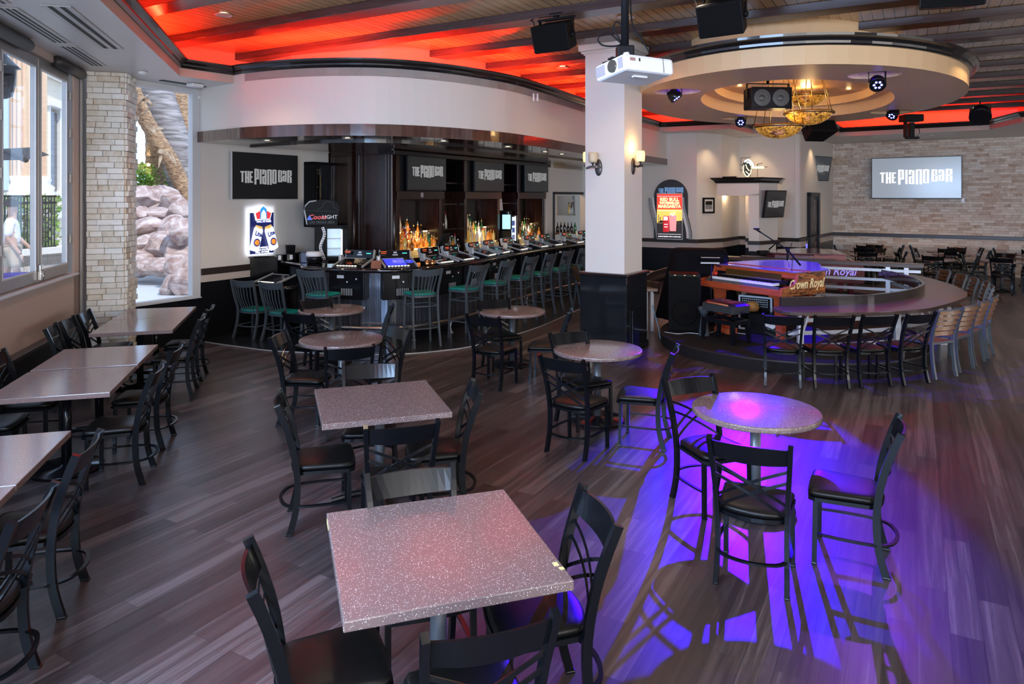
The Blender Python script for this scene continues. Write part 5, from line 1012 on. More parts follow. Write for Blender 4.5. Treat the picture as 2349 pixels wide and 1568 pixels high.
m = MB(); [m.tube(p, .007, 6) for p in ([(-.2, .02, .62), (.1, .02, .64)], [(-.2, .02, .15), (-.2, .02, .62)], [(-.24, .02, .25), (-.1, .02, .25)], [(-.24, .02, .40), (-.1, .02, .40)], [(.3, .02, 0), (.3, .02, .42)], [(.28, .02, .42), (.45, .02, .46)], [(.4, .02, .34), (.6, .02, .34)], [(-.05, .02, 0), (-.05, .02, .12)], [(.08, .02, 0), (.08, .02, .1)])]; link('wire_frame', m, PLB, t)
t = thing('shelf_box', 'small flat black box on the alcove shelf', 'box', (5.85, 19.12, 2.83), radians(-30)); m = MB(); m.box((0, 0, .02), (.35, .15, .04), .01); link('box', m, PLB, t)

# ================================================================= STAGE
def hull(P):
    P = sorted(set(P)); r = []
    for Q in (P, P[::-1]):
        k = []
        for p in Q:
            while len(k) > 1 and (k[-1][0]-k[-2][0])*(p[1]-k[-2][1])-(k[-1][1]-k[-2][1])*(p[0]-k[-2][0]) <= 0: k.pop()
            k.append(p)
        r += k[:-1]
    return r
SG = hull([(4.28+1.93*cos(a), 11.06+1.93*sin(a)) for a in [2*pi*i/60 for i in range(60)]]+[(5.3+1.6*cos(a), 13.0+1.6*sin(a)) for a in [2*pi*i/48 for i in range(48)]]+[(6.3+1.6*cos(a), 15.3+1.6*sin(a)) for a in [2*pi*i/48 for i in range(48)]])
t = thing('stage', 'low curved black stage with a metal edge strip', 'stage'); m = MB(); m.prism(SG, .0, .165); link('platform', m, CARPET, t); m = MB(); m.sweep([(x, y, .167) for x, y in SG], .02, .01, closed=True); link('edge_strip', m, BRAIL, t)
# curved piano counter
CO = crom([(3.70, 10.12), (3.72, 9.80), (3.90, 9.66), (4.17, 9.64), (4.64, 9.64), (5.14, 9.71), (5.77, 9.96), (6.23, 10.30), (6.79, 10.81), (7.20, 11.26), (7.50, 11.75), (7.76, 12.36), (7.95, 13.0), (8.08, 13.7), (8.14, 14.4)], 4)
CI = crom([(3.86, 10.22), (4.46, 10.29), (5.00, 10.40), (5.48, 10.58), (6.22, 11.09), (6.80, 11.75), (7.1, 12.35), (7.28, 13.0), (7.36, 13.7), (7.4, 14.3)], 4)
t = thing('piano_counter', 'long curved brown speckled counter around the pianos', 'counter'); m = MB(); m.prism(CO+CI[::-1], .70, .75, .004); link('counter_top', m, CTOP, t)
m = MB(); m.profile(CI, [(.01, .70), (.01, .875), (-.035, .875), (-.035, .70), (.01, .70)]); link('upstand', m, mat('upstand_laminate', (.035, .028, .024), .12, coat=.4), t)
for i, (x, y) in enumerate(((4.02, 9.92), (5.55, 10.25), (6.7, 11.15), (7.6, 12.4), (7.95, 13.8))):
    m = MB(); m.box((x, y, .35), (.075, .075, .70), .006); m.box((x+.09, y, .10), (.10, .06, .20), .004); link('post', m, ALU, t)
IR = offset(CI, .22, False)
for z in (.22, .40, .58): m = MB(); m.sweep([(x, y, z) for x, y in IR], .012, .055, side=(0, 0, 1)) if False else m.sweep([(x, y, z) for x, y in IR], .055, .02, side=(0, 0, 1)); link('rail', m, ALU, t)
m = MB(); m.sweep([(4.15, 9.95, .69), (4.02, 10.0, .18)], .03, .02); m.sweep([(5.5, 10.28, .2), (5.9, 10.5, .69)], .03, .03); link('brace', m, ALU, t)
# counter glimpsed on the left of the stage
LC = crom([(2.52, 12.14), (2.40, 12.5), (2.45, 13.0), (2.75, 13.9), (3.3, 14.9)], 4)
t = thing('side_counter', 'curved counter end left of the stage, beside the column', 'counter'); m = MB(); m.prism(LC+[(2.3, 15.6), (1.7, 14.2), (1.62, 12.35), (1.75, 12.14)], .70, .75, .004); link('counter_top', m, mat('pale_speckle', (.35, .27, .22), .3), t)
m = MB(); m.profile(LC, [(.0, .66), (0, .85), (-.03, .85), (-.03, .66), (0, .66)]); link('upstand', m, BRAIL, t)
m = MB(); m.box((2.42, 12.3, .35), (.06, .06, .70), .005); m.box((2.33, 12.35, .35), (.05, .05, .70), .005); link('post', m, ALU, t)
# bridge rail between the two pianos
B0, B1 = Vector((8.02, 13.85, 0)), Vector((3.9, 16.2, 0)); bd = (B1-B0); BL = bd.length; BM = T(B0, atan2(bd.y, bd.x))
t = thing('rail_shelf', 'long brown shelf on a white-railed fence crossing between the pianos', 'rail'); m = MB(BM); m.box((BL/2, -.12, .965), (BL, .34, .07), .006); link('shelf', m, CTOP, t); m = MB(BM); m.box((2.55, -.16, 1.01), (1.9, .26, .02), .004); link('raised_strip', m, BRAIL, t)
for x in (.30, .62, 1.9, 3.4): m = MB(BM); m.box((x, .02, .465), (.085, .06, .93), .005); link('post', m, ALU, t)
for z in (.85, .66, .47, .30): m = MB(BM); m.box((1.7, .03, z), (3.3, .03, .045), .004); m.box((1.7, .05, z+.03), (3.3, .012, .012)); link('rail', m, ALU, t)
# pianos
def piano(name, label, cat, O, k, mirror=False, z0=.165, front=CHERRY, side=BURL, lidm=LID):
    """local x along the keyboard (left to right for the player), y into the body"""
    L = 1.62; s = -1 if mirror else 1; t = thing(name, label, cat, (O[0], O[1], z0), atan2(k[1], k[0]) if not mirror else atan2(k[1], k[0])+pi)
    F = Matrix.Scale(-1, 4, (1, 0, 0)) if mirror else Matrix()
    def P(m, nme, mt, par=None): return link(nme, m, mt, par or t)
    m = MB(F); m.box((L/2, .03, .715), (L, .06, .10), .008); P(m, 'key_slip', front)
    m = MB(F); m.box((L/2, .35, .69), (L-.02, .62, .05)); P(m, 'key_bed', front)
    def cheek(x0, x1, nm, mt):
        m = MB(F); pr = [(0, .67), (.98, .67), (.98, 1.0), (.36, 1.0), (.33, .90), (.28, .83), (.20, .80), (.10, .80), (.02, .79), (-.01, .73)]; n = len(pr)
        vs = [(x0, y, z) for y, z in pr]+[(x1, y, z) for y, z in pr]; m._add(vs, [(i, (i+1) % n, n+(i+1) % n, n+i) for i in range(n)]+[tuple(range(n))[::-1], tuple(n+i for i in range(n))]); return P(m, nm, mt)
    cheek(-.035, 0, 'left_cheek', front); c = cheek(L, L+.03, 'side_panel', side)
    m = MB(F); pr = [(-.01, .73), (.02, .79), (.10, .80), (.20, .80), (.28, .83), (.33, .90), (.36, 1.0), (.345, 1.0), (.31, .90), (.27, .85), (.2, .82), (.02, .81), (-.03, .73)]; m.sweep([(L+.012, y, z) for y, z in [(-.012, .69), (.0, .79), (.10, .805), (.20, .81), (.28, .84), (.33, .90), (.36, 1.0)]], .045, .02, side=(1, 0, 0)); P(m, 'cheek_edge', front)
    # body behind: curved case
    body = [(0, 1.0), (0, .60), (L, .60), (L, .98), (L-.10, 1.12), (L-.35, 1.28), (L-.55, 1.55), (L-.8, 1.85), (.35, 1.9), (.08, 1.75)]
    m = MB(F); m.prism([(x, y) for x, y in body], .68, .985); P(m, 'case', side)
    m = MB(F); m.box((L/2, .48, .99), (L-.02, .26, .03), .004); m.box((L/2, .37, .955), (L-.02, .03, .09), .004); P(m, 'front_board', front)
    lidp = [(-.03, .60), (L+.05, .60), (L+.06, .95), (L-.02, 1.13), (L-.3, 1.32), (L-.5, 1.60), (L-.8, 1.92), (.35, 1.96), (.05, 1.8), (-.04, 1.5)]
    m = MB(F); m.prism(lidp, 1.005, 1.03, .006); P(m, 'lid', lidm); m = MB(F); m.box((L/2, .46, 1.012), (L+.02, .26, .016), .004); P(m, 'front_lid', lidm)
    m = MB(F); m.sweep([(-.03, .60, 1.016), (L+.05, .60, 1.016)], .03, .02); P(m, 'lid_edge', front)
    for x in (.55, 1.05): m = MB(F); m.box((x, .40, .99), (.10, .03, .05), .006); P(m, 'bracket', PLB)
    m = MB(F); m.box((L/2, .33, .92), (L-.5, .012, .09)); P(m, 'music_ledge', GOLD)
    # digital keyboard
    m = MB(F); m.box((L/2, .08, .765), (L-.16, .02, .07), .003); m.box((L/2, .20, .76), (L-.16, .28, .05), .003); m.box((L/2, .29, .85), (L-.16, .14, .04), .003, T((0, 0, 0))); kb = P(m, 'keyboard', PLB)
    m = MB(F); m.box((L/2, .062, .765), (L-.16, .012, .07), .002); P(m, 'keyboard_front', mat('keyboard_grey', (.09, .095, .10), .35), kb)
    m = MB(F); nK = 50; w_ = (L-.34)/nK; [m.box((.14+w_*(i+.5), .145, .822), (w_-.0015, .15, .036), .0) for i in range(nK)]; P(m, 'white_keys', PLW, kb)
    m = MB(F); [m.box((.14+w_*(i+1), .175, .846), (w_*.5, .09, .014)) for i in range(nK-1) if i % 7 not in (2, 6)]; P(m, 'black_keys', PLBG, kb)
    m = MB(F); [m.box((.2+.022*i, .285, .872), (.012, .008+.012*(i % 3), .003)) for i in range(55)]; P(m, 'controls', PLG, kb)
    # legs
    for x, y in ((.22, .22), (L-.16, .2), (L*.45, 1.75)): m = MB(F); m.box((x, y, .64), (.34, .14, .05), .004); m.sweep([(x, y, 0), (x, y, .64)], .13, .10, side=(1, 0, 0), rs=[.8, 1.3]); P(m, 'leg', front)
    return t, F, L
K1 = (.5, -.866)
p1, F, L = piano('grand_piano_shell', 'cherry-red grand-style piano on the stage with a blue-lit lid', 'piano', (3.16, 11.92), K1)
for tx, x0, sz_ in (('Crown', .50, .27), ('Royal', .97, .27)): pass
m = MB(); M = T((L+.032, 0, 0), pi/2); link('lettering', text_mb('Crown Royal', .20, .54, .835, 0, bold=.003, shear=.35, M=M, sx=.74, depth=.002), mat('gold_letter', (.85, .65, .32), .35), [o for o in p1.children if o.name.startswith('side_panel')][0])
m = MB(T((0, 0, 0))); m.lathe([(.05, 0), (.05, .07)], 12, (.30, .42, .90)); o = thing('red_object', 'small red and white object under the piano front lid', 'object', (3.42, 11.93, 1.03)); link('body', (lambda q: (q.lathe([(0, -.03), (.03, -.02), (.036, 0), (.03, .02), (0, .03)], 14), q)[1])(MB()), mat('toy_red', (.7, .03, .02), .3), o); m.bm.free()
p2, F2, _ = piano('grand_piano_shell', 'maroon grand-style piano beyond the white-railed fence', 'piano', (7.55, 15.0), (-.495, -.869), mirror=False, z0=-.02, front=MAROON, side=MAROON, lidm=mat('piano_lid_brown', (.20, .10, .12), .07, coat=.6))
p2.rotation_euler = (0, 0, radians(75)); p2.location = (7.35, 14.85, .09); m = MB(); m.box((-.02, .5, .55), (.035, 1.0, .26), .004); link('side_apron', m, MAROON, p2)
M = T((-.037, 0, 0), -pi/2)
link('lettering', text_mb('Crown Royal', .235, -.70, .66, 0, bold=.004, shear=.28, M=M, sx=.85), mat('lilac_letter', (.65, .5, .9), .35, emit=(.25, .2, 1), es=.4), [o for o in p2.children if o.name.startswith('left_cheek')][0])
# bench
t = thing('piano_bench', 'black tufted adjustable piano bench with blue reflections', 'bench', (3.19, 10.63, .166), radians(-59)); X = (1, 0, 0)
m = MB(); m.box((0, 0, .50), (.60, .36, .12), .01); link('seat_box', m, mat('bench_box', (.035, .038, .042), .35), t)
m = MB(); n = 24; mm = 14; vs = []
for j in range(mm+1):
    for i in range(n+1):
        x = -.31+.62*i/n; y = -.19+.38*j/mm; e = min(1, 6*min(i/n, 1-i/n))*min(1, 5*min(j/mm, 1-j/mm)); z = .555+.05*e**.5
        for bx in (-.18, -.06, .06, .18):
            for by in (-.07, .07): z -= .016*math.exp(-((x-bx)**2+(y-by)**2)/.0008)
        vs.append((x, y, z))
m._add(vs, [(j*(n+1)+i, j*(n+1)+i+1, (j+1)*(n+1)+i+1, (j+1)*(n+1)+i) for j in range(mm) for i in range(n)], True); link('tufted_cushion', m, mat('bench_leather', (.005, .005, .007), .2, spec=.35), t)
for sx in (-1, 1):
    for sy in (-1, 1): m = MB(); m.sweep([(sx*.29, sy*.17, 0), (sx*.29, sy*.17, .05), (sx*.285, sy*.165, .09), (sx*.275, sy*.155, .32)], .05, .05, side=X, rs=[.8, .75, 1, 1.2]); link('leg', m, PLBG, t)
m = MB(); [m.box(c, s, .003) for c, s in (((0, .17, .31), (.6, .03, .06)), ((0, -.17, .31), (.6, .03, .06)), ((.28, 0, .31), (.03, .34, .06)), ((-.28, 0, .31), (.03, .34, .06)))]; [m.sweep([(-.2, y, .34), (.2, y, .44)], .02, .02) for y in (-.12, .12)]; [m.sweep([(.2, y, .34), (-.2, y, .44)], .02, .02) for y in (-.12, .12)]; link('under_frame', m, PLBG, t)
m = MB(T((.31, 0, .46), 0, 0, pi/2)); m.lathe([(.02, 0), (.022, .03), (0, .035)], 12); m2 = T((-.31, 0, .46), 0, 0, -pi/2); link('knob', m, PLBG, t)
# subwoofer speaker, draped stack, tablet
t = thing('floor_speaker', 'tall black floor speaker at the left end of the stage', 'loudspeaker', (2.77, 11.42, .166), radians(-12)); m = MB(); m.box((0, .16, .46), (.50, .46, .92), .02); link('cabinet', m, PLB, t); m = MB(); m.box((0, -.075, .45), (.46, .012, .86), .005); g = link('grille', m, GRILLE, t); m = MB(T((0, -.085, .30), 0, pi/2)); m.lathe([(.19, 0), (.20, .004), (.185, .006), (.06, -.0), (.05, .006), (0, .008)], 32); link('woofer', m, mat('woofer_dark', (.006, .005, .005), .85, spec=.08), g)
m = MB(); [m.box((x, -.08, .90), (.03, .01, .012)) for x in (-.15, 0, .15)]; link('catch', m, BRASS, t)
t = thing('draped_equipment', 'equipment stack hidden under a black cloth behind the floor speaker', 'draped stack', (3.30, 12.55, .0), radians(-20)); m = MB(); m.box((0, 0, .7), (.6, .45, 1.3)); link('equipment', m, PLB, t); m = MB(); rows = 14; n = 72; vs = []
for j in range(rows+1):
    k = j/rows; z = 1.40-1.22*max(0, (k-.15)/.85)
    for i in range(n):
        a = 2*pi*i/n; e = 4.0; rx, ry = .47, .33; c, s = cos(a), sin(a); q = (abs(c)**e+abs(s)**e)**(-1/e); f = min(1, k/.15); sp = 1+.42*max(0, k-.15)*1.1; fold = 1+max(0, k-.2)*.13*sin(a*9+1.3)+max(0, k-.2)*.07*sin(a*15)
        vs.append((rx*c*q*f*sp*fold, ry*s*q*f*sp*fold, z))
m._add(vs, [(j*n+i, j*n+(i+1) % n, (j+1)*n+(i+1) % n, (j+1)*n+i) for j in range(rows) for i in range(n)], True); link('cloth', m, CLOTH, t)
t = thing('control_tablet', 'tilted control unit with a blue-lit edge on a stand beside the draped stack', 'control unit', (3.26, 11.70, 1.28), radians(-10)); m = MB(T((0, 0, 0), 0, radians(40))); m.box((0, 0, 0), (.32, .025, .15), .006); link('unit', m, PLB, t); m = MB(T((0, 0, 0), 0, radians(40))); m.box((0, -.016, -.055), (.30, .006, .03)); m.box((0, -.016, .07), (.30, .006, .006)); link('white_keys', m, PLW, t); m = MB(); m.tube([(0, .02, 0), (.12, .15, -.1), (.2, .3, -.14)], .012, 8); m.tube([(0.02, .05, -.05), (.02, .1, -1.11)], .014, 8); link('stand', m, PLB, t)
# gear under the piano
t = thing('rack_case', 'silver-edged equipment rack under the red piano', 'equipment rack', (4.05, 11.62, .166), radians(-40)); m = MB(); m.box((0, 0, .27), (.52, .4, .54), .01); link('case', m, PLB, t); m = MB(); [m.box(c, s, .003) for c, s in (((0, -.205, .54), (.54, .02, .03)), ((.26, -.205, .27), (.03, .02, .54)), ((-.26, -.205, .27), (.03, .02, .54)), ((0, -.205, .01), (.54, .02, .03)))]; link('edging', m, ALU, t); m = MB(); [m.lathe([(.009, 0), (.009, .012)], 6, M=T((-.2+.033*i, -.21, .50-.035*j), 0, pi/2)) for i in range(13) for j in range(4)]; link('knobs', m, PLW, t)
t = thing('drum_speaker', 'black box with a round white star mark under the piano', 'speaker box', (3.98, 11.22, .166), radians(-35)); m = MB(); m.box((0, .1, .16), (.46, .4, .32), .01); link('box', m, PLB, t); m = MB(T((.12, -.105, .17), 0, pi/2)); m.lathe([(.07, 0), (.085, 0), (.085, .004), (.07, .004)], 24); [m.box((.035*cos(a), .035*sin(a), .003), (.07, .012, .003), 0, T(rz=0)) for a in (0.0,)]; m.box((0, 0, .003), (.09, .012, .003)); m.box((0, 0, .003), (.012, .09, .003)); link('star_mark', m, PLW, t)
t = thing('music_bag', 'tan bag lying under the piano', 'bag', (3.80, 11.25, .50), .4); m = MB(); m.lathe([(0, 0), (.09, .02), (.11, .08), (.09, .14), (.03, .17), (0, .17)], 14); link('bag', m, mat('tan_leather', (.45, .22, .06), .5), t)
t = thing('pedal_box', 'cherry-red pedal box on the stage under the piano', 'pedal', (3.38, 11.25, .166), radians(-59)); m = MB(); m.box((0, 0, .05), (.3, .2, .09), .01); m.box((0, .05, .3), (.1, .05, .45), .01); link('box', m, CHERRY, t); m = MB(); [m.box((x, -.13, .03), (.03, .1, .012), .004) for x in (-.07, 0, .07)]; link('pedals', m, BRASS, t)
t = thing('desk_fan', 'grey cone-shaped lamp standing behind the bench', 'lamp', (2.98, 11.05, .166)); m = MB(); m.lathe([(.09, 0), (.085, .02), (.05, .26), (.04, .3)], 20); m.lathe([(.04, .3), (.085, .40), (.09, .44), (.0, .46)], 20); link('body', m, GREY, t)
t = thing('stage_cable', 'thin white cable lying on the stage along the speaker', 'cable'); m = MB(); m.tube(crom([(2.42, 11.3, .172), (2.6, 11.15, .172), (2.8, 11.22, .172), (3.0, 11.13, .172), (3.3, 11.35, .172), (3.7, 11.1, .172)], 5), .006, 6); link('cable', m, ALU, t)
t = thing('floor_cable', 'light blue cable hanging at the left edge of the stage', 'cable'); m = MB(); m.tube(crom([(2.36, 11.95, .5), (2.40, 11.7, .2), (2.38, 11.35, .05), (2.48, 11.0, .01)], 4), .008, 6); link('cable', m, mat('cable_blue', (.1, .35, .6), .4), t)
# microphones
def mic(label, base, elbow, tip, tail, cable):
    t = thing('microphone_stand', label, 'microphone stand'); m = MB(); m.lathe([(.03, 0), (.03, .006), (.012, .02)], 12, base); m.tube([base, elbow], .009, 8); link('chrome_post', m, CHROME, t)
    m = MB(); m.tube([tail, elbow, tip], .011, 8, rs=[1.5, 1.1, .8]); m.tube([Vector(elbow)+Vector((0, 0, -.16)), elbow], .018, 8); m.lathe([(0, -.03), (.03, -.02), (.03, .02), (0, .03)], 12, elbow); link('boom', m, PLB, t)
    m = MB(); v = (Vector(tip)-Vector(elbow)).normalized(); m.tube([Vector(tip)-v*.03, Vector(tip)+v*.07], .014, 8); m.box(Vector(tip)+v*.05+Vector((0, 0, .01)), (.09, .03, .025), .004); link('clip', m, PLB, t)
    m = MB(); m.tube(crom(cable, 5), .005, 6); link('cable', m, PLB, t); return t
zb = 1.20; e1 = at(1807, 573, 10.95); mic('black boom microphone stand rising from the red piano, blue-lit', (at(1811, 625, 10.95).x, 10.95, 1.175), e1, at(1741, 530, 10.8), at(1836, 608, 11.0), [at(1818, 582, 10.9), at(1817, 640, 10.85), at(1826, 680, 10.7), at(1829, 690, 10.6)])
e2 = at(1782, 556, 15.6); mic('second boom microphone stand behind, on the maroon piano', (e2.x, 15.6, 1.04), e2, at(1862, 541, 15.4), at(1764, 572, 15.7), [at(1851, 545, 15.4), at(1850, 560, 15.4), at(1851, 566, 15.4)])
t = thing('mic_cradle', 'drink holder clip hanging from the tip of the second microphone boom', 'clip', at(1850.5, 564, 15.4)); m = MB(); m.tube([(0, 0, -.05), (0, 0, .05)], .02, 8); link('mic', m, mat('mic_blue', (.2, .2, .8), .3, emit=(.2, .2, 1), es=.5), t)
t = thing('mixer_box', 'small black box with cables on the maroon piano lid', 'box', at(1751, 572.5, 15.6), .2); t.location.z = 1.05; m = MB(); m.box((0, 0, .05), (.24, .15, .09), .01); link('box', m, PLB, t); m = MB(); m.tube(crom([(.1, 0, .08), (.3, .1, .03), (.5, -.1, .06), (.7, 0, .25)], 4), .008, 6); link('cable', m, PLB, t)

# ================================================================= HANGING FROM THE CEILING
# projector
t = thing('projector', 'white projector hanging on a black pole at the top centre', 'projector', (.86, 5.0, 3.20), radians(52)); t.rotation_euler = (radians(-7), 0, radians(30))
PT = t; m = MB(); m.box((0, 0, 0), (.44, .33, .115), .022); link('body', m, PLW, t)
m = MB(); m.box((-.221, .10, .0), (.004, .10, .075)); m.box((-.221, -.12, 0), (.004, .05, .075)); v_ = link('vent_grille', m, PLG, t); 
m = MB(T((-.222, -.035, 0), 0, 0, pi/2)); m.lathe([(.043, -.01), (.045, .006), (.036, .008), (.033, -.004), (0, -.008)], 24); link('lens', m, mat('lens_glass', (.10, .09, .07), .05, metal=.3), t)
m = MB(); m.box((-.15, -.166, .02), (.045, .004, .022)); link('sticker', m, mat('sticker', (.35, .2, .18), .5), t); m = MB(); m.box((-.09, -.166, .02), (.01, .004, .022)); m.box((.12, -.1662, 0), (.002, .003, .10)); link('port', m, PLB, t); m = MB(); m.box((.0, -.05, -.06), (.12, .03, .012), .004); m.lathe([(.02, 0), (.02, .015)], 10, (-.17, -.13, .056)); link('foot', m, PLW, t)
t = thing('projector_mount', 'black ceiling pole and bracket holding the projector', 'ceiling mount', (.797, 5.02, 3.27)); m = MB(); m.tube([(0, 0, .10), (0, 0, 1.44)], .028, 16); link('pole', m, PLB, t); m = MB(); m.box((0, 0, .06), (.12, .10, .09), .01); m.box((0, 0, .01), (.22, .16, .012)); [m.tube([(0, 0, .03), (x, y, -.005)], .008, 6) for x, y in ((.13, .1), (-.15, .06), (.12, -.08), (-.13, -.1))]; link('bracket', m, PLB, t); m = MB(); m.lathe([(.1, 1.42), (.1, 1.435)], 20); link('ceiling_plate', m, PLB, t)
m = MB(); m.tube(crom([(.035, 0, 1.3), (.04, 0, .8), (.05, .02, .3), (.12, 0, .15), (.17, 0, .05), (.1, 0, .0)], 5), .006, 6); m.tube(crom([(-.02, 0, .12), (-.12, 0, .20), (-.19, 0, .16), (-.15, 0, .11), (-.03, 0, .12), (-.08, 0, .23), (-.05, 0, .28), (0, 0, .2)], 5), .006, 6); link('cable', m, PLB, t)
def speaker(label, loc, rz, rx, w_=.56, h_=.36, d_=.36, mount=True, arm=.22, grille=True):
    t = thing('ceiling_speaker', label, 'loudspeaker', loc, rz); M = T((0, 0, 0), 0, rx); m = MB(M); P = [(-w_/2, -d_/2), (w_/2, -d_/2), (w_/2*.72, d_/2), (-w_/2*.72, d_/2)]
    m.prism(P, -h_/2, h_/2, .012); link('cabinet', m, PLB, t); m = MB(M); m.box((0, -d_/2-.004, 0), (w_-.03, .012, h_-.03), .003); link('grille', m, GRILLE, t)
    if mount:
        m = MB(); m.box((0, 0, h_/2+.05), (w_*1.05, .05, .03), .005); [m.box((s*w_*.47, 0, h_/4+.03), (.015, .05, h_/2+.03)) for s in (-1, 1)]; m.box((0, 0, h_/2+arm/2+.05), (.06, .06, arm)); m.box((0, 0, h_/2+arm+.04), (.25, .15, .02)); link('bracket', m, BLK, t); m = MB(); m.tube(crom([(-w_*.5, 0, 0), (-w_*.62, 0, .1), (-w_*.66, 0, .22), (-w_*.8, 0, .26)], 4), .008, 6); link('cable', m, PLB, t)
        m = MB(M @ T((w_*.44, 0, 0), 0, 0, pi/2)); m.lathe([(.035, -.03), (.035, .03), (.02, .04), (0, .04)], 12); link('knob', m, PLB, t)
    return t
speaker('black speaker hanging from the boards left of the column', (.56, 9.0, 4.345), radians(-32), radians(20), .50, .34, .36, arm=.06)
speaker('black speaker at the top edge, right of the projector pole', (2.36, 7.9, 4.31), radians(-35), radians(22), .50, .36, .36, arm=.10)
speaker('black speaker just showing at the top edge on the right', (4.50, 7.35, 4.42), radians(-15), radians(10), .6, .3, .36, arm=.02)
speaker('black wedge speaker behind the glass bowl lamps', (6.45, 15.0, 3.72), radians(15), radians(-28), .62, .30, .42, arm=.45)
t = thing('twin_speaker', 'black twin-cone speaker hanging in front of the ceiling ring opening', 'loudspeaker', (3.78, 10.4, 3.76), radians(4)); m = MB(); m.box((0, .12, 0), (.60, .30, .31), .015); link('cabinet', m, PLB, t)
for s in (-1, 1):
    m = MB(T((s*.14, -.035, 0), 0, pi/2)); m.lathe([(.125, -.002), (.13, .004), (.115, .006), (.05, -.012), (.045, .0), (.025, .006), (0, .008)], 28); link('cone', m, mat('cone_grey', (.05, .05, .05), .35), t)
m = MB(); [m.box(c, s_, .003) for c, s_ in (((0, -.035, .15), (.6, .02, .012)), ((0, -.035, -.15), (.6, .02, .012)), ((.295, -.035, 0), (.012, .02, .3)), ((-.295, -.035, 0), (.012, .02, .3)))]; m.box((0, -.03, .0), (.57, .004, .28)); link('front_frame', m, PLBG, t)
m = MB(); m.box((0, .1, .22), (.64, .05, .015)); [m.box((s*.315, .1, .11), (.012, .05, .23)) for s in (-1, 1)]; m.tube([(0, .1, .22), (0, .1, .92)], .02, 8); link('bracket', m, BLK, t)
# glass bowl lamps
AMB = m_grain('amber_glass', (.06, .018, .006), (.75, .36, .05), .25, (9, 9, 9), dist=2.5); n_, l_, b_ = nodes(AMB); l_.new([x for x in n_ if x.type == 'VALTORGB'][0].outputs[0], b_.inputs['Emission Color']); b_.inputs['Emission Strength'].default_value = .38
bp = n_.new('ShaderNodeBump'); bp.inputs['Strength'].default_value = .5; l_.new([x for x in n_ if x.type == 'TEX_NOISE'][0].outputs[0], bp.inputs['Height']); l_.new(bp.outputs[0], b_.inputs['Normal'])
def bowl(label, x, y, z, r, zt):
    t = thing('bowl_pendant', label, 'pendant lamp', (x, y, z), rnd.random()*3, 'glass bowl lamps in the ceiling ring'); m = MB(); m.lathe([(r*.96, 0), (r*.90, -.05), (r*.74, -.115), (r*.50, -.165), (r*.25, -.19), (.0, -.198)], 36); link('glass_bowl', m, AMB, t)
    m = MB(); m.lathe([(r*.95, .015), (r*1.0, .02), (r*1.04, 0), (r*1.03, -.02), (r*.97, -.025)], 36); link('rim', m, BRASS, t); m = MB(); m.lathe([(0, -.205), (.02, -.2), (.015, -.19)], 10); link('finial', m, BRASS, t)
    for k in range(6): a = 2*pi*k/6; m = MB(); m.tube([(r*1.0*cos(a), r*1.0*sin(a), .01), (.13*cos(a), .13*sin(a), zt-z)], .007, 6); link('hanging_rod', m, BRASS, t)
    m = MB(); m.lathe([(.16, zt-z-.02), (.16, zt-z), (0, zt-z)], 20); link('canopy', m, BRASS, t); light('bowl_lamp', 'POINT', (x, y, z+.08), 12, (1, .62, .25), size=.1)
bowl('lowest glass bowl lamp, left of the three', 4.31, 11.5, 3.455, .385, 4.62); bowl('middle glass bowl lamp, right of the three', 4.86, 11.65, 3.69, .385, 4.62); bowl('highest glass bowl lamp, partly behind the twin speaker, with a dark blue segment', 5.28, 12.75, 4.13, .36, 4.62)
# spotlights
def spot(label, loc, aim, e, on=True, s=1, col=BLUE, ang=38, cat='stage light'):
    t = thing('stage_spotlight', label, cat, loc); d = (Vector(aim)-Vector(loc)).normalized(); M = Matrix.Translation((0, 0, -.05)) @ (-d).to_track_quat('Z', 'Y').to_matrix().to_4x4()
    m = MB(M); m.lathe([(0, .10*s), (.07*s, .09*s), (.10*s, .03*s), (.105*s, -.06*s), (.10*s, -.07*s), (.085*s, -.06*s)], 24); link('housing', m, PLBG, t)
    m = MB(M); m.lathe([(0, -.055*s), (.085*s, -.055*s)], 20); link('lens', m, em('spot_lens_blue', (.08, .05, 1), 3) if on else PLBG, t)
    if on: m = MB(M); [m.lathe([(0, .006), (.016, 0), (0, -.006)], 8, (.045*cos(a), .045*sin(a), -.063*s)) for a in [k*pi/3 for k in range(6)]]; link('led', m, em('led_core', (.18, .2, 1), 6), t)
    m = MB(); m.sweep([(-.11*s, 0, -.05), (-.11*s, 0, .10), (.11*s, 0, .10), (.11*s, 0, -.05)], .012, .03); m.tube([(0, 0, .10), (0, 0, .19)], .012, 8); link('yoke', m, BLK, t)
    if e: l = light('spot_beam', 'SPOT', Vector(loc)+Vector((0, 0, -.05))+d*.13, e, col, aim=aim, size=.035, spot=ang, blend=.25)
    return t
spot('spotlight in the left recess of the ceiling ring, purple glow around it', (2.50, 10.95, 3.93), (4.6, 10.2, .75), 1300, True, 1.0, ang=46)
spot('spotlight in the right recess of the ceiling ring', (4.85, 9.45, 3.88), (3.3, 4.6, 0), 170, True, 1.0, ang=46, col=(.28, .03, 1))
spot('brightly glaring blue spotlight in the far left recess of the ring', (4.66, 14.5, 3.90), (2.0, 6.1, .3), 9500, True, 1.0, ang=17.5)
spot('blue spotlight in the far right recess of the ring', (7.15, 13.35, 3.92), (4.55, 11.75, 1.1), 4200, True, 1.0, ang=26)
spot('black spotlight hanging under the boards at the far right', (8.95, 13.6, 3.95), (6, 9, 0), 0, False, 1.8)
light('recess_glow', 'POINT', (2.62, 10.95, 4.05), 1.6, BLUE, size=.05); light('recess_glow', 'POINT', (4.66, 9.45, 4.05), 1.2, BLUE, size=.05)
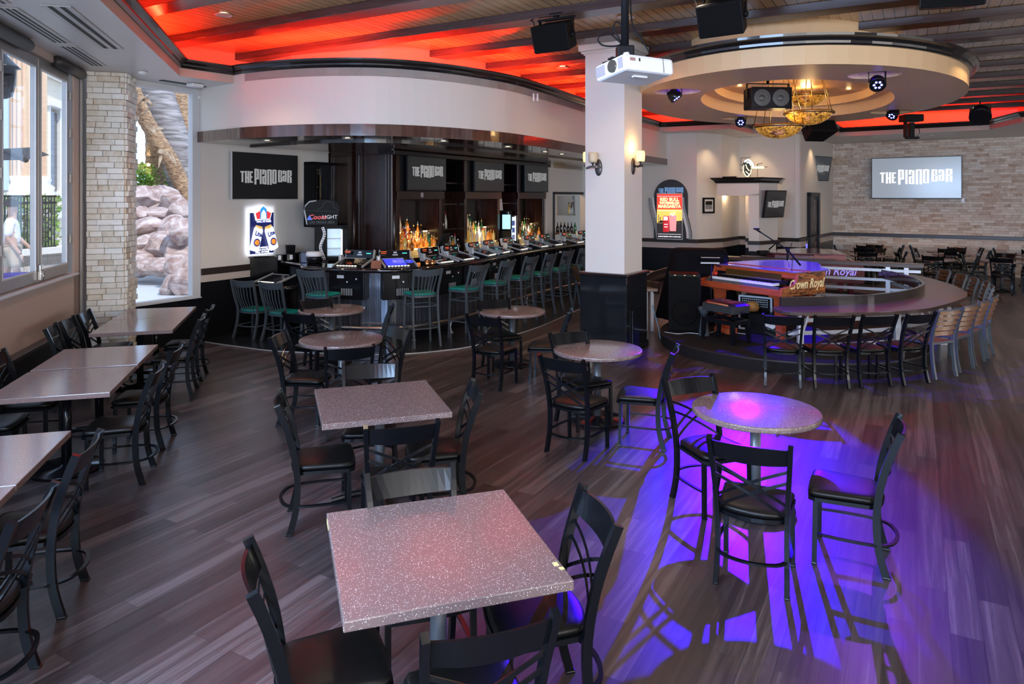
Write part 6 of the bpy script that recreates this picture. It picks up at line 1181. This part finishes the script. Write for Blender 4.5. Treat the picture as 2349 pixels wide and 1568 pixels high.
t = thing('moving_light', 'black moving-head fixture hanging before the red cove', 'stage light', (8.95, 15.95, 3.66)); m = MB(); m.box((0, 0, .42), (.42, .3, .16), .02); link('base', m, PLB, t); m = MB(); m.box((-.13, 0, .2), (.04, .1, .4)); m.box((.0, 0, .15), (.1, .12, .34), .01); m.box((0.02, 0, -.02), (.26, .14, .05), .008); link('arm', m, PLB, t); m = MB(); m.tube([(.16, 0, .3), (.2, .02, .1), (.12, 0, .0)], .008, 6); link('cable', m, PLB, t)
t = thing('vent_grille', 'slotted black grille in the red cove behind the moving-head fixture', 'air vent', at(2085, 280, 21.3), radians(-37)); m = MB(); [m.box((0, 0, -.09+.06*k), (1.2, .03, .03)) for k in range(4)]; link('slats', m, PLB, t)
# sconces on the column
SHD = mat('sconce_shade', (.62, .50, .34), .4); SHL = mat('sconce_shade_lit', (.9, .55, .2), .4, emit=(1, .55, .16), es=2.2)
def sconce(label, M, lit):
    t = thing('wall_sconce', label, 'wall lamp'); t.matrix_world = M; m = MB(T((0, -.012, 0), 0, pi/2)); m.lathe([(0, .012), (.045, .014), (.055, .006), (.06, 0), (.06, -.01)], 24); me = link('back_plate', m, IRON, t); me.scale = (1, 1, 2.1)
    m = MB(); m.sweep(crom([(-.14, -.14, -.015), (-.05, -.15, .01), (.04, -.14, .005), (.05, -.02, 0)], 4), .03, .018); m.tube([(0, -.02, 0), (0, -.14, 0)], .012, 8); m.lathe([(.012, 0), (.012, .05), (.03, .06), (.03, .07)], 12, (-.03, -.14, 0)); link('arm', m, IRON, t)
    m = MB(); m.lathe([(.0, .07), (.058, .07), (.064, .10), (.066, .15), (.064, .20), (.058, .225), (.052, .225), (.055, .10)], 24, (-.03, -.14, 0)); link('lamp_shade', m, SHL if lit else SHD, t)
    if lit: light('sconce_bulb', 'POINT', M @ Vector((-.03, -.14, .28)), 4, (1, .6, .25), size=.04)
RL = CM.copy()
M_right = Matrix.Translation(CM @ Vector((.30, -.0, 2.78))) @ Matrix(((CM[0][0], CM[0][1], 0, 0), (CM[1][0], CM[1][1], 0, 0), (0, 0, 1, 0), (0, 0, 0, 1)))
lx = Vector((-CM[0][1], -CM[1][1], 0)); ly = Vector((CM[0][0], CM[1][0], 0))
M_left = Matrix.Translation(CM @ Vector((0, .42, 2.76))) @ Matrix(((lx.x, ly.x, 0, 0), (lx.y, ly.y, 0, 0), (0, 0, 1, 0), (0, 0, 0, 1)))
ox = Vector((CM[0][1], CM[1][1], 0)); M_far = Matrix.Translation(CM @ Vector((.30, .65, 2.80))) @ Matrix(((-CM[0][0], -CM[0][1], 0, 0), (-CM[1][0], -CM[1][1], 0, 0), (0, 0, 1, 0), (0, 0, 0, 1)))
sconce('wall sconce with an unlit beige shade on the bright face of the column', M_left, False); sconce('lit amber wall sconce on the right face of the column', M_right, True); sconce('lit wall sconce peeking out behind the left edge of the column', M_far, True)

# ================================================================= OUTSIDE
EXT = 'exterior'
m = MB(); m.box((-15, 18, -.06), (60, 60, .08)); struct('ground_outside', m, mat('pavement', (.52, .53, .56), .8, bump=.1, bscale=20))
ROCK = m_grain('boulder_rock', (.30, .19, .16), (.62, .52, .50), .85, (2.2, 2.2, 3.5), dist=1.2); nodes(ROCK)[2].inputs['Roughness'].default_value = .9
def rock(x, y, z, a, b, c, rz, seed, label, group='boulders outside the corner window'):
    r = random.Random(seed); bm = bmesh.new(); bmesh.ops.create_icosphere(bm, subdivisions=3, radius=1); P = [Vector((r.uniform(-1, 1), r.uniform(-1, 1), r.uniform(-1, 1))).normalized()*r.uniform(.62, .9) for _ in range(13)]
    for v in bm.verts:
        for p in P:
            d = v.co.dot(p)-p.length_squared
            if d > 0: v.co -= p*(d/p.length_squared)*.92
        v.co *= 1+.02*math.sin(v.co.x*13+seed)+.015*math.sin(v.co.z*17)
        v.co = Vector((v.co.x*a, v.co.y*b, v.co.z*c))
    q = MB(); q.bm.free(); q.bm = bm; o = link('boulder', q, ROCK, loc=(x, y, z), rz=rz); tag(o, label, 'rock', group); return o
RK = [(322, 452, 22, 1.0, .62, 'top left boulder of the rock pile'), (365, 450, 22.5, 1.1, .60, 'long top boulder of the rock pile'), (400, 462, 22, .75, .55, 'small dark top right boulder of the rock pile'), (415, 480, 21, .6, .55, 'upper right boulder by the window edge'), (320, 492, 21, .7, .45, 'grey boulder at the left of the pile, second row'), (372, 492, 21.3, .9, .40, 'flat reddish boulder in the second row'), (340, 520, 20.5, 1.0, .50, 'left middle boulder of the pile'), (395, 525, 20.5, .9, .7, 'rounded grey boulder in the middle of the pile'), (420, 530, 19.5, .8, .75, 'large right boulder of the pile cut by the window frame'), (325, 558, 20, .8, .5, 'left boulder, third row'), (365, 570, 20, .9, .85, 'big slanted boulder in the centre of the pile'), (405, 590, 19.5, .8, .8, 'brown flat-faced boulder on the right'), (325, 592, 19.8, .9, .45, 'left boulder, fourth row'), (345, 612, 19.2, .65, .42, 'pale boulder at the foot of the pile'), (372, 612, 19.0, .8, .45, 'reddish boulder at the foot of the pile'), (412, 622, 18.4, .65, .75, 'tall whitish boulder at the right foot of the pile'), (395, 655, 17.2, .55, .50, 'knobbly low rock in front at the right'), (418, 648, 17.0, .5, .62, 'front rock touching the right window edge'), (318, 625, 19.6, .6, .3, 'low rock at the left foot of the pile'), (350, 475, 22.5, 1.2, .5, 'back boulder of the pile')]
for i, (px, py, d, a, c, lb) in enumerate(RK): p = at(px, py, d); rock(p.x, p.y, p.z, a*.62, a*.6, c*.62, i*.7, i+3, lb)
PB1 = m_grain('palm_bark_grey', (.12, .10, .095), (.38, .34, .33), .8, (1.5, 1.5, 14)); PB2 = m_grain('palm_bark_brown', (.14, .07, .035), (.50, .32, .18), .85, (5, 5, 16), dist=1.5)
def palm(label, pts, r0, r1, mt, ridge=.06):
    t = thing('palm_trunk', label, 'palm tree'); P = crom([tuple(at(*p)) for p in pts], 14); n = len(P); m = MB(); m.tube(P, 1, 18, rs=[(r0+(r1-r0)*i/n)*(1+ridge*((i % 3)/3)) for i in range(n)]); link('trunk', m, mt, t); return t
palm('grey ringed palm trunk leaning to the right outside the corner window', [(515, 622, 24), (470, 545, 24), (432, 440, 24), (396, 320, 24), (356, 200, 24), (315, 80, 24)], .56, .48, PB1)
palm('brown rough palm trunk at the upper right behind the grey one', [(640, 603, 25), (560, 500, 25), (500, 420, 25), (450, 330, 25), (410, 230, 25), (385, 120, 25)], .75, .7, PB2, .1)
palm('upright brown palm trunk behind the rock pile', [(362, 597, 26), (361, 400, 26), (360, 300, 26), (358, 200, 26)], .40, .36, PB2, .08)
pf = palm('leaning trunk with broken dry fronds outside the corner window', [(455, 560, 23.2), (432, 470, 23.2), (400, 385, 23), (355, 310, 22.8), (322, 250, 22.6), (300, 190, 22.5)], .24, .22, PB2, .12)
DRY = m_grain('dry_frond', (.25, .14, .07), (.62, .48, .33), .7, (3, 3, 12))
for k, (px, py, dx, dy) in enumerate([(312, 215, -14, -30), (318, 240, 22, -28), (330, 262, 25, -30), (316, 270, -16, 30), (338, 285, 22, 22), (345, 300, 30, -10), (365, 345, 28, 12), (385, 352, 20, 22), (372, 350, -8, 28), (325, 225, 24, 10)]):
    a = at(px, py, 22.3); b = at(px+dx*.6, py+dy*.6, 22.0); c = at(px+dx, py+dy*1.0+6, 21.9); m = MB(); m.sweep(crom([tuple(a), tuple(b), tuple(c)], 3), .16, .03, side=(.6, 0, .6), rs=[1, .95, .9, .7, .5, .3, .12]); link('dry_frond', m, DRY, pf)
LEAF = m_island('hedge_leaf', (.05, .16, .015), (.16, .34, .04), (.42, .55, .10), .6, 3)
def bush(label, c, r, h, n, kind='shrub'):
    r2 = random.Random(n); t = thing('bush', label, kind); m = MB()
    for i in range(n):
        a = r2.random()*6.28; k = r2.random()**.5; zz = r2.random(); p = Vector((c[0]+r*k*cos(a)*(1-.5*zz), c[1]+r*.6*k*sin(a), c[2]+h*zz)); d = Vector((r2.uniform(-1, 1), r2.uniform(-1, 1), r2.uniform(-.2, 1))).normalized()*.16; s = d.orthogonal().normalized()*.045
        m._add([p, p+d*.5+s, p+d, p+d*.5-s], [(0, 1, 2, 3)])
    o = link('foliage', m, LEAF, t); o['kind'] = 'stuff'; t['kind'] = 'stuff'; return t
p = at(325, 430, 24); bush('bright green bush behind the rock pile at the left', (p.x, p.y, 0), .8, 3.4, 2400); p = at(400, 440, 25.5); bush('green shrub between the palm trunks', (p.x, p.y, 0), .55, 3.4, 1500)
# building and railing seen through the folding windows
CRE = mat('facade_cream', (.72, .62, .48), .8, var=.08); CRW = mat('facade_white', (.85, .82, .76), .7); TER = m_grain('flute_terracotta', (.80, .62, .42), (.72, .40, .24), .6, (9, 9, .3))
t = thing('hotel_facade', 'ornate pale hotel facade with dark windows across the street', 'building'); m = MB(T((-17.8, 24, 0), ANG_E)); m.box((0, 0, 4), (34, .6, 11)); link('wall', m, CRE, t)
for i in range(9): m = MB(T((-17.8, 24, 0), ANG_E)); m.box((-14+i*3.2, -.35, 4.2), (1.1, .2, 3.2)); f_ = link('window', m, mat('facade_glass', (.05, .06, .08), .1), t); m = MB(T((-17.8, 24, 0), ANG_E)); [m.box((-14+i*3.2+s*.65, -.42, 4.2), (.16, .3, 3.6), .02) for s in (-1, 1)]; m.box((-14+i*3.2, -.5, 6.1), (1.8, .5, .3), .03); m.box((-14+i*3.2, -.5, 2.4), (1.6, .4, .2), .03); link('window_surround', m, CRW, f_)
m = MB(T((-17.8, 24, 0), ANG_E)); m.box((0, -.45, 1.6), (34, .5, .3), .03); m.box((0, -.5, 8.0), (34, .8, .5), .05); m.box((0, -.5, 7.3), (34, .3, .2)); link('cornice', m, CRW, t)
def bigcol(label, px, w_, d, zb, tag_):
    p = at(px, 400, d); r = w_/2/1632*d; t = thing('fluted_column', label, 'column', (p.x, p.y, 0)); m = MB(); m.lathe([(r*1.5, 0), (r*1.5, zb-.55), (r*1.55, zb-.5), (r*1.35, zb-.42), (r*1.4, zb-.3), (r*1.15, zb-.2), (r*1.25, zb-.1), (r*1.05, zb)], 28); link('plinth', m, CRW, t)
    m = MB(); n = 48; vs = []
    for z in (zb, 8.5):
        for i in range(n): a = 2*pi*i/n; q = r*(1 if i % 2 else .93); vs.append((q*cos(a), q*sin(a), z))
    m._add(vs, [(i, (i+1) % n, n+(i+1) % n, n+i) for i in range(n)]); link('shaft', m, TER, t)
bigcol('wide cream and terracotta fluted column across the street', 62, 78, 20, 2.9, 0)
t = thing('mural_panel', 'colourful orange and blue painted wall panel across the street', 'mural', (*at(-100, 250, 19)[:2], 0), ANG_N); m = MB(); m.box((0, 0, 4.6), (2.4, .1, 4.2)); link('panel', m, mat('mural_pale', (.55, .70, .85), .7), t)
m = MB(); [m.lathe([(0, -.0), (r, 0), (r, .03), (0, .03)], 14, M=T((x, -.055, z), 0, pi/2)) for x, z, r in ((.5, 5.6, .5), (.7, 4.9, .35), (.3, 3.6, .55), (-.2, 4.2, .4))]; link('painted_shape', m, mat('mural_orange', (.75, .30, .15), .7), t); m = MB(); [m.lathe([(0, 0), (r, 0), (r, .05), (0, .05)], 12, M=T((x, -.06, z), 0, pi/2)) for x, z, r in ((.3, 3.2, .25), (.1, 3.0, .2))]; link('painted_green', m, mat('mural_green', (.15, .5, .12), .7), t)
t = thing('street_lantern', 'black street lantern at the left edge outside', 'street lamp', at(8, 185, 11)); m = MB(); m.lathe([(.03, -.28), (.12, -.24), (.16, -.05), (.17, .18), (.24, .2), (.2, .24), (.06, .38), (.02, .45)], 8); link('cage', m, BLK, t); m = MB(); m.lathe([(.10, -.2), (.145, .15)], 8); link('lantern_glass', m, mat('lantern_pane', (.6, .65, .65), .2), t)
m = MB(); m.tube([(0, 0, .4), (-.3, 0, .6), (-.9, 0, .5)], .03, 8); link('arm', m, BLK, t)
t = thing('iron_railing', 'black iron railing with scroll panel outside the window', 'railing'); a_ = at(-40, 508, 13.2); b_ = at(128, 508, 14.6); m = MB(); A3, B3 = Vector((a_.x, a_.y, 0)), Vector((b_.x, b_.y, 0)); [m.sweep([A3+Vector((0, 0, z)), B3+Vector((0, 0, z))], .04, .05) for z in (2.33, 2.2, 1.30)]; link('rail', m, BLK, t)
for i in range(23): k = (i+.5)/23; q = A3.lerp(B3, k); m = MB(); m.box((q.x, q.y, 1.8), (.022, .022, 1.05)); link('baluster', m, BLK, t)
m = MB()
for i in range(5): q = A3.lerp(B3, .80)+Vector((0, -.03, 1.45+i*.19)); m.tube([q+Vector((.09*s*cos(a)*(1-a/9)+.1*s, 0, .09*sin(a)*(1-a/9))) for s in (1,) for a in [k*.6 for k in range(11)]], .012, 6); m.tube([q+Vector((-.09*cos(a)*(1-a/9)-.1, 0, .09*sin(a)*(1-a/9))) for a in [k*.6 for k in range(11)]], .012, 6)
link('scroll_panel', m, BLK, t)
t = thing('terrace_wall', 'low stone terrace wall with a white coping outside the window', 'wall'); dv = (B3-A3).normalized(); m = MB(); m.sweep([A3-dv*3+Vector((0, 0, 1.24)), B3+dv*.4+Vector((0, 0, 1.24))], .12, .45, side=(0, 0, 1)); link('coping', m, CRW, t); m = MB(); brick_face(m, (A3.x-dv.x*3, A3.y-dv.y*3), (dv.x, dv.y), (B3-A3).length+3.4, 0, 1.18, .16, .42, seed=5); link('stonework', m, m_island('terrace_stone', (.32, .25, .2), (.5, .42, .36), (.6, .55, .5)), t)
for i, (px, d) in enumerate(((15, 15.5), (70, 16), (105, 15.8))): p = at(px, 500, d); bush('spiky green shrub behind the railing, %s' % ['left', 'middle', 'right'][i], (p.x, p.y, 0), .45, 2.3, 500)
t = thing('market_umbrella', 'dark awning edge outside crossing the window', 'awning'); m = MB(); a_, b_, c_, d_ = at(-60, 352, 12), at(18, 348, 12), at(60, 367, 11.8), at(-60, 368, 11.8); m.tube([a_, b_, c_], .05, 6); m._add([a_, b_, c_, d_], [(0, 1, 2, 3)]); m._add([p+Vector((0, .6, .12)) for p in (a_, b_, c_)]+[a_, b_, c_], [(0, 1, 4, 3), (1, 2, 5, 4)]); link('canvas', m, mat('awning_dark', (.02, .02, .025), .9), t)
t = thing('tub_chair', 'purple rounded chair back outside below the window', 'chair', at(28, 622, 10.6)); t.location.z = 0; m = MB(); m.lathe([(.34, .4), (.38, .7), (.40, 1.12), (.37, 1.16), (.34, 1.10), (.32, .7), (.0, .62)], 24); link('shell', m, mat('purple_fabric', (.10, .03, .30), .7), t)
t = thing('wicker_chair', 'white curved metal chair arm outside beside the purple chair', 'chair', at(60, 625, 10.2)); t.location.z = 0; m = MB(); m.tube(crom([(-.25, 0, .98), (0, -.05, 1.02), (.04, 0, 1.22), (.12, 0, 1.30), (.2, .05, 1.24), (.22, .1, 1.05), (.3, .2, .95)], 4), .018, 8); m.tube([(-.5, 0, .98), (.3, .15, .98)], .03, 8); [m.tube([(x, 0, 0), (x, 0, .98)], .015, 6) for x in (-.3, .25)]; link('frame', m, CRW, t)
# raised terrace and a passer-by
m = MB(); m.prism([tuple(QP(-9.5, 5)[:2]), tuple(QP(-3.3, 5)[:2]), tuple(QP(-3.3, 12)[:2]), tuple(QP(-9.5, 12)[:2])], -.02, .50); struct('ground_terrace', m, MATS['pavement'])
def skin_mb(V, Ed, R, sub=2):
    me = bpy.data.meshes.new('tmp'); me.from_pydata(V, Ed, []); o = bpy.data.objects.new('tmp', me); COL.objects.link(o); md = o.modifiers.new('s', 'SKIN')
    for i, r in enumerate(R): me.skin_vertices[0].data[i].radius = (r if isinstance(r, tuple) else (r, r))
    me.skin_vertices[0].data[0].use_root = True; sb = o.modifiers.new('b', 'SUBSURF'); sb.levels = sub; sb.render_levels = sub
    mm_ = bpy.data.meshes.new_from_object(o.evaluated_get(bpy.context.evaluated_depsgraph_get())); q = MB(); q._add([v.co.copy() for v in mm_.vertices], [tuple(p.vertices) for p in mm_.polygons], True)
    bpy.data.objects.remove(o); return q
pp = at(26, 500, 12.4); t = thing('person', 'person in a white shirt and pale shorts walking past outside behind the window glass', 'person', (pp.x, pp.y, .50), radians(-60))
J = [(0, 0, .95), (0, 0, 1.15), (0, 0, 1.36), (0, .01, 1.48), (0, .02, 1.58), (0, .02, 1.70), (.17, 0, 1.40), (.21, -.04, 1.12), (.20, .10, .90), (.20, .15, .83), (-.17, 0, 1.40), (-.21, .06, 1.12), (-.19, .22, .95), (-.18, .27, .89), (.09, 0, .90), (.10, .10, .50), (.10, .05, .08), (.10, .17, .03), (-.09, 0, .90), (-.10, -.08, .50), (-.10, -.28, .12), (-.10, -.20, .03)]
EJ = [(0, 1), (1, 2), (2, 3), (3, 4), (4, 5), (2, 6), (6, 7), (7, 8), (8, 9), (2, 10), (10, 11), (11, 12), (12, 13), (0, 14), (14, 15), (15, 16), (16, 17), (0, 18), (18, 19), (19, 20), (20, 21)]
RJ = [.13, .12, .14, .055, .085, .08, .055, .042, .032, .028, .055, .042, .032, .028, .085, .058, .038, .04, .085, .058, .038, .04]
b_ = link('body', skin_mb(J, EJ, RJ), mat('skin_tone', (.55, .34, .25), .5), t)
SJ = [J[i] for i in (0, 1, 2, 6, 7, 10, 11)]; q = skin_mb(SJ, [(0, 1), (1, 2), (2, 3), (3, 4), (2, 5), (5, 6)], [.155, .145, .165, .078, .066, .078, .066]); link('shirt', q, mat('white_cotton', (.8, .8, .82), .8), b_)
SJ = [(0, 0, .98), J[14], (.10, .09, .56), J[18], (-.10, -.07, .56)]; q = skin_mb(SJ, [(0, 1), (1, 2), (0, 3), (3, 4)], [.15, .11, .085, .11, .085]); link('shorts', q, mat('khaki', (.5, .42, .32), .8), b_)
m = MB(); m.lathe([(0, .10), (.06, .095), (.093, .05), (.098, 0), (.09, -.05), (.0, -.07)], 18, (0, .0, 1.70)); link('hair', m, mat('dark_hair', (.05, .03, .02), .6), b_)
m = MB(); [m.lathe([(0, -.008), (.008, 0), (0, .008)], 8, (s*.032, .095, 1.66)) for s in (-1, 1)]; m.lathe([(0, -.02), (.012, -.01), (0, .02)], 8, (0, .108, 1.625)); m.box((0, .098, 1.585), (.045, .008, .008)); link('face_features', m, MATS['dark_hair'], b_)
for s in (-1, 1):
    w_ = Vector(J[9] if s > 0 else J[13]); V = [tuple(w_), tuple(w_+Vector((0, .01, -.05)))]; Ed = [(0, 1)]; R = [.028, .034]
    for k in range(4): i = len(V); V += [tuple(w_+Vector((-.028+.018*k, .02, -.085))), tuple(w_+Vector((-.03+.019*k, .03, -.12-.008*(1.5-abs(k-1.5))))), tuple(w_+Vector((-.03+.019*k, .045, -.145-.012*(1.5-abs(k-1.5)))))]; Ed += [(1, i), (i, i+1), (i+1, i+2)]; R += [.009, .0085, .007]
    i = len(V); V += [tuple(w_+Vector((-s*.035, .03, -.055))), tuple(w_+Vector((-s*.05, .045, -.085)))]; Ed += [(1, i), (i, i+1)]; R += [.01, .008]
    link('hand', skin_mb(V, Ed, R, 1), MATS['skin_tone'], b_)
